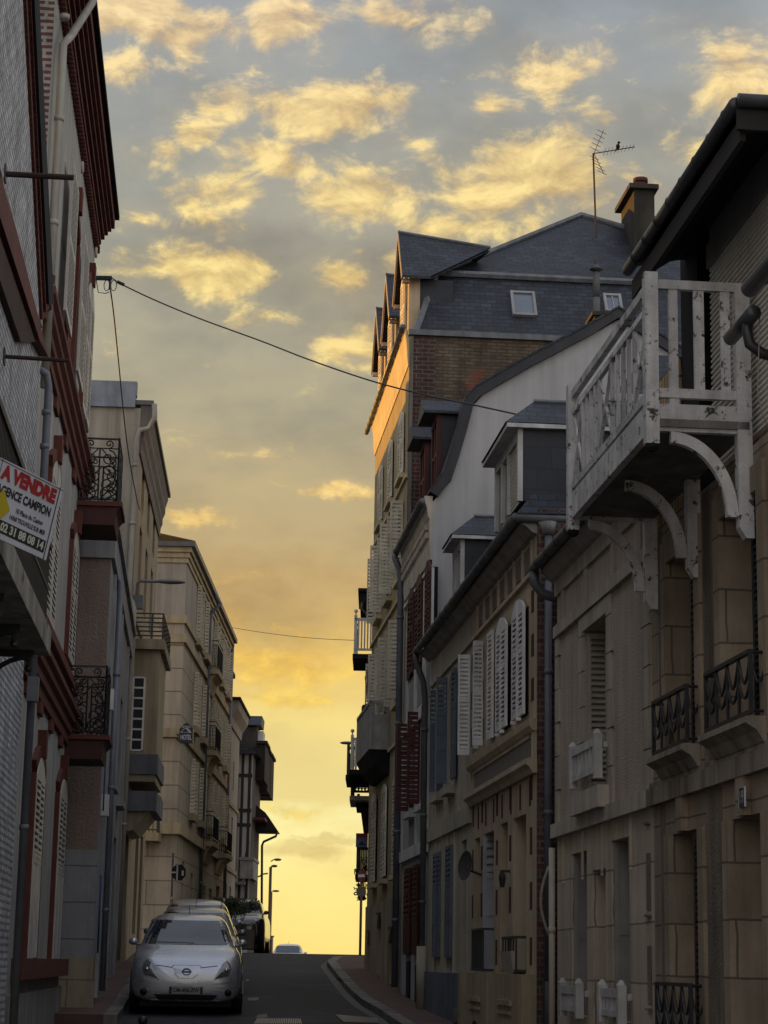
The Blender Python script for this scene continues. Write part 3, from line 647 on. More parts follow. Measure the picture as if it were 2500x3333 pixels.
for x in (a0+.0, Y_(35.85), a1-.12): mb.box(x, x+.12, 0, .03, 3.62, 5.72)
for p, q in W2: mb.box(p-.14, p-.02, 0, .035, 5.94, 8.1).box(q+.02, q+.14, 0, .035, 5.94, 8.1)
T3.part('trim', mb, M_white)
mb = MB()
for p, q in W2: T3.part('panel', MB().box(p, q, 0, .006, 6.0, zb2-.15), M_panel)
for p, q in W1: T3.part('panel', MB().box(p, q, 0, .006, 3.68, zb1-.2), M_panel)
mb = MB(); mb.pa([(0, 8.3), (.04, 8.3), (.06, 8.55), (.05, 8.6), (.05, 9.0), (.08, 9.05), (.10, 9.2), (.13, 9.3), (.14, 9.4), (0, 9.4)], a0, a1); T3.part('cornice', mb, M_cream)
mb = MB(); x = a0+.08
while x < a1-.1: mb.box(x, x+.09, .05, .11, 8.68, 8.78).box(x+.07, x+.16, .05, .11, 8.84, 8.94); x += .18
T3.part('dentils', mb, M_cream)
gz3 = Rf.p(1392, 1597, .2)[1]; gutter(T3, a0-.15, a1+.05, .2, gz3, .06)
for p, q in W2: closed_pair(T3, p, q, zb2, zt2, .02, M_red, .16, .085)
for i, (p, q) in enumerate(W1):
    w = window_unit(T3, p, q, zb1, zt1, -.18, M_white, 1, 2)
    mb = MB(); leaf(mb, .02, .24, zb1, zt1, q+.02, .075, perp=True, rails=(.33, .66)); T3.part('shutter', mb, M_red, w)
    mb = MB(); leaf(mb, .02, .10, zb1, zt1, p-.05, .075, perp=True, rails=(.33, .66)); T3.part('shutter', mb, M_red, w)
    T3.part('sill', MB().box(p-.08, q+.08, 0, .12, zb1-.16, zb1-.06), M_white)
for p, q, z0, z1 in g0: closed_pair(T3, p, q, z0, z1, .02, M_red, 0, .085, rails=(.4, .7), solid=(0,))
mb = MB()
for c in (35.2, 36.6): mb.box(Y_(c), Y_(c)+.5, .001, .03, .6, gz(c)+.75)
T3.part('cellar_vent', mb, M_dark)
# gable: outline read off the photograph on the plane across the street
GP = [(1398, 1601), (1440, 1545), (1462, 1480), (1488, 1390), (1512, 1300), (1545, 1265), (1700, 1175), (1900, 1070), (2010, 1008)]
Q = gpoly(Rf, GP, a0)
Q = [(n, z) for n, z in Q]
top_n, top_z = Q[-1]
wallP = [(0, .8), (0, 9.3)]+[(n+ -.15, z-.1) for n, z in Q[1:]]+[(top_n*2-Q[4][0], Q[4][1]-.2), (top_n*2-Q[1][0], .8)]
mb = MB(); mb.pa(wallP, a0, a0+.2); T3.part('gable_wall', mb, M_gablew)
full = Q+[(2*top_n-n, z) for n, z in Q[-2::-1]]
def strip_poly(P, t):
    out = []
    for i, (n, z) in enumerate(P):
        p, q = P[max(i-1, 0)], P[min(i+1, len(P)-1)]; d = Vector((q[0]-p[0], q[1]-p[1])); d.normalize(); out.append((n-d.y*(-t)*(-1) if False else n+d.y*t, z-d.x*t))
    return out
inn = strip_poly(full, -.17)
mb = MB(); 
for i in range(len(full)-1): mb.prism([(a0-.10, *full[i]), (a0-.10, *full[i+1]), (a0-.10, *inn[i+1]), (a0-.10, *inn[i])], (.09, 0, 0))
T3.part('verge', mb, plaster('slate_verge', (.045, .047, .055), .6, .3, 3, .2, 40, .1))
mb = MB()
for i in range(len(full)-1): mb.prism([(a0-.12, *full[i]), (a0-.12, *full[i+1]), (a0-.12, full[i+1][0], full[i+1][1]+.04), (a0-.12, full[i][0], full[i][1]+.04)], (a1-a0+.1, 0, 0))
T3.part('roof', mb, M_slate)
M_rwood = plaster('red_window_frame', (.09, .022, .02), .6, .3, 3, .1, 50, .1)
for c, s in ((34.75, 1.), (36.6, 1.)):      # two red framed dormers between the brick gable and the verge
    ac = Y_(c); z0 = 9.7; z1 = 11.0; n1 = -.12
    mb = MB(); mb.box(ac, ac+.75, -1.6, n1-.08, z0, z1); d = T3.part('dormer', mb, M_slate_fish)
    mb = MB(); mb.box(ac-.02, ac+.06, n1-.08, n1, z0, z1).box(ac+.69, ac+.77, n1-.08, n1, z0, z1).box(ac, ac+.75, n1-.08, n1+.01, z1-.12, z1).box(ac+.35, ac+.41, n1-.08, n1-.01, z0, z1-.1).box(ac+.06, ac+.69, n1-.08, n1-.01, z0+.6, z0+.66)
    T3.part('window_frame', mb, M_rwood, d)
    T3.part('pane', MB().box(ac+.06, ac+.69, n1-.07, n1-.05, z0, z1-.12), M_glass, d)
    mb = MB(); mb.prism([(ac-.12, .12, z1), (ac+.87, .12, z1), (ac+.87, .12, z1+.05), (ac-.12, .12, z1+.05)], (0, -1.5, .0)); mb.prism([(ac-.12, .12, z1+.05), (ac+.375, .12, z1+.36), (ac+.87, .12, z1+.05)], (0, -1.6, 0))
    T3.part('dormer_roof', mb, M_slate, d)
pipe(T3, [(a1-.02, .22, gz3-.02), (a1-.02, .22, ze-.25), (a1-.02, .12, ze-.5), (a1-.02, .10, ze-.7), (a1-.02, .10, 1.2)], .06, collars=[(a1-.02, .10, z) for z in (8.0, 6.0, 4.0, 2.4)])
# ---------------- the cream and brick house with slate dormers (R2) and its plain far half (R2b)
M_cr2 = plaster('cream_stone', (.54, .45, .31), .85, .2, 1.2, .2, 70, .2)
M_cr2b = plaster('pale_plain_render', (.50, .46, .36), .85, .2, 1.2, .2, 70, .2)
M_qbrick = bricks('dark_brick_quoin', (.12, .03, .025), (.08, .022, .02), (.06, .04, .035), .11, .07, .008, .85, .5)
M_blue = plaster('grey_blue_shutter', (.13, .16, .20), .6, .3, 3, .1, 60, .15)
M_bluebase = plaster('blue_grey_base', (.12, .145, .18), .85, .25, 1.5, .2, 60, .2)
M_wsh = plaster('white_shutter_paint', (.78, .77, .75), .55, .2, 3, .1, 60, .15)
M_gldk = bricks('grimy_red_brick', (.13, .05, .038), (.08, .034, .028), (.13, .12, .11), .22, .08, .014, .9, .9, .5, .5, patch=((.10, .10, .09), 1.3, .55))
s0, s1, s2 = Y_(23.5), Y_(28.9), Y_(34.1); ze = 6.82
T2 = Thing(Rf, 'cream_house', 'low cream house with dark brick quoins, white louvred shutters and blue slate dormers', 'house', s0, .6)
gw = [rect(Rf, 1713, 2648, 3162, 1670), rect(Rf, 1653, 2673, 3300, 1628), rect(Rf, 1608, 2702, 3160, 1575), rect(Rf, 1563, 2724, 3300, 1543)]
gw = [(a, b, (1.55 if k in (0, 2) else .6), d, .3) for k, (a, b, c, d) in enumerate(gw)]
up = [rect(Rf, 1722, 1915, 2335, 1686), rect(Rf, 1666, 1972, 2385, 1633)]
zu0, zu1 = 4.5, 5.92
up = [(u[0], u[1], zu0, zu1) for u in up]
u3 = (Rf.p(1601, 2200)[0]+.05, Rf.p(1586, 2200)[0]+.15); u4 = (Rf.p(1549, 2250)[0]-.45, Rf.p(1541, 2250)[0]+.1)
ops = gw+[(u3[0], u3[1], zu0, zu1, .25), (u4[0], u4[1], zu0, zu1, .25)]
mb = MB(); wall(mb, s0, s1, .4, ze, ops); T2.part('wall', mb, M_cr2)
mb = MB()
edges = sorted([s0]+[v for o in gw for v in (o[0], o[1])]+[s1])
zz = [1.62+.62*i for i in range(5)]
for i in range(0, len(edges), 2):
    p, q = edges[i], edges[i+1]; m = (p+q)/2; w = .07 if q-p > .3 else .05
    for z in zz[:5]:
        if z+.3 < 3.95: T2.part('brick_inlay', MB().box(m-w, m+w, .001, .006, z, z+.31), M_qbrick)
ue = [s0, up[0][0], up[0][1], up[1][0], up[1][1], u3[0], u3[1], u4[0], u4[1], s1]
for i in range(0, len(ue), 2):
    p, q = ue[i], ue[i+1]; m = (p+q)/2
    for z in (4.62, 5.14, 5.66): T2.part('brick_inlay', MB().box(m-.09, m+.09, .001, .006, z, z+.26), M_qbrick)
for i in range(7): c = s0+.45+.72*i; T2.part('brick_inlay', MB().box(c-.05, c+.05, .001, .006, 3.42, 3.72), M_qbrick)
mb = MB()
mb.pa([(0, 3.76), (.05, 3.76), (.08, 3.82), (.13, 3.86), (.13, 3.92), (0, 3.92)], s0-.02, s1)
mb.pa([(0, 4.24), (.05, 4.24), (.09, 4.30), (.10, 4.38), (0, 4.38)], s0-.02, s1)
mb.box(s0+.35, s1-.3, .001, .035, 3.92, 3.97).box(s0+.35, s1-.3, .001, .035, 4.19, 4.24)
mb.box(s0, s1, 0, .05, 6.08, 6.13).box(s0, s0+.16, 0, .04, 3.92, 4.24)
for i in range(8): c = s0+.3+.66*i; mb.box(c-.03, c+.03, .0, .03, 6.13, ze-.3)
T2.part('string_course', mb, M_cr2)
mb = MB(); 
for i in range(7): c = s0+.38+.66*i; mb.box(c, c+.46, .001, .012, 6.2, 6.48)
mb.box(s0+.37, s1-.32, .001, .02, 3.97, 4.19)
T2.part('frieze_panel', mb, plaster('grey_frieze', (.22, .20, .17), .9, .3, 30, .6, 90, .1))
mb = MB()
for a in (s0, s2): pass
g2 = Rf.p(1690, 1675, .26)[1]; mb.pa([(0, g2-.16), (.06, g2-.14), (.12, g2-.08), (.19, g2-.04), (.19, g2), (0, g2)], s0-.03, s2)
T2.part('eaves', mb, plaster('eaves_board', (.34, .31, .27), .8, .3, 2, .1, 40, .2))
gutter(T2, s0-.05, s2+.05, .26, g2+.02, .058, joints=.6)
mb = MB(); mb.tube([(s0-.05, .26, g2+.02), (s0-.05, -1.6, g2+.02)], .055, 12); T2.part('gutter', mb, M_gutter, smooth=True)
# protruding base with recessed steps at the doors
be = [s0-.0, gw[1][0], gw[1][1], gw[3][0], gw[3][1], s1]
mb = MB()
for i in range(0, 6, 2): mb.box(be[i], be[i+1], .0, .17, .3, 1.52)
for o in (gw[0], gw[2]): mb.box(o[0]-.05, o[1]+.05, .17, .20, 1.16, 1.22).box(o[0]-.02, o[1]+.02, .17, .19, 1.06, 1.10)
T2.part('base', mb, plaster('cream_base', (.46, .39, .25), .9, .2, 1.2, .2, 60, .25))
mb = MB()
for o in (gw[0], gw[2]):
    m = (o[0]+o[1])/2; K = 8; mb.pz([(m-.35, .4), (m+.35, .4)]+[(m+.35*math.cos(math.pi*i/K), .72+.2*math.sin(math.pi*i/K)) for i in range(K+1)], .165, .176)
T2.part('cellar_vent', mb, M_dark)
for k in (1, 3): o = gw[k]; T2.part('door_step', MB().box(o[0], o[1], -.3, .1, .3, .62+.0), M_kerb); door_unit(T2, o[0], o[1], .62, o[3]-.02, -.3, M_wood)
for k in (0, 2):
    o = gw[k]; w = window_unit(T2, o[0], o[1], o[2], o[3], -.3, M_white, 1, 2)
    if k == 2:
        mb = MB(); leaf(mb, -.28, 0.02, o[2], o[3]-.02, o[1]-.05, .1, perp=True, rails=(.42, .7), solid=(0, 1)); T2.part('shutter', mb, plaster('lavender_shutter', (.38, .38, .42), .6, .2, 3, .1, 50, .1), w)
for u in up: closed_pair(T2, *u, .03, M_wsh, .14, .058, rails=(.55,), hooks=True)
w = window_unit(T2, u3[0], u3[1], zu0, zu1, -.22, M_white)
mb = MB(); leaf(mb, u3[0]-.45, u3[0]-.02, zu0, zu1, .03, .058); T2.part('shutter', mb, M_wsh, w)
mb = MB(); leaf(mb, .03, .17, zu0, zu1, u3[1]+.03, .058, perp=True, rails=(.5,)); T2.part('shutter', mb, M_wsh, w)
w = window_unit(T2, u4[0], u4[1], zu0, zu1, -.22, M_white)
mb = MB(); leaf(mb, .03, .20, zu0, zu1, u4[1]+.03, .058, perp=True, rails=(.55,)); T2.part('shutter', mb, M_wsh, w)
mb = MB(); leaf(mb, .03, .10, zu0, zu1, u4[0]-.06, .058, perp=True, rails=(.55,)); T2.part('shutter', mb, M_wsh, w)
# iron grille boxes at the two windows
def grille(T, a0, a1, z0, z1, n, par=None, mat=None, bars=7, name='window_grille'):
    mb = MB(); mb.box(a0, a1, n, n+.035, z1-.03, z1).box(a0, a1, n, n+.035, z0, z0+.03)
    for i in range(bars+1): c = a0+(a1-a0)*i/bars; mb.box(c-.009, c+.009, n+.008, n+.026, z0+.03, z1-.03)
    for c in (a0, a1-.03): mb.box(c, c+.03, 0, n, z1-.03, z1).box(c, c+.03, 0, n, z0, z0+.03)
    return T.part(name, mb, mat or M_iron, par)
grille(T2, gw[2][0]-.05, gw[2][1]+.1, 1.54, 2.08, .12)
grille(T2, gw[0][0]-.02, gw[0][1]+.02, 1.54, 1.95, .10, bars=5)
T2.part('flower_box', MB().pa([(.0, 1.54), (.14, 1.54), (.17, 1.78), (0, 1.78)], gw[0][0]+.05, gw[0][1]-.1), M_cream)
# lantern between two openings
lc = (gw[0][1]+gw[1][0])/2; mb = MB(); mb.box(lc-.02, lc+.02, 0, .12, 2.72, 2.75); mb.tube([(lc, .10, 2.74), (lc, .10, 2.66)], .02, 6, r2=.045); mb.tube([(lc, .10, 2.66), (lc, .10, 2.54)], .045, 6, r2=.025)
T2.part('wall_lantern', mb, M_iron)
# brick gable side facing the viewer
mb = MB(); mb.pa([(-.001, .3), (-9, .3), (-9, ze), (-.001, ze)], s0-.08, s0-.001); T2.part('side_wall', mb, M_gldk)
# plain half
T2b = Thing(Rf, 'plain_house', 'plain pale house front with grey-blue shutters above a blue-grey painted base', 'house', s1, .8)
b0 = [rect(Rf, 1443, 2771, 3118, 1422), rect(Rf, 1481, 2748, 3118, 1460)]
dr = rect(Rf, 1519, 2731, 3160, 1500); dr = (dr[0], dr[1], 1.0, dr[3], .28)
v1 = (Rf.p(1480, 2350)[0], Rf.p(1463, 2350)[0]); v2 = (Rf.p(1429, 2400)[0]-.6, Rf.p(1429, 2400)[0]+.2)
zv0, zv1 = Rf.p(1499, 2525)[1], Rf.p(1499, 2167)[1]
mb = MB(); wall(mb, s1+.002, s2, .5, ze-.3, [dr, (v1[0], v1[1], zv0, zv1, .2)]); T2b.part('wall', mb, M_cr2b)
mb = MB(); mb.box(s1, s2, 0, .05, 3.55, 3.78).box(s1, s2, 0, .04, 6.08, 6.13)
for x in (s1+.05, v1[0]-.7, v2[1]+.3): mb.box(x, x+.08, .0, .025, 3.78, 4.25)
for p, q, _, _ in b0: mb.box(p-.10, p-.02, 0, .03, 1.5, 3.55).box(q+.02, q+.10, 0, .03, 1.5, 3.55)
T2b.part('trim', mb, M_cr2b)
mb = MB(); mb.box(s1+.03, dr[0], .0, .06, .4, 1.5).box(dr[1], s2-.02, 0, .06, .4, 1.5); T2b.part('base', mb, M_bluebase)
T2b.part('door_step', MB().box(dr[0], dr[1], -.28, .1, .6, 1.0), M_kerb); door_unit(T2b, dr[0], dr[1], 1.0, dr[3]-.01, -.28, plaster('blue_door', (.05, .07, .10), .5, .2, 2, .05, 30, .1))
for p, q, z0, z1 in b0: closed_pair(T2b, p, q, z0, z1, .02, M_blue, 0, .07, rails=(.33, .66), solid=(0, 1))
w = window_unit(T2b, v1[0], v1[1], zv0, zv1, -.18, M_white)
mb = MB(); leaf(mb, v1[0]-.45, v1[0]-.02, zv0, zv1, .03, .07, rails=(.33, .66), solid=(0, 1)); T2b.part('shutter', mb, M_blue, w)
mb = MB(); leaf(mb, .03, .20, zv0, zv1, v1[1]+.03, .07, perp=True, rails=(.33, .66), solid=(0, 1)); T2b.part('shutter', mb, M_blue, w)
T2b.part('sill', MB().box(v1[0]-.1, v1[1]+.1, 0, .12, zv0-.2, zv0-.08), M_cr2b)
w = T2b.part('window', MB().box(v2[0], v2[1], -.0, .01, zv0, zv1), M_glass)
mb = MB(); leaf(mb, .03, .12, zv0, zv1, v2[1]+.03, .07, perp=True, rails=(.33, .66), solid=(0, 1)); T2b.part('shutter', mb, M_blue, w)
T2b.part('sill', MB().box(v2[0]-.1, v2[1]+.1, 0, .12, zv0-.2, zv0-.08), M_cr2b)
pipe(T2b, [(s2-.05, .26, g2), (s2-.05, .26, 6.55), (s2-.05, .13, 6.2), (s2-.05, .10, 5.9), (s2-.05, .10, 1.2)], .05, M_gutter, collars=[(s2-.05, .1, z) for z in (5.4, 4, 2.6)])
pipe(T2b, [(s2-.05, .10, 1.9), (s2-.05, .10, .9)], .085, M_cr2b, name='pipe_foot')
# slate roof over both, with dormers
mb = MB(); zr = 9.3
e0, e1 = (s0-.1, .26, g2+.06), (s2, .26, g2+.06)
mb.face([e0, e1, (s2, -1.7, zr), (s0+1.7, -1.7, zr)]); mb.face([e0, (s0+1.7, -1.7, zr), (s0+1.7, -5, zr), (s0-.1, -7, 6.9)]); mb.face([(s0-.1, -7, 6.9), (s2, -7, 6.9), (s2, -5, zr), (s0+1.7, -5, zr)]); mb.face([(s0+1.7, -1.7, zr), (s2, -1.7, zr), (s2, -5, zr), (s0+1.7, -5, zr)])
T2.part('roof', mb, M_slate)
def dormer2(w, y_eave, x_wall, blind, aN, cheek):
    """slate-hung dormer: near cheek plane at aN"""
    n1, ztop = Rf.g(x_wall, y_eave, aN)
    z0 = 6.95
    mb = MB(); mb.box(aN, aN+w, n1-cheek, n1-.06, z0, ztop); d = T2.part('dormer', mb, M_slate_fish)
    mb = MB(); mb.box(aN, aN+.09, n1-.06, n1, z0, ztop).box(aN+w-.09, aN+w, n1-.06, n1, z0, ztop).box(aN+.09, aN+w-.09, n1-.06, n1-.005, ztop-.2, ztop)
    mb.box(aN+w*.42, aN+w*.46, n1-.06, n1-.002, z0, ztop-.2).box(aN+w*.68, aN+w*.72, n1-.06, n1-.002, z0, ztop-.2)
    T2.part('window_frame', mb, M_white, d)
    if blind:
        mb = MB(); z = z0
        while z < ztop-.22: mb.box(aN+.09, aN+w*.42, n1-.05, n1-.035+.0, z, z+.035); z += .05
        T2.part('roller_blind', mb, plaster('cream_blind', (.50, .47, .38), .6, .2, 3, .1, 40, .1), d)
    T2.part('pane', MB().box(aN+.05, aN+w-.05, n1-.058, n1-.052, z0, ztop-.1), M_glass, d)
    # overhanging hipped roof
    c = aN+.35; r0 = (aN-.08, n1+.16, ztop-.02); r1 = (aN+w+.10, n1+.16, ztop-.02); c2 = max(c, aN+w-.35)
    mb = MB(); pk = (c, n1-.25, ztop+.36); pk2 = (c, n1-cheek-.6, ztop+.36); pk3 = (c2, n1-.25, ztop+.36); pk4 = (c2, n1-cheek-.6, ztop+.36); q0 = (aN-.10, n1-cheek, ztop-.02); q1 = (aN+w+.12, n1-cheek, ztop-.02)
    mb.face([r0, r1, pk3, pk]); mb.face([r0, pk, pk2, q0]); mb.face([r1, q1, pk4, pk3]); mb.face([pk, pk3, pk4, pk2])
    T2.part('dormer_roof', mb, M_slate, d)
    mb = MB(); mb.box(aN-.08, aN+w+.10, n1-cheek, n1+.14, ztop-.08, ztop-.03); T2.part('soffit', mb, M_white, d)
    mb = MB(); mb.tube([pk, pk2], .03, 6); T2.part('ridge', mb, M_lead, d)
aD = s0+.10
dormer2(1.9, 1374, 1686, True, aD, 1.7)
dormer2(1.0, 1738, 1500, False, Y_(30.3), 1.0)
# wall-mounted dish
mb = MB(); nd = .22; ad = Rf.p(1514, 2818, nd)[0]; zc = Rf.p(1514, 2818, nd)[1]
K = 16; c = Vector((ad, nd, zc)); ax = Vector((-.35, .93, .1)).normalized(); uu = ax.cross(Vector((0, 0, 1))).normalized(); vv = ax.cross(uu)
rim = []
for r, dp in ((.2, 0), (.15, -.02), (.08, -.035), (.01, -.04)):
    rim.append([c+uu*r*math.cos(2*math.pi*i/K)+vv*r*math.sin(2*math.pi*i/K)+ax*dp for i in range(K)])
for a, b in zip(rim, rim[1:]):
    for i in range(K): mb.face([a[i], a[(i+1) % K], b[(i+1) % K], b[i]])
TD = Thing(Rf, 'satellite_dish', 'round grey satellite dish fixed beside the recessed blue doorway', 'satellite dish', ad, zc-.3)
TD.part('dish', mb, plaster('dish_grey', (.06, .06, .065), .5, .2, 3, .05, 30, .1), smooth=True)
TD.part('arm', MB().tube([(ad-.05, 0.0, zc-.12), (ad, nd-.05, zc-.05)], .02, 6), M_iron)
# big downpipe on the brick side
dn = Rf.g(1785, 2500, s0-.16)[0]; dz0 = Rf.g(1785, 1700, s0-.16)[1]
pipe(T2, [(s0-.16, dn, dz0), (s0-.16, dn, 1.45)], .044, M_pipe, collars=[(s0-.16, dn, z) for z in (6.0, 4.9, 3.3)])
pipe(T2, [(s0-.16, dn, 1.45), (s0-.16, dn, .5)], .065, M_iron, name='pipe_foot')
mb = MB(); mb.tube([(s0-.16, dn, dz0-.15), (s0-.16, dn, dz0)], .065, 10, r2=.10); T2.part('hopper', mb, plaster('pale_hopper', (.28, .28, .26), .5, .3, 5, .1, 40, .4), smooth=True)

cA = Y_(34.6); m0 = Rf.g(1936, 1100, cA)[0]; m1 = Rf.g(2003, 1100, cA)[0]; zc_ = Rf.g(1960, 1028, cA)[1]
c = T3.part('chimney', MB().box(cA, cA+.6, m1, m0, 8.5, zc_), bricks('sun_muted_brick', (.05, .032, .026), (.035, .025, .02), (.05, .045, .04), .22, .08, .014, .9, .8)); T3.part('chimney_cap', MB().box(cA-.05, cA+.65, m1-.05, m0+.05, zc_, zc_+.07), plaster('cap_stone', (.06, .055, .045), .9, .3, 2, .3, 40, .2), c)  # brown brick colour darkened so the chimney reads as out of the sun
# ================================================================ nearest right houses (R1)
R1 = Fac(4.10, -.0933, 1)
y1 = lambda y: y*R1.L
M_ren = bricks('x', (.3,.3,.3), (.3,.3,.3), (.2,.2,.2)) if False else plaster('roughcast_beige', (.54, .46, .35), .95, .18, 1.0, .9, 45, .15)
M_stone1 = bricks('pale_ashlar', (.58, .50, .37), (.50, .43, .32), (.24, .21, .17), 2.6, .52, .009, .85, .35, .5, .2)
M_stone2 = bricks('worn_brown_ashlar', (.40, .32, .225), (.31, .25, .18), (.15, .125, .10), 3.2, .42, .009, .88, .5, .5, .35, vscale=1.0)
M_rough2 = plaster('rough_brown_stone', (.28, .235, .18), .95, .4, 1.3, .9, 40, .4)
M_band = plaster('pale_stone_trim', (.55, .49, .40), .85, .2, 1.3, .2, 60, .25)
M_band2 = plaster('stained_stone_trim', (.36, .31, .245), .88, .4, 1.3, .35, 50, .45)
# ---- the beige roughcast house (R1b)
s0, s1 = y1(18.15), y1(22.85)
T = Thing(R1, 'beige_house', 'beige roughcast house with stone quoins and small white balustrades left of the brown stone house', 'house', s0, .45)
ze = R1.p(1744, 1841, .25)[1]
zb0 = R1.p(2090, 2640)[1]; zb1 = R1.p(2090, 2585)[1]      # band between floors
wf = rect(R1, 1980, 1995, 2520, 1904); wf = (wf[0], wf[1], 3.35, R1.p(1980, 1995)[1], .26)
go = [rect(R1, 2048, 2722, 3240, 1992), rect(R1, 1971, 2825, 3333, 1930), rect(R1, 1910, 2768, 3240, 1861)]
go = [(go[0][0], go[0][1], 1.12, go[0][3], .3), (go[1][0], go[1][1], .42, go[1][3], .3), (go[2][0], go[2][1], 1.12, go[2][3], .3)]
mb = MB(); wall(mb, s0, s1, zb1, ze, [wf]); mb.face([(s1, 0, .3), (s1, -8, .3), (s1, -8, ze), (s1, 0, ze)]); T.part('upper_wall', mb, M_ren)
mb = MB(); wall(mb, s0, s1, .3, zb0, go); T.part('wall', mb, M_stone1)
mb = MB(); mb.box(s0, s1+.05, 0, .07, zb0, zb1); T.part('string_course', mb, M_band)
zq = R1.p(1976, 1900)[1]
mb = MB(); mb.box(s0, s1, .0, .05, zq-.13, zq).box(s0, s1, 0, .035, ze-.35, ze-.18)
q = s1-.22; k = 0; z = zb1
while z < zq-.15:
    mb.box(q+(.0 if k % 2 else .06), s1, 0, .028, z+.004, min(z+.36, zq-.14)); mb.box(s0, s0+(.30 if k % 2 else .36), 0, .028, z+.004, min(z+.36, zq-.14))
    if wf[2]-.3 < z: mb.box(wf[0]-(.2 if k % 2 else .26), wf[0], 0, .028, z+.004, min(z+.36, zq-.14)); mb.box(wf[1], wf[1]+(.2 if k % 2 else .26), 0, .028, z+.004, min(z+.36, zq-.14))
    z += .37; k += 1
mb.box(wf[0], wf[1], 0, .028, wf[3], zq-.14)
for x in (s0+.3, s0+1.5, s0+2.9, s0+4.2): mb.box(x, x+.14, 0, .028, zq, ze-.35)
T.part('quoins', mb, M_band)
mb = MB(); mb.box(wf[0]-.12, wf[1]+.12, .0, .14, 3.12, 3.33); T.part('sill', mb, M_band)
w = window_unit(T, wf[0], wf[1], wf[2], wf[3], -.26, M_white, 1, 1)
mb = MB(); leaf(mb, -.25, -.02, wf[2], wf[3]-.02, wf[1]-.06, .058, perp=True, rails=(.35,)); T.part('shutter', mb, plaster('cream_shutter', (.48, .45, .38), .6, .2, 3, .1, 50, .1), w)
def balustrade(T, F, a0, a1, z0, n, h=.42, d=.04, nb=6):
    mb = MB(); mb.box(a0+.1, a1-.1, n-.05, n, z0+h-.08, z0+h).box(a0+.1, a1-.1, n-.045, n-.005, z0, z0+.06)
    for i in range(nb): c = a0+.1+(a1-a0-.2)*(i+.5)/nb; mb.box(c-.028, c+.028, n-.04, n-.012, z0+.06, z0+h-.08)
    for c in (a0, a1-.1):
        mb.box(c+.01, c+.09, n-.07, n+.01, z0-.06, z0+h+.03); mb.tube([(c+.05, n-.03, z0+h+.03), (c+.05, n-.03, z0+h+.08)], .05, 6, r2=.015)
    for c in (a0+.02, a1-.06): mb.box(c, c+.04, -.02, n-.08, z0+h-.1, z0+h-.04)
    return T.part('balustrade', mb, M_white)
balustrade(T, R1, wf[0]-.08, wf[1]+.08, R1.p(1985, 2490, .15)[1], .15, .34)
balustrade(T, R1, go[0][0]-.08, go[0][1]+.08, 1.17, .12, .25, nb=6); balustrade(T, R1, go[2][0]-.08, go[2][1]+.08, 1.17, .12, .25, nb=6)
for k in (0, 2): w = window_unit(T, *go[k][:4], -.3, M_white, 1, 1); mb = MB(); leaf(mb, -.28, -.02, go[k][2], go[k][3]-.02, go[k][1]-.05, .1, perp=True, rails=(.5,), solid=(0, 1)); T.part('shutter', mb, plaster('putty_shutter', (.33, .32, .29), .6, .2, 3, .1, 50, .1), w)
door_unit(T, *go[1][:4], -.3, M_wood)
mb = MB(); 
for z in (1.25, 2.05, 2.85): mb.box(s0+.12, s0+.30, .001, .03, z, z+.02)
for z in (1.3, 2.1): mb.box(s0+.13, s0+.29, .001, .006, z, z+.5)
T.part('wall_panel', mb, M_rough2)
for i, x in enumerate((s0+.9, s0+2.2, s0+3.2, s0+4.3)): T.part('pilaster', MB().box(x, x+.05, 0, .02, zb0-.5, zb0), M_stone1)
gz1 = R1.p(1744, 1841, .25)[1]; mb = MB(); mb.pa([(0, gz1-.2), (.08, gz1-.16), (.15, gz1-.08), (.18, gz1-.04), (.18, gz1), (0, gz1)], s0, s1+.06); T.part('eaves', mb, plaster('eaves_board', (.34, .31, .27), .8, .3, 2, .1, 40, .2))
gutter(T, s0-.05, s1+.12, .25, gz1, .058, joints=.6)
mb = MB(); mb.face([(s0, .25, gz1+.04), (s1+.08, .25, gz1+.04), (s1+.08, -3, gz1+1.6), (s0, -3, gz1+1.6)]); mb.face([(s1+.08, .25, gz1+.04), (s1+.08, -3, gz1+1.6), (s1+.08, -6, gz1+.04)]); T.part('roof', mb, M_slate)
pipe(T, [(s1+.08, .25, gz1-.05), (s1+.08, .24, gz1-.18), (s1+.08, .15, gz1-.3), (s1+.08, .0, gz1-.34), (s1+.08, -.1, gz1-.34)], .06, M_gutter, name='gutter_outlet')
pipe(T, [(s1+.06, .05, zb0-.1), (s1+.06, .05, .4)], .035, M_band, name='drain_pipe', collars=[(s1+.06, .05, 2.0)])
mb = MB(); P = [(s1+.08, .08, zb0-.3)]+[(s1+.08, .08+.09*math.sin(math.pi*i/10), zb0-.3-.75*i/10) for i in range(1, 11)]; mb.tube(P, .016, 6); T.part('cable_loop', mb, plaster('pale_cable', (.35, .31, .25), .6, .2, 3, 0, 30, 0), smooth=True)
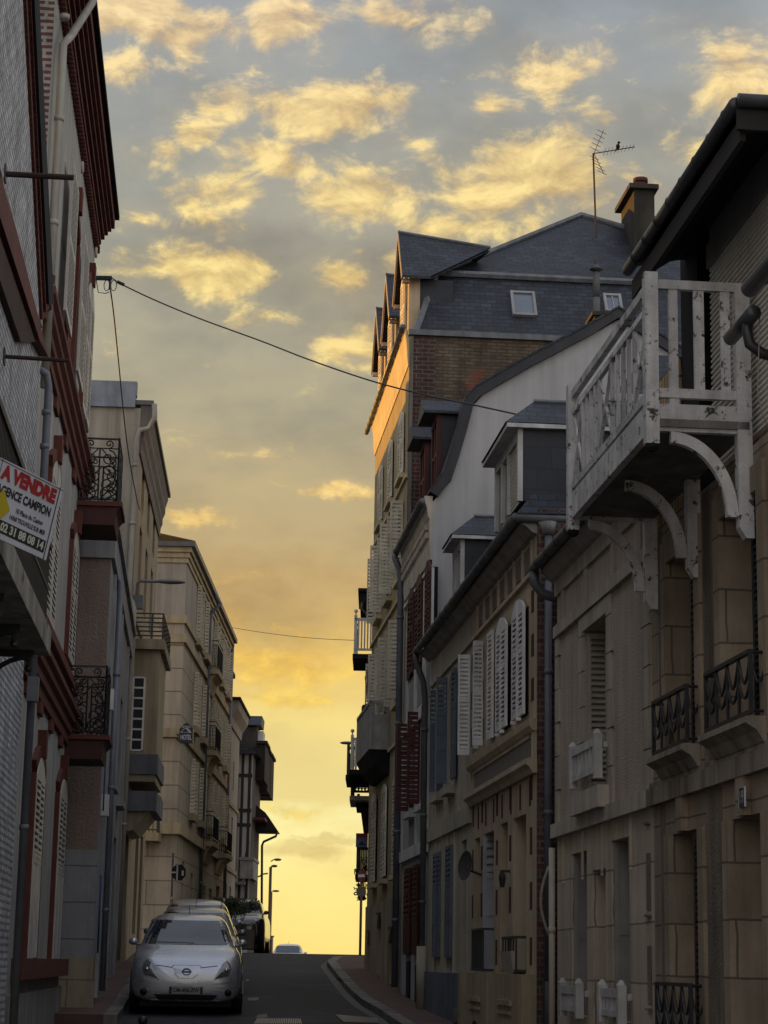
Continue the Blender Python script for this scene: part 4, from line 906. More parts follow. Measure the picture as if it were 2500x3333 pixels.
# ---- brown stone house no. 19 with the big wooden balcony (R1a)
s0, s1 = y1(11.2), y1(18.148)
T = Thing(R1, 'brown_stone_house', 'brown stone house number 19 carrying the big peeling white wooden balcony', 'house', s0, .3)
ze1 = 5.52
f1 = rect(R1, 2265, 1762, 2300, 2177); f2 = rect(R1, 2472, 1650, 2240, 2353); zt = f1[3]
up = [(f1[0], f1[1], 3.35, zt, .42), (f2[0], f2[1], 3.35, zt, .42)]
g1_ = rect(R1, 2279, 2694, 3333, 2191); g2_ = rect(R1, 2487, 2642, 3333, 2387)
gr = [(g1_[0], g1_[1], 1.0, g1_[3], .45), (g2_[0], g2_[1], .3, g2_[3], .5)]
nx = (g2_[0]-1.7, g2_[0]-.9)
mb = MB(); wall(mb, s0, s1, .2, 5.4, up+gr); T.part('wall', mb, M_stone2)
mb = MB(); mb.box(s0, s1, 0, .07, zb0-.0, zb1).box(s0, s1, .0, .04, zb1, zb1+.05)
T.part('string_course', mb, M_band2)
mb = MB()      # rough stone panels between smooth jambs
pans = [(f1[1]+.22, s1-.30), (f2[1]+.25, f1[0]-.22)]
for p, q in pans: T.part('stone_panel', MB().box(p, q, -.001, .006, zb1+.06, 5.38), M_rough2)
mb = MB()
for p, q in [(g1_[1]+.22, s1-.28), (g2_[1]+.25, g1_[0]-.22)]: T.part('stone_panel', MB().box(p, q, -.001, .006, .3, zb0-.01), M_rough2)
mb = MB()
for u in up: mb.box(u[0]-.18, u[0], 0, .03, zb1+.06, u[3]).box(u[1], u[1]+.18, 0, .03, zb1+.06, u[3]).box(u[0]-.18, u[1]+.18, 0, .03, u[3], u[3]+.2)
for u in gr: mb.box(u[0]-.18, u[0], 0, .03, .3, u[3]).box(u[1], u[1]+.18, 0, .03, .3, u[3])
for u in gr: c = (u[0]+u[1])/2; mb.box(c-.1, c+.1, 0, .06, u[3], zb0)
T.part('stone_surround', mb, M_stone2)
for u in up:
    w = window_unit(T, *u[:4], -.42, M_wood, 1, 1)
    mb = MB(); leaf(mb, u[0]+.01, u[0]+.3, u[2], u[3]-.02, -.05, .05, rails=(.5,)); T.part('shutter', mb, plaster('black_shutter', (.015, .016, .018), .6, .2, 3, .1, 50, 0), w)
window_unit(T, *gr[0][:4], -.45, M_wood, 1, 1); door_unit(T, *gr[1][:4], -.5, M_wood)
mb = MB(); leaf(mb, gr[0][0]+.01, gr[0][0]+.3, 1.0, gr[0][3]-.02, -.05, .05, rails=(.5,)); T.part('shutter', mb, plaster('black_shutter', (.015, .016, .018), .6, .2, 3, .1, 50, 0))
def swag_rail(T, a0, a1, z0, z1, n):
    """iron window guard with hanging swags and leaf shapes"""
    mb = MB(); mb.box(a0, a1, n-.02, n+.02, z1-.03, z1).box(a0, a1, n-.012, n+.012, z0, z0+.03)
    for a in (a0, a1): mb.box(a-.015, a+.015, n-.015, n+.015, z0, z1); mb.tube([(a, n, z1-.02), (a, -.02, z1-.02)], .014, 5); mb.tube([(a, n, z0+.02), (a, -.02, z0+.02)], .012, 5)
    m = 4
    for i in range(m+1):
        c = a0+(a1-a0)*i/m; mb.pz([(c-.012, z0), (c+.012, z0), (c+.028, z0+(z1-z0)*.35), (c+.008, z1-.03), (c-.008, z1-.03), (c-.028, z0+(z1-z0)*.35)], n-.008, n+.008)
    for i in range(m):
        c0, c1 = a0+(a1-a0)*i/m, a0+(a1-a0)*(i+1)/m
        for t, dz in ((.82, .42), (.45, .28)):
            zz = z0+(z1-z0)*t; mb.tube([(c0+(c1-c0)*j/8, n, zz+.05-dz*math.sin(math.pi*j/8)*(z1-z0)) for j in range(9)], .012, 5)
    # side returns
    for a in (a0, a1): mb.tube([(a, n*(1-j/8), z0+(z1-z0)*.82+.03-.4*math.sin(math.pi*j/8)*(z1-z0)) for j in range(9)], .01, 5)
    return T.part('window_guard', mb, M_iron)
for u in up:
    swag_rail(T, u[0]-.10, u[1]+.10, 3.38, 3.84, .12)
    mb = MB(); mb.pa([(0, 3.36), (.17, 3.36), (.18, 3.31), (.10, 3.26), (.05, 3.18), (0, 3.16)], u[0]-.16, u[1]+.16); T.part('sill', mb, M_band2)
swag_rail(T, gr[0][0]-.1, gr[0][1]+.1, 1.02, 1.5, .12)
# number plate
pa, pz_ = R1.p(2417, 2596, .07); hw, hh = .075, .07
pl = T.part('number_plate', MB().box(pa-hw, pa+hw, .065, .078, pz_-hh, pz_+hh), shiny('enamel_blue', (.02, .03, .06), .25))
def text_mesh(body, size, bold=0.):
    cu = bpy.data.curves.new('txt', 'FONT'); cu.body = body; cu.size = size; cu.align_x = 'CENTER'; cu.align_y = 'CENTER'; cu.extrude = .0; cu.offset = bold; cu.resolution_u = 3
    o = bpy.data.objects.new('txt', cu); COL.objects.link(o); dg = bpy.context.evaluated_depsgraph_get(); me = bpy.data.meshes.new_from_object(o.evaluated_get(dg))
    V = [tuple(v.co) for v in me.vertices]; Fs = [tuple(p.vertices) for p in me.polygons]; bpy.data.objects.remove(o); bpy.data.curves.remove(cu); bpy.data.meshes.remove(me); return V, Fs
def put_text(mb, body, size, o, X, Y, sx=1., bold=0., width=None):
    V, Fs = text_mesh(body, size, bold); w = max(v[0] for v in V)-min(v[0] for v in V); 
    if width: sx = width/w
    b = len(mb.v); mb.v += [tuple(Vector(o)+Vector(X)*v[0]*sx+Vector(Y)*v[1]) for v in V]; mb.f += [tuple(b+i for i in f) for f in Fs]; return mb
T.part('number', put_text(MB(), '19', .13, (pa, .081, pz_), (-1, 0, 0), (0, 0, 1)), M_white, pl)
T.part('plate_border', MB().box(pa-hw-.006, pa-hw, .066, .08, pz_-hh, pz_+hh).box(pa+hw, pa+hw+.006, .066, .08, pz_-hh, pz_+hh).box(pa-hw, pa+hw, .066, .08, pz_+hh, pz_+hh+.006), M_white, pl)
# top storey: shingles, dark doorway, roller shutter
sb = R1.p(2129, 1150)[0]; sc_ = R1.p(2180, 1150)[0]; sd_ = R1.p(2210, 1150)[0]; se_ = R1.p(2266, 1150)[0]; sf_ = R1.p(2296, 1150)[0]
M_shing = bricks('wood_shingles', (.55, .38, .20), (.42, .28, .15), (.05, .03, .02), .10, .17, .010, .8, .7, .5, .4)
zS = R1.p(2400, 765, -.06)[1]; zH = R1.p(2350, 668, -.06)[1]; print('eave z', zS, zH); ztop = zH
mb = MB(); mb.box(sd_, s1, -.3, -.0, 5.42, 6.75); T.part('shingle_wall', mb, M_shing)
mb = MB(); mb.box(se_, sd_-.01, -.3, -.02, 5.42, ztop); T.part('dark_opening', mb, M_dark)  # solid near-black box fills the opening in place of its unlit depth
mb = MB(); mb.box(s0, sf_, -.3, -.08, 5.42, ztop)
T.part('shutter_box', mb, M_band2)
mb = MB(); z = 5.5
while z < zS-.03:
    mb.prism([(s0, -.08, z), (s0, -.045, z+.012), (s0, -.045, z+.030), (s0, -.08, z+.042)], (sf_-s0, 0, 0)); z += .046
T.part('roller_shutter', mb, plaster('cream_roller_slats', (.72, .68, .60), .5, .15, 2, .05, 40, .1, .5))
mb = MB(); mb.box(s0, sf_, -.08, -.02, zS, zS+(zH-zS)*.5).box(s0, sf_, -.08, -.05, zS+(zH-zS)*.5, zH); T.part('shutter_header', mb, plaster('grey_header', (.30, .29, .28), .7, .2, 2, .1, 40, .1))
# balcony
nO = .80; bN, bF = R1.p(2104, 1400, nO)[0], R1.p(1843, 1500, nO)[0]
zB0, zB1 = 5.49, 5.70
B = T.part('balcony', MB().box(bN, bF, .02, nO-.11, zB0+.03, zB0+.09), plaster('old_grey_boards', (.20, .19, .17), .85, .35, 4, .2, 40, .3), label='big white wooden balcony, its paint peeling and spotted with lichen')
for a in (bN+.02, bF-.09): T.part('beam', MB().box(a, a+.06, .0, nO-.1, zB0, zB1), M_whiteold, B)
mb = MB(); mb.box(bN+.1, bF-.1, nO-.09, nO-.03, zB0, zB1+.02); T.part('beam', mb, M_whiteold, B)
zR0 = R1.g(2300, 1281, bN)[1]; zR1_ = R1.g(2300, 928, bN)[1]
for a in (bN, bF-.1):
    mb = MB(); mb.box(a, a+.1, nO-.1, nO, zB0-.10, R1.g(2100, 882, bN)[1]); T.part('post', mb, M_whiteold, B); T.part('post_foot', MB().ball((a+.05, nO-.05, zB0-.11), .056, 8, .9), M_dark, B)
for n, z, w in ((0, zR0, 0), (1, zR1_, 0)):
    mb = MB(); mb.box(bN+.02, bN+.07, .0, nO-.1, z-.035, z+.035); T.part('rail', mb, M_whiteold, B)
    mb = MB(); mb.box(bF-.08, bF-.03, .0, nO-.1, z-.035, z+.035); T.part('rail', mb, M_whiteold, B)
    mb = MB(); mb.box(bN+.1, bF-.1, nO-.08, nO-.03, z-.035, z+.035); T.part('rail', mb, M_whiteold, B)
mb = MB(); mb.box(bN+.1, bF-.1, nO-.075, nO-.035, zR1_-.19, zR1_-.14); T.part('rail', mb, M_whiteold, B)
for x0, x1 in ((2180, 2210), (2263, 2296), (2350, 2380)):
    na_, nb_ = R1.g(x0, 1100, bN)[0], R1.g(x1, 1100, bN)[0]
    T.part('baluster', MB().box(bN+.03, bN+.06, nb_, na_, zR0+.035, zR1_-.035), M_whiteold, B)
T.part('baluster', MB().box(bN+.03, bN+.07, R1.g(2215, 1310, bN)[0], R1.g(2182, 1310, bN)[0], zB1, zR0-.035), M_whiteold, B)
bl = bF-bN-.2
def slatb(a, w=.045): T.part('baluster', MB().box(a-w/2, a+w/2, nO-.07, nO-.04, zR0+.035, zR1_-.19), M_whiteold, B)
pan = [(0, .17, 'x'), (.17, .45, 'v'), (.45, .62, 'x'), (.62, .86, 'v'), (.86, 1, 'x')]
for p, q, k in pan:
    A0_, A1_ = bN+.1+bl*p, bN+.1+bl*q
    if p: slatb(A0_)
    if k == 'v':
        m = 4
        for i in range(1, m): slatb(A0_+(A1_-A0_)*i/m)
    else:
        for z0, z1 in ((zR0+.035, zR1_-.19), (zR1_-.19, zR0+.035)):
            mb = MB(); d = .018; mb.prism([(A0_, nO-.065, z0-d), (A1_, nO-.065, z1-d), (A1_, nO-.065, z1+d), (A0_, nO-.065, z0+d)], (0, .02 if z0 < z1 else .028, 0)); T.part('cross_brace', mb, M_whiteold, B)
for a in (bN+.0, (bN+bF)/2-.04, bF-.1):
    mb = MB(); mb.box(a, a+.1, .0, .11, 4.78, zR1_ if a == bN else zB0+.02); mb.pa([(0, 4.78), (.11, 4.78), (.06, 4.70), (0, 4.70)], a, a+.1); T.part('wall_post', mb, M_whiteold, B)
    K = 12; R_ = .56; zc = zB0-.62; P = []
    for i in range(K+1): th = math.pi/2*i/K; P.append((.11+.50*(1-math.cos(th)), 4.86+(zB0-4.86)*math.sin(th)))
    for i in range(K, -1, -1): th = math.pi/2*i/K; P.append((.11+.50*(1-math.cos(th))+.09*math.cos(th)*0+.085*math.cos(th), 4.86+(zB0-4.86)*math.sin(th)-.085*math.sin(th)))
    mb = MB()
    for i in range(K):
        q = [P[i], P[i+1], P[2*K+1-i-1], P[2*K+1-i]]
        mb.pa(q, a+.02, a+.08)
    T.part('arched_brace', mb, M_whiteold, B)
# corrugated drip: roof with heavy dark eaves
nE = .5; eN, eF = R1.p(2395, 338, nE)[0], R1.p(2043, 915, nE)[0]; zE = R1.p(2395, 338, nE)[1]
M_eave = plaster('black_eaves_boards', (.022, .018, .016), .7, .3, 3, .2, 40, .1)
mb = MB(); mb.tube([(eN, nE, zE), (eF, nE, zE)], .05, 12); x = eN+.2
while x < eF: mb.tube([(x, nE, zE), (x+.02, nE, zE)], .056, 12); x += .42
T.part('gutter', mb, plaster('black_gutter', (.045, .045, .048), .4, .3, 4, .05, 40, .1, .5), smooth=True)
mb = MB(); c0, c1, c2, c3 = (eN, nE-.02, zE+.03), (eF, nE-.02, zE+.03), (eF, -4, zE+1.2), (eN+4.4, -4, zE+1.2); mb.face([c0, c1, c2, c3]); mb.face([c0, c3, (eN, -8, zE+.03)]); T.part('roof', mb, M_slate)
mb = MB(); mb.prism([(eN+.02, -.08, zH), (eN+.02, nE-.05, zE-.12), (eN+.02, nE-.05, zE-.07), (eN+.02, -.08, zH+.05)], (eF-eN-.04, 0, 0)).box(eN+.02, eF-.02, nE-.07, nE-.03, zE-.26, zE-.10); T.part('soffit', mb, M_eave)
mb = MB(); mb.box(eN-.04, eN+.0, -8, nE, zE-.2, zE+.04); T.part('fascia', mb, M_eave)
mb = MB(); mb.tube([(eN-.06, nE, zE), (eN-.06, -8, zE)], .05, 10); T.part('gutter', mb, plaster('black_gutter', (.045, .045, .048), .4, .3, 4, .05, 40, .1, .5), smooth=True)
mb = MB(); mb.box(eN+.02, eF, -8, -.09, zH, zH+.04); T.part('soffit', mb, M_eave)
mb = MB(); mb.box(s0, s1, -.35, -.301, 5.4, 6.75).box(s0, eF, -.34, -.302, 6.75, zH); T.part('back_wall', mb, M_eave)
# nearer porch gutter and elbow pipe entering at the right edge
gN = Thing(R1, 'porch_roof', 'dark porch eaves with round gutter and elbow pipe cutting in beside the balcony at the right edge', 'porch roof', y1(12.0), 5.6, .3)
gs = y1(13.4); n1_, z1_ = R1.g(2440, 940, gs); ge = R1.p(2540, 800, n1_)[0]
mb = MB(); mb.tube([(gs, n1_, z1_), (gs-2.2, n1_, z1_)], .062, 14)
gN.part('gutter', mb, plaster('black_gutter', (.045, .045, .048), .4, .3, 4, .05, 40, .1, .5), smooth=True)
n2_, z2_ = R1.g(2390, 1088, gs+.35)
mb = MB(); mb.tube([(gs+.45, n2_, z2_), (gs-.15, n2_, z2_+.0)], .052, 14); gN.part('gutter', mb, plaster('black_gutter', (.045, .045, .048), .4, .3, 4, .05, 40, .1, .5), smooth=True)
pp = [R1.g(2440, 1030, gs), R1.g(2432, 1075, gs), R1.g(2440, 1120, gs), R1.g(2480, 1150, gs), R1.g(2530, 1165, gs)]
gN.part('elbow_pipe', MB().tube([(gs, n, z) for n, z in pp], .038, 12), plaster('black_gutter', (.045, .045, .048), .4, .3, 4, .05, 40, .1, .5), smooth=True)
mb = MB(); mb.prism([(gs-2.2, n1_-.05, z1_+.06), (gs-2.2, n1_-1.6, z1_+1.0), (gs-2.2, n1_-1.6, z1_+.9), (gs-2.2, n1_-.05, z1_-.02)], (2.1, 0, 0)); gN.part('roof_edge', mb, M_eave)
cb = [R1.g(x, y, gs-.1) for x, y in ((2473, 1000), (2470, 1150), (2466, 1270), (2478, 1340), (2505, 1400))]
gN.part('cable', MB().tube([(gs-.1, n, z) for n, z in cb], .004, 5), plaster('pale_cable', (.35, .31, .25), .6, .2, 3, 0, 30, 0), smooth=True)
# ================================================================ beyond the crest on the right (R5)
R5 = Fac(-.30, .0003, 1)
T = Thing(R5, 'seafront_house', 'distant house past the crest, only its stacked balconies showing beyond the ochre corner', 'house', 58, 1.8)
mb = MB(); wall(mb, 58, 80, 1.5, 14.2, []); mb.face([(58, 0, 1.5), (58, -6, 1.5), (58, -6, 14.2), (58, 0, 14.2)]); T.part('wall', mb, plaster('seafront_render', (.22, .21, .19), .85, .3, 1, .2, 50, .3))
def far_balcony(aN, x0, yt, yb, slab, mat, L_=2.6, finial=True, solid=False, bars=5):
    nO = R5.g(x0, yb, aN)[0]; zt = R5.g(x0, yt, aN)[1]; zb = R5.g(x0, yb, aN)[1]
    b = T.part('balcony', MB().box(aN-.02, aN+L_, 0, nO+.03, zb-.14, zb), slab)
    mb = MB()
    for a in (aN, aN+L_-.07):
        mb.box(a, a+.09, nO-.09, nO, zb, zt+.08)
        if finial: mb.tube([(a+.045, nO-.045, zt+.08), (a+.045, nO-.045, zt+.16)], .02, 6); mb.ball((a+.045, nO-.045, zt+.2), .06, 8)
    mb.box(aN+.02, aN+.06, 0, nO-.09, zt-.09, zt).box(aN+.02, aN+.06, 0, nO-.09, zb+.1, zb+.17).box(aN, aN+L_, nO-.07, nO-.02, zt-.09, zt).box(aN, aN+L_, nO-.07, nO-.02, zb+.1, zb+.16)
    for i in range(bars): c = (nO-.09)*(i+.5)/bars; mb.box(aN+.025, aN+.055, c-.025, c+.025, zb+.17, zt-.09)
    if mat is M_iron: mb.box(aN+.02, aN+.05, 0, nO-.05, (zt+zb)/2-.012, (zt+zb)/2+.012); [mb.tube(spiral(((nO-.05)*(k+.5)/2, zb+(zt-zb)*.5), min(.13, (zt-zb)*.3), 1.3, 0, lambda u, z: (aN+.03, u, z), 10), .012, 4) for k in range(2)]
    for i in range(int(L_/.3)): c = aN+.15+.3*i; mb.box(c, c+.05, nO-.06, nO-.03, zb+.16, zt-.09)
    T.part('railing', mb, mat, b); return b, nO, zt, zb
far_balcony(60, 1151, 2010, 2128, M_dark, M_white)
mb = MB(); nn = R5.g(1172, 1940, 61)[0]; zz = R5.g(1172, 1960, 61)[1]; zy = R5.g(1172, 1918, 61)[1]
mb.box(61, 64, 0, nn, zz, zy).box(60.9, 64.1, 0, nn+.06, zy-.08, zy+.02); T.part('bay_roof', mb, M_dark)
pipe(T, [(61, nn-.08, zz), (61, nn-.06, zz-.2), (61, .1, zz-.45), (61, .06, zz-.6)], .05, M_iron)
b, nO, zt, zb = far_balcony(62, 1140, 2400, 2505, M_dark, M_white, bars=4)
far_balcony(63.5, 1128, 2430, 2522, M_dark, M_iron, 3, False)
far_balcony(65, 1141, 2542, 2590, M_white, M_iron, 3, False)
far_balcony(66, 1162, 2592, 2610, M_dark, M_iron, 3, False)
mb = MB(); q = R5.g(1172, 2620, 66); q2 = R5.g(1180, 2700, 66); mb.prism([(66, 0, q[1]), (66, q[0], q[1]), (66, q2[0]*.9, q2[1]), (66, 0, q2[1])], (2, 0, 0)); T.part('bay_window', mb, M_wood)
far_balcony(66.5, 1159, 2757, 2845, M_dark, M_iron, 3, False, bars=6)
# small blue-and-red notice on the balcony
aS = 66.3; q0 = R5.g(1159, 2712, aS); q1 = R5.g(1197, 2758, aS)
TS = Thing(R5, 'estate_notice', 'small red and blue agency notice hung on a balcony beyond the ochre corner', 'notice board', aS, q1[1], q1[0])
TS.part('board', MB().box(aS, aS+.02, q1[0], q0[0], q1[1], q0[1]), plaster('notice_blue', (.16, .18, .30), .6, .2, 3, 0, 30, 0))
h = q0[1]-q1[1]; TS.part('heading', MB().box(aS-.006, aS-.001, q1[0]+.01, q0[0]-.01, q0[1]-h*.3, q0[1]-.01), plaster('notice_red', (.35, .04, .04), .6, .2, 3, 0, 30, 0))
cn = (q0[0]+q1[0])/2; m_ = MB()
m_.prism([(aS-.004, cn-.14, q1[1]+.06), (aS-.004, cn+.14, q1[1]+.06), (aS-.004, cn, q1[1]+.2)], (.002, 0, 0)); TS.part('emblem', m_, plaster('notice_dark', (.03, .04, .12), .6, .2, 3, 0, 30, 0))
# hanging plant under it
def leaves(mb, c, r, n, s, rnd):
    for _ in range(n):
        while True:
            d = Vector((rnd.uniform(-1, 1), rnd.uniform(-1, 1), rnd.uniform(-1, 1)))
            if d.length < 1: break
        p = Vector(c)+Vector((d.x*r[0], d.y*r[1], d.z*r[2])); a = Vector((rnd.gauss(0, 1), rnd.gauss(0, 1), rnd.gauss(0, 1))).normalized(); b = a.orthogonal().normalized()
        k = s*rnd.uniform(.6, 1.3); mb.face([p-a*k, p+b*k*.45, p+a*k, p-b*k*.45])
    return mb
rn = random.Random(5)
M_leaf = plaster('dark_leaves', (.035, .05, .02), .7, .5, 6, 0, 30, 0)
for k, (yy, r) in enumerate(((2838, .24), (2900, .26))):
    n_, z_ = R5.g(1178, yy, 66.6)
    P_ = Thing(R5, 'hanging_plant', ('bushy plant spilling through the bars under the small agency notice', 'trailing plant hanging lowest, behind the no-entry sign')[k], 'plant', 66.6, z_-.3, n_)
    P_.part('foliage', leaves(MB(), (66.6, n_, z_), (.3, r, .32), 260, .055, rn), M_leaf)
    P_.part('pot', MB().tube([(66.6, n_, z_-.3), (66.6, n_, z_-.1)], .09, 10, r2=.12), M_wood)
# street lamp arm on the far house
n_, z_ = R5.g(1118, 2418, 64); 
TL = Thing(R5, 'wall_lamp', 'small grey lamp head reaching out from the far right balconies', 'street lamp', 64, z_, 0)
TL.part('arm', MB().tube([(64, .0, z_+.02), (64, n_-.25, z_+.02)], .02, 6), M_iron)
mb = MB(); mb.ball((64, 0, 0), 1, 10); mb.v = [(64+(x-64)*.1, n_-.1+y*.22, z_+z*.05) for x, y, z in mb.v]; TL.part('lamp_head', mb, plaster('lamp_grey', (.2, .2, .21), .5, .2, 3, 0, 30, 0), smooth=True)
# no-entry sign on its pole
sY = 56.3; S0 = atY(1177, 2851, sY); base = atY(1172, 3110, sY)
NS = wthing('no_entry_sign', 'round red and white no-entry sign on a tall thin pole at the crest', 'road sign', (base.x, sY, gz(sY)+.11)); NS.off = (base.x, sY, gz(sY)+.11)
NS.part('pole', MB().tube([(base.x, sY, gz(sY)), (S0.x, sY, S0.z+.35)], .035, 8), plaster('rust_brown_pole', (.12, .07, .04), .6, .3, 4, 0, 30, 0), smooth=True)
K = 24; rr = .19; d_ = sY-.05
mb = MB(); mb.prism([(S0.x+rr*.6*math.cos(2*math.pi*i/K), d_-rr*.8*math.cos(2*math.pi*i/K), S0.z+rr*math.sin(2*math.pi*i/K)) for i in range(K)], (.012, .015, 0)); ds = NS.part('disc', mb, plaster('sign_red', (.12, .02, .02), .5, .2, 3, 0, 30, 0))
mb = MB(); mb.prism([(S0.x-rr*.45-.006, d_+rr*.6-.008, S0.z-.04), (S0.x+rr*.45-.006, d_-rr*.6-.008, S0.z-.04), (S0.x+rr*.45-.006, d_-rr*.6-.008, S0.z+.04), (S0.x-rr*.45-.006, d_+rr*.6-.008, S0.z+.04)], (.003, .004, 0)); NS.part('bar', mb, M_white, ds)
mb = MB(); mb.prism([(S0.x+rr*.7*math.cos(2*math.pi*i/K), d_+.02, S0.z-.42+rr*.7*math.sin(2*math.pi*i/K)) for i in range(K)], (0, .015, 0)); NS.part('lower_disc', mb, plaster('sign_back', (.16, .13, .10), .5, .2, 3, 0, 30, 0))
# ================================================================ left row
L1 = Fac(-2.096, -.0846, -1)
yl = lambda y: y*L1.L
M_wl1 = plaster('grey_white_render', (.44, .43, .40), .85, .2, 1, .2, 60, .25)
M_redt = plaster('brick_red_trim', (.135, .042, .031), .75, .25, 3, .2, 60, .15)
M_redd = bricks('dark_red_corbel_brick', (.16, .045, .032), (.10, .03, .025), (.05, .03, .025), .22, .07, .010, .85, .6)
M_wbrick = bricks('white_painted_brick', (.60, .61, .62), (.52, .53, .55), (.26, .27, .28), .22, .072, .014, .85, 1.6, .5, .55, vscale=3.5, patch=((.36, .37, .38), 1.6, .56))
M_mott = bricks('mottled_old_brick', (.15, .055, .045), (.10, .05, .04), (.30, .28, .25), .23, .08, .022, .9, .9, .5, .5, patch=((.30, .28, .25), 5., .62))
M_wpipe = plaster('cream_pipe', (.42, .40, .34), .6, .2, 3, .05, 40, .25, .4)
# ---- white and red house (L1)
s0, s1 = yl(22.5), yl(32.0)
T = Thing(L1, 'red_trimmed_house', 'grey-white house with brick-red mouldings, corbelled cornice and two wrought iron corner balconies', 'house', s0, .6)
zc0, zc1 = 12.95, 13.55
mb = MB(); wall(mb, s0, s1, .4, zc0+.1, []); mb.face([(s1, 0, .4), (s1, -8, .4), (s1, -8, zc0), (s1, 0, zc0)]); T.part('wall', mb, M_wl1)
mb = MB(); mb.pa([(-.001, 1), (-8, 1), (-8, zc1), (-.001, zc1)], s0-.02, s0-.001); T.part('side_wall', mb, M_mott)
mb = MB()
for i, (n0, z) in enumerate(((.05, zc0), (.09, zc0+.10), (.14, zc0+.20), (.19, zc0+.29), (.24, zc0+.37), (.29, zc0+.44))): mb.box(s0-.05, s1+.0+.04*i, -.01, n0, z, z+.099 if i < 5 else zc1)
T.part('cornice', mb, M_redt)
mb = MB(); x = s0
while x < s1-.06: mb.box(x, x+.07, .0, .085, zc0-.10, zc0+.0); x += .14
T.part('dentils', mb, M_redd)
T.part('roof_edge', MB().box(s0-.1, s1+.22, -3, .36, zc1, zc1+.08), M_dark)
def band(z0, z1, t, a0=s0, a1=s1, nm='string_course'):
    return T.part(nm, MB().box(a0, a1, 0, t, z0, z1), M_redt)
band(9.34, 9.50, .09); band(5.60, 5.74, .09)
for zb in (8.62, 4.72):
    mb = MB(); mb.pa([(0, zb), (.05, zb), (.05, zb+.13), (.09, zb+.16), (.09, zb+.27), (.14, zb+.31), (.14, zb+.40), (.19, zb+.44), (.19, zb+.52), (0, zb+.54)], s0, s1); T.part('moulding', mb, M_redt)
    for k in range(5):
        x = s0+.9+k*1.95; T.part('bracket_block', MB().box(x, x+.5, 0, .045, zb-.16, zb), M_redt)
def surround(T, p, q, z0, z1, rise, mat=M_redt, w=.15, t=.06):
    mb = MB(); mb.box(p-w, p, 0, t, z0, z1-rise).box(q, q+w, 0, t, z0, z1-rise); K = 8; m = (p+q)/2; R = (q-p)/2
    for i in range(K):
        f0, f1 = i/K, (i+1)/K
        a, b = p-w+(q-p+2*w)*f0, p-w+(q-p+2*w)*f1; c, d = p+(q-p)*f0, p+(q-p)*f1
        zo = lambda f: z1+w-rise*(2*f-1)**2*1.; zi = lambda f: z1-rise*(2*f-1)**2
        mb.pz([(a, zo(f0)-.0), (b, zo(f1)), (d, zi(f1)), (c, zi(f0))], 0, t)
    mb.pz([(m-.1, z1), (m+.1, z1), (m+.14, z1+.34), (m-.14, z1+.34)], .0, t+.05)
    return T.part('window_surround', mb, mat)
M_ws = plaster('white_louvre_paint', (.52, .51, .47), .45, .2, 3, .1, 60, .15, .6)
for c, z0, z1, st in ((25.85, 1.6, 4.05, 'tall'), (30.1, 1.6, 4.15, 'tall'), (25.85, 5.76, 7.85, 'mid'), (30.35, 5.9, 7.85, 'mid'), (30.75, 9.75, 11.9, 'mid')):
    p, q = yl(c-.72), yl(c+.72); surround(T, p, q, z0, z1, .25)
    closed_pair(T, p, q, z0, z1, .025, M_ws, .25, .075, rails=(.52,) if st == 'mid' else (.48, .5), solid=() if st == 'mid' else (0, 1))
p, q = yl(26.55), yl(27.75); surround(T, p, q, 9.55, 11.75, .25)
w = T.part('window', MB().box(p, q, -.0, .012, 9.55, 11.7), M_redt)
for a, b in ((yl(25.15), yl(26.35)), (yl(27.9), yl(29.1))): mb = MB(); leaf(mb, a, b, 9.7, 11.75, .08, .075); T.part('shutter', mb, M_ws, w)
T.part('sill', MB().box(s0+1.2, s1-.02, 0, .14, 1.36, 1.6), M_redt)
T.part('base', MB().box(s0, s1+.01, 0, .05, .3, 1.2), plaster('grey_base_render', (.30, .29, .27), .9, .25, 1, .3, 50, .3))
# ring bolts
for x, y in ((268, 545), (313, 822)):
    a, z = L1.p(x, y, .1); T.part('ring', MB().tube([(a+.07*math.cos(t*math.pi/5), .1, z+.07*math.sin(t*math.pi/5)) for t in range(11)], .02, 5), M_cream)
# pipes
def pp(F, x, y, n): a, z = F.p(x, y, n); return (a, n, z)
pw0, pw1 = pp(L1, 205, 140, .10), pp(L1, 150, 1180, .10)
am = (pw0[0]+pw1[0])/2
pipe(T, [(am+1.2, .36, 13.6), (am+1.1, .34, 13.35), (am+.3, .16, pw0[2]+.25), (am, .10, pw0[2]), (am, .10, 8.0)], .05, M_wpipe, collars=[(am, .1, z) for z in (12.6, 11.3, 10.0, 9.2)])
T.part('pipe_sleeve', MB().tube([(am, .10, 9.0), (am, .10, 9.35)], .058, 10), M_redt)
pipe(T, [(am-.1, .02, 8.2), (am-.05, .12, 8.15), (am-.02, .15, 8.0), (am-.02, .14, .9)], .045, M_pipe, collars=[(am-.02, .14, z) for z in (7.7, 7.3, 4.9, 3.0)])
T.part('junction_box', MB().box(am-.35, am-.2, .12, .24, 4.35, 4.62), M_pipe)
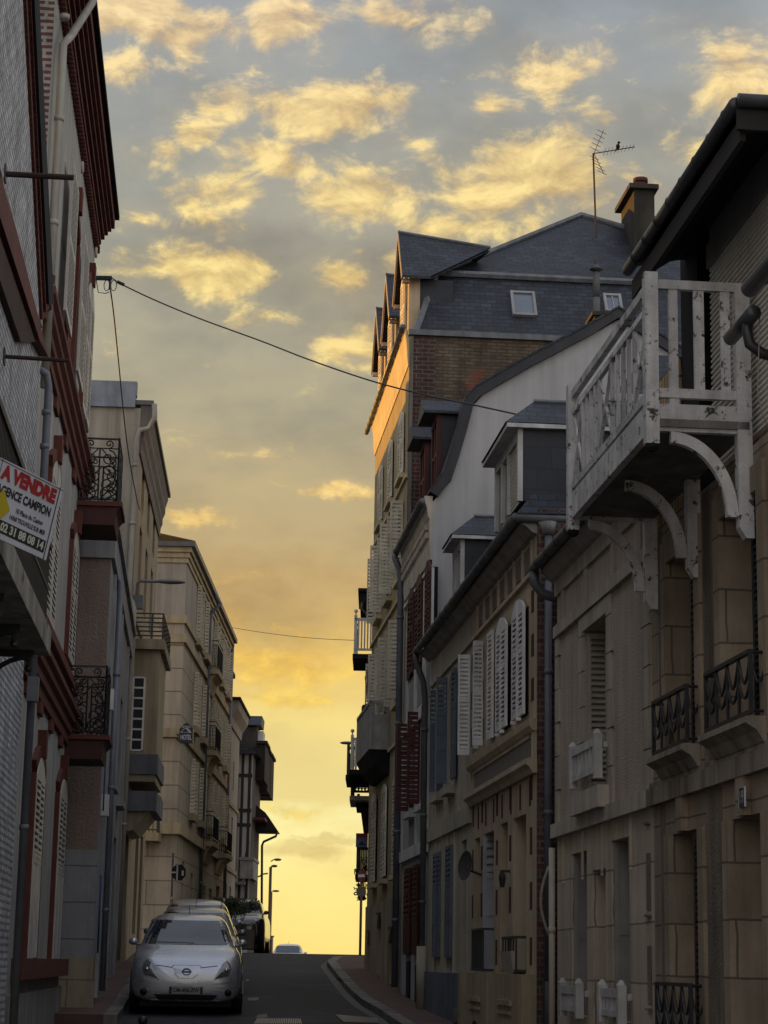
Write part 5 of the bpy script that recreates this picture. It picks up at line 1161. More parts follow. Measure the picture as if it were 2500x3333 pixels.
# wrought-iron corner balconies standing out past the far end
def iron_balcony(xl, xr, ytl, ytr, ybl, ybr, aN, aF, label):
    n1 = L1.g(xr, ytr, aN)[0]; zt = L1.g(xr, ytr, aN)[1]; zb = L1.g(xr, ybr, aN)[1]; n0 = .0
    b = T.part('balcony', MB().box(aN-.06, aF, 0, n1+.09, zb-.05, zb+.02), M_redt, label=label)
    mb = MB(); mb.pa([(0, zb-.34), (n1-.02, zb-.34), (n1+.0, zb-.12), (n1+.06, zb-.05), (0, zb-.05)], aN-.02, aF); T.part('slab', mb, plaster('dark_red_slab', (.075, .028, .025), .7, .25, 3, .2, 60, .2), b)
    mb = MB()
    def face(P2, u0, u1):       # panel of scrollwork ; P2(u, z)
        W = u1-u0; H = zt-zb
        for u in (u0, u1): mb.tube([P2(u, zb), P2(u, zt+.02)], .016, 5)
        mb.tube([P2(u0, zt), P2(u1, zt)], .018, 5); mb.tube([P2(u0, zt-.15*H), P2(u1, zt-.15*H)], .010, 4); mb.tube([P2(u0, zb+.06), P2(u1, zb+.06)], .010, 4)
        c = (u0+u1)/2
        mb.tube([P2(c, zb+.06), P2(c, zt-.15*H)], .014, 5)
        for s in (-1, 1):
            for cy, r, tn, st, dr in ((.14, .17, 1.6, -90, 1), (.30, .15, 1.6, 90, -1), (.50, .12, 1.5, -90, 1), (.70, .13, 1.5, 90, -1), (.92, .07, 1.4, -90, 1)):
                cu = c+s*W*.24; mb.tube(spiral((cu, zb+cy*H), r*min(1, W/.55)*1.0, tn, math.radians(st), P2, 16, s*dr), .011, 4)
            mb.tube([P2(c+s*W*(.05+.4*math.sin(math.pi*t/10)), zb+H*(.06+.78*t/10)) for t in range(11)], .010, 4)
    face(lambda u, z: (aN, u, z), 0.02, n1); face(lambda u, z: (u, n1, z), aN, aN+(aF-aN)*.5); face(lambda u, z: (u, n1, z), aN+(aF-aN)*.5, aF); face(lambda u, z: (aF, u, z), 0.02, n1)
    T.part('railing', mb, M_iron, b)
iron_balcony(283, 389, 1397, 1430, 1620, 1640, s1-1.3, s1-.1, 'upper wrought-iron scroll balcony on a dark red slab')
iron_balcony(244, 348, 2153, 2170, 2375, 2398, s1-1.3, s1-.1, 'lower wrought-iron scroll balcony on a dark red slab')
# ---- near white brick house (L0)
a0, a1 = yl(9), yl(22.1); nW = .1
T = Thing(L1, 'white_brick_house', 'white painted brick house at the left edge with dark red verge and bracketed balcony', 'house', yl(16), .3)
r0, r1 = L1.p(58, -400, nW), L1.p(139, 1050, nW)
zA = lambda a: r0[1]+(r1[1]-r0[1])*(a-r0[0])/(r1[0]-r0[0])
mb = MB(); mb.pz([(a0, .2), (a1, .2), (a1, zA(a1)), (r0[0], r0[1]), (a0, r0[1]+1)], nW-.3, nW); T.part('wall', mb, M_wbrick)
def pxpoly(P, n): return [L1.p(x, y, n) for x, y in P]
for P, t, m in (([(70, -300), (86, -300), (152, 1030), (138, 1040)], .13, M_redd), ([(86, -300), (98, -300), (161, 1005), (150, 1015)], .16, M_redd), ([(98, -300), (114, -300), (176, 985), (160, 990)], .19, M_dark)):
    q = pxpoly(P, nW+t-.1); T.part('verge', MB().pz(q, nW, nW+t-.1), m)
q = pxpoly([(-40, 560), (22, 760), (128, 1160), (100, 1110), (-40, 700)], nW); T.part('lintel', MB().pz(q, nW, nW+.10), M_redt)
q = pxpoly([(-40, 720), (98, 1112), (48, 1112), (-40, 860)], nW); T.part('soffit', MB().pz(q, nW, nW+.06), plaster('brown_soffit', (.06, .035, .028), .8, .3, 3, .2, 40, .1))
mb = MB()
for y in range(1300, 1500, 24):
    (p_, z), (q_, _) = L1.p(-20, y, nW), L1.p(72-(y-1300)*.12, y, nW); mb.box(p_, q_, nW, nW+.022, z-.02, z+.0)
T.part('quoin_joints', mb, M_band2)
# cable with leaf-like ties down the rake
cpts = [(-5, 540), (10, 610), (40, 720), (75, 860), (105, 980), (135, 1065)]
T.part('cable', MB().tube([pp(L1, x, y, nW+.03) for x, y in cpts], .012, 5), M_iron)
# concrete balcony with dark screened railing
nO = .70; aE = yl(17.9); zs0, zs1 = 4.20, 4.42
b = T.part('balcony', MB().box(a0, aE, nW, nO, zs0, zs1), plaster('stained_concrete', (.46, .43, .36), .9, .5, 3, .4, 40, .4, grime=((.07, .065, .05), 3., .58)), label='concrete balcony slab on iron brackets behind the for-sale board')
zr = L1.p(160, 1765, nO-.05)[1]
mb = MB()
x = aE-.05
while x > yl(13): mb.box(x-.02, x, nO-.07, nO-.045, zs1, zr); x -= .09
mb.box(yl(12), aE-.03, nO-.08, nO-.03, zr-.05, zr).box(yl(12), aE-.03, nO-.075, nO-.04, zs1+.35, zs1+.38)
for i in range(5): n = nW+.08+.11*i; mb.box(aE-.06, aE-.04, n, n+.02, zs1, zr)
mb.box(aE-.07, aE-.03, nW, nO-.03, zr-.05, zr)
T.part('railing', mb, M_iron, b)
T.part('privacy_screen', MB().box(yl(12), aE-.2, nO-.10, nO-.085, zs1+.05, zr-.06), plaster('brown_reed_screen', (.07, .055, .035), .9, .4, 12, .8, 60, .5), b)
for yv in (17.6, 16.2, 14.8, 13.4):
    x = yl(yv); mb = MB(); mb.box(x-.02, x+.02, nW, nO-.12, zs0-.06, zs0).box(x-.02, x+.02, nW, nW+.05, zs0-.55, zs0)
    K = 8; mb.tube([(x, nW+.03+.42*(1-math.cos(math.pi/2*i/K)), zs0-.5+.44*math.sin(math.pi/2*i/K)) for i in range(K+1)], .022, 6)
    mb.tube([(x, nO-.16, zs0-.06), (x, nO-.16, zs0-.14)], .02, 6); mb.ball((x, nO-.16, zs0-.16), .035, 8); mb.ball((x, nW+.1, zs0-.56), .05, 6); T.part('bracket', mb, M_iron, b)
# two iron rods reaching out from the wall
for k, (P, lab) in enumerate((((15, 566, 240, 578), 'thick rusty iron bar sticking out above the red lintel'), ((12, 1160, 225, 1174), 'thinner black iron bar sticking out below the red lintel'))):
    a, z = L1.p(P[0], P[1], nW); n_, z2 = L1.g(P[2], P[3], a)
    R_ = Thing(L1, 'iron_bar', lab, 'iron bar', a, z, nW, 'iron bars on the white brick wall'); R_.part('bar', MB().tube([(a, nW-.02, z), (a, n_, z2)], .028 if k == 0 else .02, 8), plaster('rusty_iron', (.045, .028, .022), .8, .4, 6, .3, 60, 0)); R_.part('plate', MB().box(a-.07, a+.07, nW, nW+.015, z-.07, z+.07), M_iron)
# for-sale board
Yb = 12.8; TL = atY(3, 1489, Yb); W_ = Vector((0, .55, 0))
TR = atY(206, 1591, Yb+.47); wv_ = TR-TL; hv = atY(150, 1824, Yb+.40)-TR; nn = wv_.cross(hv).normalized()
if nn.y > 0: nn = -nn
S_ = wthing('for_sale_board', 'white agency for-sale board with red and black lettering hung on the left balcony', 'sign board', tuple(TL)); S_.off = tuple(TL)
def sp(u, v, d=0.): return TL+wv_*u+hv*v+nn*d
def quad(mb, u0, v0, u1, v1, d0, d1): return mb.prism([sp(u0, v0, d0), sp(u1, v0, d0), sp(u1, v1, d0), sp(u0, v1, d0)], nn*(d1-d0))
S_.part('board', quad(MB(), 0, 0, 1, 1, -.012, 0), plaster('sign_white', (.46, .48, .52), .35, .1, 2, .02, 30, .1, .5))
M_sblack = plaster('sign_black', (.02, .02, .02), .5, .1, 2, 0, 30, 0); M_sred = plaster('sign_lettering_red', (.26, .015, .015), .5, .1, 2, 0, 30, 0)
S_.part('phone_strip', quad(MB(), 0, .76, .93, .925, .0, .002), M_sblack)
ux, uy = wv_.normalized(), -hv.normalized(); WL, HL = wv_.length, hv.length
S_.part('heading', put_text(MB(), 'A VENDRE', HL*.25, sp(.49, .165, .004), ux, uy, 1, .008, WL*.86), M_sred)
S_.part('agency_name', put_text(MB(), 'AGENCE CAMPION', HL*.16, sp(.47, .39, .004), ux, uy, 1, .003, WL*.85), M_sblack)
S_.part('address', put_text(put_text(MB(), '10 Place du Casino', HL*.09, sp(.60, .565, .004), ux, uy, 1, .001, WL*.42), '14360 TROUVILLE SUR MER', HL*.085, sp(.60, .675, .004), ux, uy, 1, .001, WL*.56), M_sblack)
S_.part('phone_number', put_text(MB(), 'Tél. 02 31 88 08 14', HL*.15, sp(.465, .845, .004), ux, uy, 1, .003, WL*.88), plaster('sign_cream', (.42, .42, .36), .5, .1, 2, 0, 30, 0))
mb = MB(); c = sp(.15, .60, .003); mb.prism([c-uy*.115, c+ux*.09, c+uy*.115, c-ux*.09], nn*.002); S_.part('yellow_lozenge', mb, plaster('sign_yellow', (.42, .34, .02), .4, .1, 2, 0, 30, 0))
mb = MB(); quad(mb, .0, .022, 1, .03, .001, .003); quad(mb, .945, 0, .957, 1, .001, .003); quad(mb, .03, 0, .037, .76, .001, .003); S_.part('border', mb, M_sblack)
# ---- low pink house (L2a)
L2 = Fac(-4.40+.0903*32.7, -.0903, -1); y2 = lambda y: y*L2.L
M_pink = plaster('pink_roughcast', (.30, .235, .20), .95, .2, .8, 1.0, 22, .15)
M_lw = plaster('pale_grey_paint', (.34, .35, .36), .75, .2, 1.5, .2, 60, .25)
s0, s1 = y2(32.75), y2(43.98)
T = Thing(L2, 'pink_house', 'narrow low house end in pink roughcast above pale blocks, with a white parapet', 'house', s0, .8)
mb = MB(); mb.face([(s0, 0, 3.25), (s0, -4, 3.25), (s0, -4, 7.95), (s0, 0, 7.95)]); T.part('side_wall', mb, M_pink)
mb = MB(); mb.box(s0-.01, s0+.2, -4, .005, 1.62, 3.28); T.part('lower_side_wall', mb, bricks('pale_painted_block', (.27, .28, .29), (.26, .27, .28), (.13, .135, .14), 3, .56, .012, .8, .4, 0, .2))
mb = MB(); mb.box(s0-.04, s0+.2, -4, .04, .5, 1.62); T.part('base', mb, bricks('cream_block_base', (.31, .27, .19), (.30, .26, .18), (.17, .15, .11), .8, .5, .012, .85, .3, .5, .2))
mb = MB(); mb.box(s0-.05, s1, -4, .06, 7.95, 8.42).box(s0-.08, s1, -4, .12, 8.42, 8.52).box(s0-.05, s0+.2, -4, .05, 8.52, 8.95); T.part('parapet', mb, M_lw)
o = [(y2(36.2), y2(37.3), 1.2, 3.9, .25), (y2(35.9), y2(36.9), 4.6, 6.6, .2), (y2(39.8), y2(41), 4.6, 6.6, .2), (y2(39.4), y2(41), 1.2, 3.9, .3)]
mb = MB(); wall(mb, s0, s1, .6, 8.2, o); T.part('wall', mb, M_lw)
for i, q in enumerate(o):
    if i in (0, 3): door_unit(T, *q[:4], -.22, M_wood)
    else: window_unit(T, *q[:4], -.18, M_white); T.part('sill', MB().box(q[0]-.1, q[1]+.1, 0, .14, q[2]-.12, q[2]), M_lw)
for yv in (33.9, 37.9, 42): T.part('pilaster', MB().box(y2(yv), y2(yv)+.25, 0, .05, 1.0, 7.9), M_lw)
pipe(T, [(y2(34.5), .10, 7.9), (y2(34.5), .10, 1.1)], .05, M_pipe, collars=[(y2(34.5), .1, z) for z in (6.3, 4.4, 2.4)])
pipe(T, [(s0+.15, .05, 6.2), (s0+.15, .05, 4.1), (s0+.15, .05, 3.9)], .012, plaster('blue_cable', (.02, .05, .16), .5, .2, 3, 0, 30, 0), name='blue_cable')
pipe(T, [(s0+.3, .06, 2.9), (s0+.3, .06, 1.7)], .015, plaster('blue_cable', (.02, .05, .16), .5, .2, 3, 0, 30, 0), name='blue_cable')
for z, yv in ((5.55, 33.2), (3.85, 33.2)): T.part('meter_box', MB().box(y2(yv), y2(yv)+.25, 0, .12, z, z+.34), M_white)
# ---- tall cream house with oriel (L2b)
L3 = Fac(-5.42+.057*44, -.057, -1); y3 = lambda y: y*L3.L
M_cr3 = plaster('cream_grey_render', (.34, .31, .25), .9, .2, .8, .25, 50, .3)
M_cr4 = plaster('yellow_cream_render', (.33, .28, .19), .85, .2, 1, .2, 50, .3)
s0, s1 = y3(44), y3(53.2); ze = 13.55
T = Thing(L3, 'cream_corner_house', 'tall cream house with blue zinc parapet, yellow oriel and black railed balcony', 'house', s0, 1.3)
o = [(y3(49), y3(50.2), 2.2, 4.6, .3), (y3(44.6), y3(46.4), 1.6, 4.5, .3), (y3(51), y3(52.2), 1.8, 4.6, .3)]+[(y3(c), y3(c)+1, z, z+1.6, .2) for c in (45.5, 48, 50.6) for z in (9.6, 11.6)]+[(y3(c), y3(c)+1, 6.2, 7.8, .2) for c in (48.4, 50.8)]
mb = MB(); wall(mb, s0, s1, 1.0, ze, o); T.part('wall', mb, M_cr4)
for i, q in enumerate(o):
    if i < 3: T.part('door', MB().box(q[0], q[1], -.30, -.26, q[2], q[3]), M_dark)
    else: window_unit(T, *q[:4], -.18, M_white)
mb = MB(); mb.box(s0-.02, s0+.2, -6, .002, 1, 13.52); T.part('side_wall', mb, M_cr3)
mb = MB(); mb.box(s0-.1, s0+.2, -6, -.12, 13.52, 13.80).box(s0-.06, s0+.2, -6, -.10, 13.80, 14.12); T.part('parapet', mb, M_zinc)
mb = MB(); mb.pa([(0, 12.5), (.04, 12.5), (.06, 12.75), (.10, 12.85), (.10, 13.0), (.16, 13.15), (.16, 13.3), (.22, 13.5), (.22, 13.6), (0, 13.6)], s0, s1); T.part('cornice', mb, plaster('grey_brown_cornice', (.17, .15, .13), .8, .3, 2, .2, 50, .3))
mb = MB(); mb.box(s0-.05, s1+.1, -3, .28, 13.6, 13.70); T.part('roof_edge', mb, M_gutter)
for z in (8.9, 5.4): T.part('string_course', MB().box(s0, s1, 0, .05, z, z+.14), M_cr4)
x = s0-.10
pipe(T, [(x, .30, 13.6), (x, .32, 13.3), (x, .2, 13.05), (x, .0, 13.0), (x, -.05, 12.8), (x, -.08, 9.3), (x, .0, 9.15), (x, .05, 9.0), (x, .02, 1.6)], .06, M_wpipe, collars=[(x, -.07, z) for z in (12.2, 10.9)]+[(x, .03, z) for z in (8.2, 6.2, 4.4)])
T.part('sun_blocker', MB().box(y3(35), s0+.1, -7.5, -3.2, 1, 12.6), M_cr3)  # unseen block added to keep the low sun off the far slate dormer
# oriel
p0, p1 = s0+.4, s0+3.4; nO = .62; zo0, zo1 = 5.15, 8.2
b = T.part('oriel', MB().box(p0, p1, 0, nO, zo0+.2, zo1), M_cr4, label='yellow cream oriel with blue-grey bands and a tall side window')
z_ = lambda y: L3.g(450, y, p0)[1]
mb = MB(); mb.box(p0-.05, p1+.05, 0, nO+.05, z_(2520), z_(2455)).box(p0-.05, p1+.05, 0, nO+.06, z_(2640), z_(2575)); T.part('blue_band', mb, plaster('grey_blue_band', (.15, .16, .18), .8, .25, 1.5, .2, 60, .2), b)
mb = MB(); mb.pa([(0, z_(2670)-.25), (.2, z_(2670)-.2), (nO-.1, z_(2640)), (0, z_(2640))], p0+.05, p1-.05); T.part('bracket', mb, M_cr4, b)
wn0, wn1 = .06, .34; mb = MB(); zw0, zw1 = z_(2442), z_(2205)
mb.box(p0-.02, p0, wn0, wn0+.04, zw0, zw1).box(p0-.02, p0, wn1-.04, wn1, zw0, zw1)
for i in range(8): z = zw0+(zw1-zw0)*i/7; mb.box(p0-.018, p0, wn0+.04, wn1-.04, z-.02, z+.02)
w = T.part('side_window', mb, M_white, b); T.part('pane', MB().box(p0-.008, p0+.01, wn0+.04, wn1-.04, zw0, zw1), M_glass, w)
b = T.part('balcony', MB().box(p0-.15, p1+.3, 0, nO+.1, zo1, zo1+.22), M_cr4, label='balcony with black horizontal rails on top of the oriel')
mb = MB(); zt = L3.g(530, 1998, p0-.1)[1]
for i in range(6): z = zo1+.3+(zt-zo1-.3)*i/5; mb.tube([(p0-.1, .02, z), (p0-.1, nO+.05, z)], .018, 5); mb.tube([(p0-.1, nO+.05, z), (p1+.25, nO+.05, z)], .018, 5)
for n in (.02, nO*.7, nO+.05): mb.box(p0-.12, p0-.08, n-.02, n+.02, zo1+.2, zt)
for i in range(1, 7): a = p0-.1+(p1-p0+.35)*i/6; mb.box(a-.02, a+.02, nO+.03, nO+.07, zo1+.2, zt)
T.part('railing', mb, M_iron, b)
# wall street lamp
a, z = s0+.25, L3.g(505, 1893, s0+.25)[1]; n1_, n2_ = L3.g(508, 1893, a)[0], L3.g(605, 1893, a)[0]; nA = L3.g(445, 1893, a)[0]
SL = Thing(L3, 'wall_street_lamp', 'flat grey street lamp on a horizontal arm fixed high on the cream corner house', 'street lamp', a, z-.6, 0)
SL.part('arm', MB().tube([(a, 0, z-.55), (a, .06, z-.5), (a, .08, z-.05), (a, .14, z), (a, n1_+.05, z)], .03, 8), M_pipe, smooth=True)
mb = MB(); mb.ball((0, 0, 0), 1, 14); mb.v = [(a+x*.13, (n1_+n2_)/2+y*(n2_-n1_)/2, z+(zz*.07 if zz > 0 else zz*.045)) for x, y, zz in mb.v]; h = SL.part('lamp_head', mb, plaster('lamp_grey', (.2, .2, .21), .5, .2, 3, 0, 30, 0), smooth=True)
SL.part('control_box', MB().box(a-.1, a+.08, .01, .22, z-.62, z-.32), M_pipe)
# ---- hotel (L3)
H = Fac(-5.66, .0005, -1)
M_hot = bricks('hotel_ashlar', (.42, .37, .28), (.37, .325, .25), (.20, .18, .14), 1.6, .66, .02, .85, .3, .5, .15)
M_hotp = plaster('hotel_render', (.37, .335, .28), .85, .15, .7, .15, 50, .2)
M_hotb = plaster('hotel_yellow_band', (.42, .35, .22), .85, .2, 1, .15, 50, .25)
s0, s1 = 58.0, 76.0; ze = 13.2
T = Thing(H, 'corner_hotel', 'four-storey cream hotel on the corner with small railed balconies up its street front', 'hotel', s0, 1.8)
zb = [11.0, 10.45, 7.75, 5.15]
wins = []
for c in (61.6, 64.6, 68.2, 71.2, 74.2): wins += [(c, c+1.1, 11.15, 12.75, .2), (c, c+1.1, 8.5, 10.1, .2), (c, c+1.1, 5.9, 7.5, .2)]
lo = [(60, 60.8, 2.6, 4.4, .25), (63, 63.8, 2.6, 4.2, .25), (67.4, 68.6, 1.8, 4.0, .3), (70, 71.2, 1.8, 4.0, .3), (73, 74.6, 1.8, 4.2, .3)]
mb = MB(); wall(mb, s0, s1, zb[0], ze, [w for w in wins if w[2] > zb[0]]); mb.box(s0-.001, s0+.05, -9, 0, zb[0], ze); T.part('top_wall', mb, M_hotp)
mb = MB(); wall(mb, s0, s1, 1.2, zb[0], [w for w in wins if w[2] < zb[0]]+lo); mb.box(s0-.002, s0+.05, -9, 0, 1.2, zb[0]); T.part('wall', mb, M_hot)
for z, h, t in ((zb[0], .22, .06), (zb[1], .25, .07), (zb[2], .25, .08), (zb[3]-.1, .3, .12)):
    T.part('string_course', MB().box(s0-t, s1, -9, t, z, z+h), M_hotb)
mb = MB()
for i, (t, z) in enumerate(((.04, 12.75), (.08, 12.9), (.14, 13.05))): mb.box(s0-t, s1, -9, t, z, z+.149)
T.part('cornice', mb, M_hotb)
mb = MB(); mb.box(s0-.24, s1+.1, -9.2, .24, ze, ze+.14); mb.prism([(s0-.24, .24, ze+.14), (s1+.1, .24, ze+.14), (s1+.1, -4, ze+1.6), (s0+3, -4, ze+1.6)], (0, 0, .02)); T.part('roof', mb, M_gutter)
M_hs = plaster('hotel_shutter_cream', (.62, .57, .42), .5, .2, 3, .1, 50, .1, .6)
for w in wins:
    u = window_unit(T, *w[:4], -.18, M_white)
    for s, e in ((w[0], w[0]-.05), (w[1], w[1]+.02)): mb = MB(); leaf(mb, .02, .15, w[2], w[3], e, .1, perp=True, rails=(.5,)); T.part('shutter', mb, M_hs, u)
    T.part('sill', MB().box(w[0]-.1, w[1]+.1, 0, .16, w[2]-.22, w[2]-.02), M_hotb)
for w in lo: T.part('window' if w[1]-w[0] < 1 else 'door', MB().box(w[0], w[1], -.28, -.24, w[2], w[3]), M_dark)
pipe(T, [(65.6, .22, ze), (65.6, .4, ze-.3), (65.6, .12, ze-.6), (65.6, .08, ze-.8), (65.6, .08, 1.8)], .06, M_pipe, collars=[(65.6, .08, z) for z in (10, 7, 4)])
pipe(T, [(75.6, .1, ze), (75.6, .1, 1.8)], .06, M_pipe)
for (xr, yt, yb, aN) in ((710, 2086, 2178, 66.2), (703, 2349, 2442, 66.4), (696, 2641, 2738, 66.6), (742, 2692, 2778, 72)):
    n1 = H.g(xr, yt, aN)[0]; zt = H.g(xr, yt, aN)[1]; z0 = H.g(xr, yb, aN)[1]; aF = aN+2.2
    mb = MB(); mb.box(aN-.05, aF, 0, n1+.05, z0-.16, z0); mb.pa([(0, z0-.16), (n1, z0-.16), (n1*.5, z0-.32), (.06, z0-.7), (0, z0-.7)], aN+.05, aF-.1); b = T.part('balcony', mb, M_hotb)
    mb = MB()
    for z, r in ((zt, .02), (zt-.13, .014), (z0+.1, .014)):
        mb.tube([(aN, .02, z), (aN, n1, z)], r, 5); mb.tube([(aN, n1, z), (aF-.05, n1, z)], r, 5)
    for i in range(7): n = .02+(n1-.02)*i/6; mb.tube([(aN, n, z0), (aN, n, zt-.13)], .009, 4)
    for i in range(18): a = aN+(aF-aN-.05)*i/17; mb.tube([(a, n1, z0), (a, n1, zt-.13)], .009, 4)
    T.part('railing', mb, M_iron, b)
# balcony on the hotel's side towards the viewer
q0 = H.g(454, 2700, s0-.8); q1 = H.g(521, 2590, s0-.8)
mb = MB(); mb.box(s0-.85, s0-.01, q0[0]-.3, q1[0], q0[1]-.30, q0[1]-.08); b = T.part('balcony', mb, M_hotb)
mb = MB()
for z in (q1[1], q1[1]-.12, q0[1]+.0): mb.tube([(s0-.8, q0[0]-.3, z), (s0-.8, q1[0]-.05, z)], .018, 5); mb.tube([(s0-.8, q1[0]-.05, z), (s0-.02, q1[0]-.05, z)], .018, 5)
for i in range(9): n = q1[0]-.05-.11*i; mb.tube([(s0-.8, n, q0[1]-.08), (s0-.8, n, q1[1])], .01, 4)
for i in range(6): a = s0-.8+.13*i; mb.tube([(a, q1[0]-.05, q0[1]-.08), (a, q1[0]-.05, q1[1])], .012, 4)
T.part('railing', mb, M_iron, b)
# hotel sign, double-faced, fixed to the street front
aS = 57.5; c0 = H.g(583, 2416, aS); c1 = H.g(628, 2372, aS); zt = H.g(605, 2354, aS)[1]; wS = c1[0]-c0[0]
HS = Thing(H, 'hotel_sign', 'dark blue arched hotel sign with white lettering projecting from the corner hotel', 'hotel sign', aS, c0[1], c0[0])
def archp(n0, n1, z0, zs, rise, K=10): return [(n0, z0), (n1, z0)]+[(n1-(n1-n0)*i/K, zs+rise*math.sin(math.pi*i/K)) for i in range(K+1)]
M_sblue = plaster('sign_navy', (.02, .028, .05), .4, .2, 2, 0, 30, 0)
M_sgrey = plaster('sign_pale_grey', (.34, .36, .40), .5, .1, 2, 0, 30, 0)
HS.part('panel', MB().pa(archp(c0[0], c1[0], c0[1], c1[1], zt-c1[1]), aS, aS+.3), M_sblue)
zm_ = c0[1]+(zt-c0[1])*.5; cx_ = (c0[0]+c1[0])/2
xd = (0, 1, 0) if H.sg > 0 else (0, 1, 0)
V_ = MB(); put_text(V_, 'HOTEL', (zt-c0[1])*.36, (aS-.012, cx_, c0[1]+(zt-c0[1])*.25), (0, 1, 0), (0, 0, 1), 1, .006, wS*.82); HS.part('lettering', V_, M_sgrey)
V_ = MB(); put_text(V_, 'REYNITA', (zt-c0[1])*.17, (aS-.012, cx_, c0[1]+(zt-c0[1])*.80), (0, 1, 0), (0, 0, 1), 1, .003, wS*.66); HS.part('upper_lettering', V_, M_sgrey)
mb = MB(); mb.pa(archp(c0[0]+.03, c1[0]-.03, zm_, zm_+.01, .13), aS-.008, aS-.002); HS.part('arch_emblem', mb, M_sgrey)
mb = MB(); mb.pa(archp(c0[0]+.07, cx_+.06, zm_+.015, zm_+.02, .09), aS-.014, aS-.009); HS.part('arch_emblem_inset', mb, M_sblue)  # smaller navy arch laid on the grey emblem
HS.part('bracket', MB().tube([(aS+.1, 0, zt-.3), (aS+.1, c0[0]+.1, zt-.3)], .02, 5).tube([(aS+.1, 0, c0[1]+.1), (aS+.1, c0[0]+.1, c0[1]+.1)], .02, 5).tube([(aS+.1, -.05, c0[1]+.1), (58.02, -.05, c0[1]+.1)], .02, 5).tube([(aS+.1, -.05, zt-.3), (58.02, -.05, zt-.3)], .02, 5), M_iron)
# back of an octagonal stop sign on its pole at the side street
sY = 54.6; c = atY(582, 2840, sY); bs = atY(553, 3090, sY)
ST = wthing('stop_sign', 'black back of an octagonal road sign on a leaning pole at the side street corner', 'road sign', (bs.x, sY, gz(sY)+.0)); ST.off = (bs.x, sY, gz(sY))
ST.part('pole', MB().tube([(bs.x, sY, gz(sY)), (c.x-.17, sY+.03, c.z+.5)], .03, 8), M_iron, smooth=True)
r = .20
mb = MB(); mb.prism([(c.x+r*math.cos(math.pi/8+math.pi/4*i), sY-.02, c.z+r*math.sin(math.pi/8+math.pi/4*i)*1.12) for i in range(8)], (0, .015, 0)); dd = ST.part('plate', mb, M_dark)
ST.part('rail', MB().box(c.x-.06, c.x-.02, sY-.035, sY-.022, c.z-.2, c.z+.2).box(c.x-.2, c.x-.07, sY-.035, sY-.022, c.z-.02, c.z+.02).box(c.x+.08, c.x+.13, sY-.035, sY-.022, c.z-.08, c.z+.05), plaster('sign_rail_grey', (.3, .3, .3), .5, .2, 3, 0, 30, 0), dd)
# ---- small grey-white house (L4)
K4 = Fac(-5.63, .0005, -1)
T = Thing(K4, 'grey_house', 'slim grey-white house wedged between the corner hotel and the half-timbered house', 'house', 76.1, 1.6)
o = [(77, 77.5, 8.2, 9.3, .15), (79, 79.5, 8.0, 9.1, .15), (77, 77.7, 2.6, 4.4, .2), (79.2, 79.9, 2.6, 4.4, .2), (77, 77.7, 5.6, 7.0, .2), (79, 79.7, 5.6, 7.0, .2)]
mb = MB(); wall(mb, 76.1, 82, 1.2, 10.6, o); T.part('wall', mb, M_hotp)
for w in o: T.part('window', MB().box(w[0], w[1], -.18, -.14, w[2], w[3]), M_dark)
mb = MB(); mb.pa([(0, 10.2), (.06, 10.2), (.1, 10.5), (.3, 10.8), (.34, 11.1), (0, 11.1)], 76.1, 82.1); T.part('cornice', mb, M_hotp)
for z in (7.3, 4.9): T.part('string_course', MB().box(76.1, 82, 0, .06, z, z+.15), M_hotb)
mb = MB(); mb.box(76.0, 82.3, -4, .4, 11.1, 11.2); T.part('roof_edge', mb, M_dark)
q = K4.g(757, 2178, 77); mb = MB(); mb.box(77, 78.5, -.9, q[0]-.08, 11.2, q[1]-.15); d = T.part('dormer', mb, M_hotp); mb = MB(); mb.box(76.9, 78.6, -1, q[0], q[1]-.15, q[1]); T.part('dormer_roof', mb, M_dark, d)
# ---- half-timbered house (L5)
K5 = Fac(-5.2, .0005, -1)
s0 = 84.; T = Thing(K5, 'half_timbered_house', 'black and white half-timbered house with steep slate roof and jettied brown bays', 'house', s0, 1.6)
zE = K5.g(800, 2455, s0)[1]; nL, nR = K5.g(740, 2600, s0)[0], 0.
T.part('wall', MB().box(s0, s0+.1, -4, 0, 1.0, zE), plaster('infill_white', (.46, .46, .46), .85, .15, 1, .1, 50, .2))
T.part('street_wall', MB().box(s0+.1, s0+6, -4, .0, 1.0, zE), plaster('dark_old_render', (.09, .08, .07), .9, .4, 2, .2, 50, .4))
M_tim = plaster('black_timber', (.018, .022, .02), .7, .3, 3, .2, 40, 0)
mb = MB()
for x0, x1, y0, y1_ in ((757, 765, 2455, 2930), (783, 792, 2455, 2930), (806, 815, 2455, 2930)):
    a, b = K5.g(x0, 2600, s0)[0], K5.g(x1, 2600, s0)[0]; mb.box(s0-.04, s0, a, b, K5.g(x0, y1_, s0)[1], zE)
for y in (2524, 2638, 2685): z = K5.g(790, y, s0)[1]; mb.box(s0-.03, s0, -1.2, .0, z-.07, z+.07)
q = [K5.g(x, y, s0) for x, y in ((806, 2740), (812, 2740), (786, 2870), (780, 2870))]; mb.pa(q, s0-.035, s0)
T.part('timber_frame', mb, M_tim)
z0, z1 = K5.g(770, 2860, s0)[1], K5.g(770, 2524, s0)[1]; mb = MB(); mb.box(s0-.05, s0, -1.6, K5.g(775, 2600, s0)[0], z0, z1); T.part('green_shutter', mb, plaster('dark_green_paint', (.012, .035, .03), .6, .2, 3, .1, 40, 0))
mb = MB(); tip = K5.g(841, 2455, s0-.2); pk = K5.g(770, 2388, s0-.2); mb.pa([(tip[0], tip[1]), (pk[0]-1.5, pk[1]+1.1), (pk[0]-1.5, tip[1])], s0-.3, s0+3); T.part('roof', mb, M_slate)
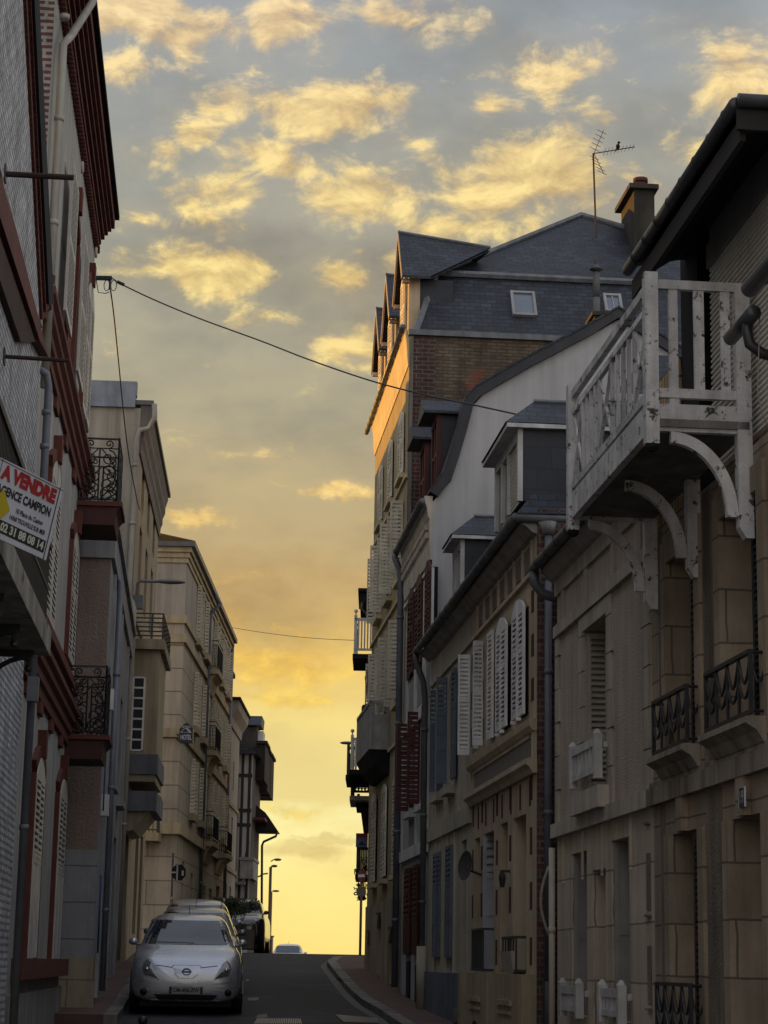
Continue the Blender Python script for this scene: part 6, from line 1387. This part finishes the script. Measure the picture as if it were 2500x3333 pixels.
q0, q1 = K5.g(852, 2328, s0+3), K5.g(845, 2362, s0+3); mb = MB(); mb.prism([(s0+2.8, q0[0], q1[1]), (s0+2.8, -3, q1[1]), (s0+3.3, -3, q0[1]), (s0+3.3, q0[0], q0[1])], (2, 0, 0)); T.part('upper_roof', mb, M_slate)
mb = MB(); mb.box(s0+3, s0+5, -3, K5.g(836, 2400, s0+3)[0], zE, q1[1]); T.part('attic_wall', mb, M_wood)
mb = MB(); mb.box(s0+3.2, s0+4.5, K5.g(838, 2400, s0+3)[0], K5.g(856, 2400, s0+3)[0], zE, K5.g(850, 2378, s0+3)[1]); T.part('attic_window', mb, M_white)
M_bays = bricks('brown_hung_tiles', (.035, .024, .02), (.028, .02, .017), (.015, .01, .01), .2, .12, .01, .8, .6)
for (x, yt, yb, a) in ((864, 2421, 2540, 86), (874, 2447, 2575, 89), (883, 2462, 2592, 91)):
    q0, q1 = K5.g(x, yt, a), K5.g(x, yb, a); mb = MB(); mb.box(a, a+2.6, K5.g(836, yt, a)[0], q0[0], q1[1], q0[1]); b = T.part('jettied_bay', mb, M_bays); mb = MB(); mb.box(a-.1, a+2.7, K5.g(834, yt, a)[0], q0[0]+.08, q0[1], q0[1]+.12); T.part('bay_roof', mb, M_bays, b)
q0 = K5.g(905, 2706, 88); q1 = K5.g(868, 2650, 88); mb = MB(); mb.prism([(87, 0, q1[1]+.3), (87, q1[0], q1[1]), (87, q0[0], q0[1]), (87, 0, q0[1])], (3, 0, 0)); T.part('awning_roof', mb, M_bays)
mb = MB(); mb.box(85, 90, 0, K5.g(862, 2660, 85)[0], K5.g(830, 2660, 85)[1]-.1, K5.g(830, 2660, 85)[1]+.0); T.part('porch_soffit', mb, plaster('red_soffit', (.14, .03, .025), .7, .3, 3, .1, 40, 0))
g_ = [K5.g(x, y, 87.5) for x, y in ((903, 2708), (898, 2722), (858, 2740), (853, 2752), (851, 3098))]; pipe(T, [(87.5, n, z) for n, z in g_], .05, M_iron)
mb = MB(); z = K5.g(800, 2875, s0-.5)[1]; mb.box(s0-.6, s0, -2, K5.g(797, 2875, s0-.5)[0], z-.06, z+.06); T.part('awning', mb, M_pipe)
mb = MB(); q0, q1 = K5.g(782, 2800, s0-.2), K5.g(817, 2860, s0-.2); mb.box(s0-.3, s0+3, q0[0], q1[0]+.08, q1[1], q0[1]).box(s0-.35, s0+3.1, q0[0]-.03, q1[0]+.12, q0[1], q0[1]+.12); T.part('bay_window', mb, plaster('dull_bay_white', (.28, .28, .27), .7, .3, 2, .1, 50, .3))
# far lamp arm on it
n_, z_ = K5.g(872, 2843, 89.5); FL = Thing(K5, 'wall_lamp', 'slender curved lamp arm on the far end of the half-timbered house', 'street lamp', 89.5, z_-.3, 0)
FL.part('arm', MB().tube([(89.5, 0, z_-.15), (89.5, .12, z_-.12), (89.5, .2, z_-.04), (89.5, n_, z_)], .035, 6), M_iron)
# ---- overhead cables
def cable(P, r, label, name='cable'):
    W3 = [atY(x, y, Y) for x, y, Y in P]; Q = []
    for i in range(len(W3)-1):
        p0, p1, p2, p3 = W3[max(i-1, 0)], W3[i], W3[i+1], W3[min(i+2, len(W3)-1)]
        for k in range(6):
            t = k/6; Q.append(.5*((2*p1)+(-p0+p2)*t+(2*p0-5*p1+4*p2-p3)*t*t+(-p0+3*p1-3*p2+p3)*t**3))
    Q.append(W3[-1]); return solo(name, MB().tube(Q, r, 6), M_iron, label, 'cable', 'overhead cables', smooth=True)
cable([(384, 920, 31.5), (500, 975, 31), (650, 1037, 30.4), (850, 1110, 29.6), (1010, 1172, 28.8), (1210, 1240, 27.9), (1400, 1289, 27), (1560, 1322, 26.2), (1720, 1358, 25.5), (1840, 1392, 25)], .012, 'long twisted black cable sagging across the street to the slate dormer')
cable([(360, 945, 31.5), (372, 1040, 32.5), (388, 1200, 35), (405, 1370, 38), (422, 1500, 40), (447, 1632, 42.5), (456, 1660, 43.6)], .012, 'black cable dropping from the bracket down to the cream corner house')
cable([(751, 2042, 74), (850, 2058, 72), (960, 2072, 70), (1060, 2080, 66), (1152, 2084, 61)], .010, 'faint thin wire spanning the far end of the street')
B0_ = atY(312, 903, 31.4); B1_ = atY(364, 905, 31.4)
CB = wthing('cable_bracket', 'dark arm bracket with insulators on the far edge of the red-trimmed house', 'cable bracket', tuple(B0_)); CB.off = tuple(B0_)
CB.part('arm', MB().box(B0_.x-.3, B1_.x, 31.38, 31.44, B1_.z-.03, B1_.z+.03), M_iron)
c = atY(358, 925, 31.4); mb = MB(); mb.tube([(c.x, c.y, c.z+.08), (c.x, c.y, c.z-.09)], .02, 6)
for dx in (-.05, .06): mb.tube([(c.x+dx+.045*math.cos(t*math.pi/6), c.y, c.z-.02+.09*math.sin(t*math.pi/6)) for t in range(13)], .007, 5)
CB.part('loops', mb, M_iron)
mb = MB(); q = atY(392, 923, 31.4); mb.tube([B1_, q+Vector((-.05, 0, .03))], .01, 5); mb.tube([q+Vector((-.05, 0, .03)), q+Vector((.06, 0, -.02))], .028, 6); CB.part('insulator', mb, M_iron)
mb = MB(); q = atY(318, 945, 31.4); mb.tube([B0_, atY(320, 952, 31.4), atY(345, 955, 31.4), atY(356, 950, 31.4)], .008, 5); CB.part('tail', mb, M_iron)
# ================================================================ vehicles
def car_shell(St, sx=1., sz=1.):
    V = []; K = 0; rows = []
    for (y, w, zb, belt, wb, wt, top) in St:
        gh = top-belt
        half = [(0, zb), (w*.55, zb), (w*.9, zb+.02), (w, zb+.16), (w*1.0, (zb+belt)/2), (w*.985, belt-.10), (wb, belt), (wb+(wt-wb)*.55, belt+gh*.55), (wt, belt+gh*.90), (wt*.62, top-.012), (0, top)]
        ring = half+[(-x, z) for x, z in half[-2:0:-1]]
        rows.append([(x*sx, y, z*sz) for x, z in ring])
    n = len(rows[0]); V = [p for r in rows for p in r]; F = []
    for i in range(len(rows)-1):
        for j in range(n): l = (j+1) % n; F.append((i*n+j, i*n+l, (i+1)*n+l, (i+1)*n+j))
    F.append(tuple(range(n))[::-1]); F.append(tuple((len(rows)-1)*n+j for j in range(n)))
    me = bpy.data.meshes.new('shell'); me.from_pydata(V, [], F); o = bpy.data.objects.new('shell', me); COL.objects.link(o)
    m = o.modifiers.new('s', 'SUBSURF'); m.levels = 2; dg = bpy.context.evaluated_depsgraph_get(); me2 = bpy.data.meshes.new_from_object(o.evaluated_get(dg))
    mb = MB(); mb.v = [tuple(v.co) for v in me2.vertices]; mb.f = [tuple(p.vertices) for p in me2.polygons]
    bpy.data.objects.remove(o); bpy.data.meshes.remove(me); bpy.data.meshes.remove(me2)
    return mb
def decal(bvh, P, d=.006, nu=12, nv=6, ax='y', rng=None):
    """quad P (a,z corners: bl, br, tr, tl) wrapped onto the body along an axis"""
    mb = MB(); G = []
    for j in range(nv+1):
        row = []
        for i in range(nu+1):
            u, v = i/nu, j/nv; a = (P[0][0]*(1-u)+P[1][0]*u)*(1-v)+(P[3][0]*(1-u)+P[2][0]*u)*v; z = (P[0][1]*(1-u)+P[1][1]*u)*(1-v)+(P[3][1]*(1-u)+P[2][1]*u)*v
            if ax == 'y': h = bvh.ray_cast(Vector((a, -5, z)), Vector((0, 1, 0)))[0]; row.append(None if h is None else (h.x, h.y-d, h.z+d*.3))
            elif ax == '-y': h = bvh.ray_cast(Vector((a, 9, z)), Vector((0, -1, 0)))[0]; row.append(None if h is None else (h.x, h.y+d, h.z+d*.3))
            else: h = bvh.ray_cast(Vector((5*rng, a, z)), Vector((-rng, 0, 0)))[0]; row.append(None if h is None else (h.x+d*rng, h.y, h.z))
        G.append(row)
    for j in range(nv):
        for i in range(nu):
            q = [G[j][i], G[j][i+1], G[j+1][i+1], G[j+1][i]]
            if None not in q: mb.face(q)
    return mb
def fan(bvh, P, d=.008, n=4):      # outline polygon wrapped from the front
    c = (sum(p[0] for p in P)/len(P), sum(p[1] for p in P)/len(P)); mb = MB(); m = len(P)
    def H(p):
        h = bvh.ray_cast(Vector((p[0], -5, p[1])), Vector((0, 1, 0)))[0]; return (h.x, h.y-d, h.z) if h else (p[0], .3, p[1])
    for i in range(m):
        a, b = P[i], P[(i+1) % m]
        for k in range(n):
            f0, f1 = k/n, (k+1)/n; L_ = lambda p, f: (c[0]+(p[0]-c[0])*f, c[1]+(p[1]-c[1])*f)
            q = [H(L_(a, f0)), H(L_(a, f1)), H(L_(b, f1)), H(L_(b, f0))]
            mb.face(q if k else [q[0], q[1], q[2]])
    return mb
LEAF = [(0.0, .66, .24, .58, .60, .36, .64), (.08, .80, .19, .72, .70, .48, .78), (.3, .85, .19, .86, .79, .58, .90), (.7, .885, .18, .95, .83, .62, 1.0), (1.08, .885, .18, .985, .81, .62, 1.055),
        (1.45, .885, .18, .99, .79, .63, 1.24), (1.95, .885, .18, 1.0, .77, .60, 1.46), (2.5, .885, .18, 1.01, .77, .58, 1.54), (3.3, .885, .18, 1.02, .77, .56, 1.51), (3.9, .87, .2, 1.02, .75, .52, 1.40), (4.3, .80, .28, .98, .70, .5, 1.16), (4.42, .68, .36, .9, .6, .45, 1.0)]
SUVS = [(0.0, .66, .36, .80, .62, .42, .88), (.08, .80, .28, .90, .76, .55, .98), (.4, .90, .24, 1.0, .86, .64, 1.08), (.9, .92, .22, 1.05, .86, .66, 1.12), (1.2, .92, .22, 1.08, .85, .68, 1.18),
        (1.6, .92, .22, 1.09, .83, .68, 1.42), (2.0, .92, .22, 1.1, .82, .66, 1.60), (2.6, .92, .22, 1.11, .82, .64, 1.66), (3.6, .92, .22, 1.12, .82, .63, 1.63), (4.1, .9, .26, 1.1, .78, .6, 1.5), (4.4, .82, .34, 1.0, .7, .55, 1.2)]
M_tyre = plaster('tyre_rubber', (.012, .012, .013), .85, .3, 6, .2, 60, 0); M_rim = shiny('wheel_rim', (.25, .25, .26), .3, .6)
M_cglass = shiny('car_glass', (.006, .012, .022), .02, 0, .45); M_lens = shiny('headlamp_lens', (.10, .105, .11), .06, .2, .9, 1.); M_trimb = plaster('black_car_trim', (.012, .012, .012), .5, .2, 5, .1, 60, 0)
def car(label, x, Y, paint, St=LEAF, rot=.0845, hero=False, rails=False, group='cars parked along the left kerb', name='parked_car', tilt=True):
    T = wthing(name, label, 'car', (x, Y, gz(Y)), group, rot); T.off = (0, 0, 0)
    if tilt: s = (gz(Y+4)-gz(Y))/4; T.r.rotation_euler = (math.atan(s), 0, rot)
    sh = car_shell(St); bvh = BVHTree.FromPolygons([Vector(v) for v in sh.v], sh.f)
    body = T.part('body', sh, paint, smooth=True)
    k = St[5][6]/1.24; top = max(s[6] for s in St); bz = St[4][6]
    T.part('windscreen', decal(bvh, [(-.70, bz+.0), (.70, bz+.0), (.545, top-.125), (-.545, top-.125)], .008, 16, 8), M_cglass, smooth=True)
    for s in (-1, 1):
        T.part('side_window', decal(bvh, [(1.55, 1.06*top/1.54), (3.6, 1.08*top/1.54), (3.35, top-.17), (2.05, top-.15)], .008, 14, 5, 'x', s), M_cglass, smooth=True)
        mb = MB(); mb.ball((0, 0, 0), 1, 10); mb.v = [(s*(.89+.0)+a*.08, 1.45+b*.07, bz+.02+c*.06) for a, b, c in mb.v]; mb.tube([(s*.78, 1.5, bz-.03), (s*.9, 1.45, bz)], .025, 6); m = T.part('wing_mirror', mb, paint, smooth=True)
        for yy in (.82, 3.55):
            mb = MB(); mb.tube([(s*.70, yy, .315), (s*.895, yy, .315)], .315, 24); w = T.part('wheel', mb, M_tyre, smooth=False)
            T.part('rim', MB().tube([(s*.89, yy, .315), (s*.905, yy, .315)], .20, 14), M_rim, w)
            T.part('wheel_arch', MB().tube([(s*.60, yy, .33), (s*.888, yy, .33)], .36, 24), M_trimb)
    T.part('rear_window', decal(bvh, [(-.6, bz+.05), (.6, bz+.05), (.48, top-.17), (-.48, top-.17)], .008, 10, 5, '-y'), M_cglass, smooth=True)
    T.part('underbody', MB().box(-.72, .72, .3, 4.1, .12, .3), M_trimb)
    for s in (-1, 1):
        P = [(.43, .555), (.66, .62), (.70, .72), (.68, .80), (.63, .85), (.56, .80), (.49, .68)] if hero else [(.48, .70), (.80, .74), (.82, .86), (.6, .84)]
        zs = St[2][3]/.86
        P = [(s*a, z*zs) for a, z in P]
        h = T.part('headlight', fan(bvh, P, .012), M_lens, smooth=True)
        if hero:
            c = bvh.ray_cast(Vector((s*.62, -5, .70)), Vector((0, 1, 0)))[0]; mb = MB(); mb.ball((c.x, c.y-.01, c.z), .035, 10); T.part('lamp_unit', mb, shiny('bright_chrome', (.6, .6, .62), .08, .9), h, smooth=True)
            c = bvh.ray_cast(Vector((s*.66, -5, .36)), Vector((0, 1, 0)))[0]; T.part('fog_light', MB().tube([(c.x, c.y-.012, c.z), (c.x, c.y+.03, c.z)], .055, 14), M_trimb, smooth=True)
    T.part('lower_grille', decal(bvh, [(-.42, .235), (.42, .235), (.50, .32), (-.50, .32)], .009, 14, 3), M_trimb)
    T.part('wiper', MB().tube([Vector((-.55, bvh.ray_cast(Vector((-.55, -5, bz+.03)), Vector((0, 1, 0)))[0].y-.02, bz+.03)), Vector((.1, bvh.ray_cast(Vector((.1, -5, bz+.02)), Vector((0, 1, 0)))[0].y-.02, bz+.02))], .009, 5), M_trimb)
    if rails:
        for s in (-1, 1): T.part('roof_rail', MB().tube([(s*.56, 1.95, top-.06), (s*.57, 2.1, top+.0), (s*.57, 3.6, top-.02), (s*.56, 3.8, top-.08)], .018, 6), M_rim, smooth=True)
    T.part('aerial', MB().tube([(0, 2.2, top-.03), (.0, 2.5, top+.12)], .006, 5), M_trimb)
    c = bvh.ray_cast(Vector((0, -5, .39)), Vector((0, 1, 0)))[0]
    pb = MB().box(-.26, .26, c.y-.03, c.y-.015, .335, .445); p = T.part('number_plate', pb, plaster('plate_white', (.30, .30, .29), .5, .1, 2, 0, 30, 0))
    if hero:
        for s in (-1, 1): T.part('plate_band', MB().box(min(s*.26, s*.222), max(s*.26, s*.222), c.y-.032, c.y-.03, .335, .445), plaster('plate_blue', (.01, .02, .10), .5, .1, 2, 0, 30, 0), p)
        T.part('plate_number', put_text(MB(), 'CM-406-ZW', .088, (0, c.y-.034, .39), (1, 0, 0), (0, 0, 1), 1, .002, .41), M_trimb, p)
        # centre flap with emblem
        F_ = [(-.20, .665), (.20, .665), (.235, .74), (.22, .775), (-.22, .775), (-.235, .74)]; F_ = [(-.10, .575), (.10, .575), (.17, .63), (.225, .735), (.20, .765), (-.20, .765), (-.225, .735), (-.17, .63)]
        G_ = [(a*1.05, .67+(z-.67)*1.06) for a, z in F_]
        T.part('flap_gap', fan(bvh, G_, .004, 5), plaster('seam_grey', (.03, .035, .05), .5, .1, 2, 0, 30, 0), smooth=True); fl = T.part('charge_flap', fan(bvh, F_, .008, 5), paint, smooth=True)
        c2 = bvh.ray_cast(Vector((0, -5, .675)), Vector((0, 1, 0)))[0]; K = 18
        mb = MB(); mb.tube([(.062*math.cos(2*math.pi*i/K), c2.y-.02+.02*math.sin(2*math.pi*i/K), c2.z+.047*math.sin(2*math.pi*i/K)) for i in range(K+1)], .008, 6); mb.box(-.078, .078, c2.y-.032, c2.y-.02, c2.z-.010, c2.z+.010); T.part('emblem', mb, shiny('emblem_blue_chrome', (.12, .17, .30), .15, .8), fl, smooth=False)
        mb = MB(); 
        T.part('bumper_lip', decal(bvh, [(-.66, .195), (.66, .195), (.62, .222), (-.62, .222)], .03, 16, 1), paint, smooth=True)
        for s in (-1, 1):
            L_ = [(s*a, z) for a, z in ((.225, .735), (.35, .75), (.48, .765))]; mb = MB(); Q = []
            for a, z in L_:
                h_ = bvh.ray_cast(Vector((a, -5, z)), Vector((0, 1, 0)))[0]; Q.append((h_.x, h_.y-.004, h_.z))
            T.part('bonnet_seam', mb.tube(Q, .005, 4), plaster('seam_grey', (.03, .035, .05), .5, .1, 2, 0, 30, 0))
    return T
M_silver = shiny('silver_blue_paint', (.44, .46, .50), .24, .7, .5, .6); M_greyc = shiny('grey_car_paint', (.20, .20, .21), .25, .6, .5, .5); M_silv2 = shiny('silver_car_paint', (.34, .34, .34), .25, .7, .5, .5)
M_blackc = shiny('black_car_paint', (.012, .012, .014), .15, 0, .6, .6); M_whitec = shiny('white_car_paint', (.55, .56, .58), .25, 0, .5, .5)
def carx(px, Y): return atY(px, 3200, Y).x
Yc = 33.1; xc = carx(606, Yc)
car('silver-blue compact hatchback parked nearest, its front plate facing up the street', xc, Yc, M_silver, hero=True)
car('grey hatchback squeezed second in the row right behind the nearest silver-blue car', xc-.0846*5.1+.1, Yc+5.1, M_greyc)
car('silver estate with roof rails, third in the parked row', xc-.0846*10.1+.12, Yc+10.1, M_silv2, rails=True)
car('black SUV parked furthest along, in front of the crest', carx(752, 61.5), 61.5, M_blackc, SUVS, 0.0)
car('white car half hidden beyond the crest of the road', carx(930, 104), 104, M_whitec, rot=0, group='') if False else None
Tw = car('pale car half hidden beyond the crest of the road', carx(930, 104), 104, M_whitec, LEAF, 0.0, tilt=False); Tw.r.pop('group', None)
# lamp posts and kiosk beyond the crest
def lamp(label, px, ytop, Y, heads, r=.075):
    t = atY(px[0], ytop, Y); b = atY(px[1], 3100, Y); T = wthing('street_lamp', label, 'street lamp', (b.x, Y, gz(Y)), 'lamp posts past the crest'); T.off = (b.x, Y, gz(Y))
    T.part('pole', MB().tube([(b.x, Y, gz(Y)), tuple(t)], r*1.2, 8, r2=r), plaster('brown_lamp_pole', (.05, .03, .02), .5, .2, 3, 0, 30, 0), smooth=True)
    for (dx, dz, l) in heads:
        mb = MB(); mb.tube([tuple(t+Vector((0, 0, dz))), tuple(t+Vector((dx*.4, 0, dz+.12)))], .03, 6); a = T.part('arm', mb, M_iron)
        mb = MB(); mb.ball((0, 0, 0), 1, 10); mb.v = [(t.x+dx*.4+l*.4+a_*l*.5, Y+b_*.15, t.z+dz+.10+c_*.07) for a_, b_, c_ in mb.v]; T.part('lamp_head', mb, M_iron, a, smooth=True)
lamp('taller lamp post past the crest carrying two lamp heads', (881, 873), 2822, 108, [(.12, -.05, .35), (.45, .28, .42)])
lamp('shorter lamp post past the crest with one flat lamp head', (884, 878), 2905, 140, [(.2, 0, .5)], .06)
kx0, kx1 = atY(857, 3080, 96).x, atY(888, 3080, 96).x; kz = atY(870, 3050, 96).z
KI = wthing('information_kiosk', 'grey upright information panel at the foot of the far lamp posts', 'kiosk', (kx0, 96, gz(96))); KI.off = (kx0, 96, gz(96))
k_ = KI.part('body', MB().box(kx0, kx1, 95.8, 96.2, gz(96), kz), plaster('kiosk_grey', (.30, .29, .28), .6, .2, 3, .1, 30, .1)); KI.part('cap', MB().box(kx0-.04, kx1+.04, 95.75, 96.25, kz, kz+.06), M_pipe, k_); KI.part('poster', MB().box((kx0+kx1)/2+.02, kx1-.05, 95.78, 95.799, gz(96)+.3, kz-.1), plaster('poster_brown', (.10, .07, .06), .7, .5, 4, 0, 30, 0), k_)
# shrub in a planter against the hotel
bx = atY(762, 2940, 59.2); rn = random.Random(11)
PB = wthing('shrub', 'dark green shrub in a planter on the pavement behind the parked cars', 'shrub', (bx.x, 59.2, gz(59.2)+.117)); PB.off = (bx.x, 59.2, gz(59.2)+.117)
mb = MB()
for i in range(26):
    c = (bx.x+rn.uniform(-.58, .58), 59.2+rn.uniform(-.3, .3), bx.z+rn.uniform(-.22, .08)+.0); leaves(mb, c, (.16, .16, .14), 90, .045, rn)
PB.part('crown', mb, M_leaf)
mb = MB()
for i in range(9): mb.tube([(bx.x+rn.uniform(-.2, .2), 59.2, gz(59.2)+.55), (bx.x+rn.uniform(-.5, .5), 59.2+rn.uniform(-.2, .2), bx.z)], .018, 5, r2=.006)
PB.part('stems', mb, M_wood)
PB.part('planter', MB().box(bx.x-.6, bx.x+.6, 58.95, 59.45, gz(59.2)+.117, gz(59.2)+.65), M_wood)
# ball-topped bollard just showing at the bottom edge
bo = atY(465, 3318, 30.6)
BO = wthing('bollard', 'dark ball-topped bollard whose head just shows at the bottom edge left of the car', 'bollard', (bo.x, 30.6, gz(30.6))); BO.off = (bo.x, 30.6, gz(30.6))
mb = MB(); mb.ball((bo.x, 30.6, bo.z-.02), .07, 12); BO.part('head', mb, M_iron, smooth=True); BO.part('post', MB().tube([(bo.x, 30.6, gz(30.6)), (bo.x, 30.6, bo.z-.07)], .045, 10), M_iron, smooth=True)
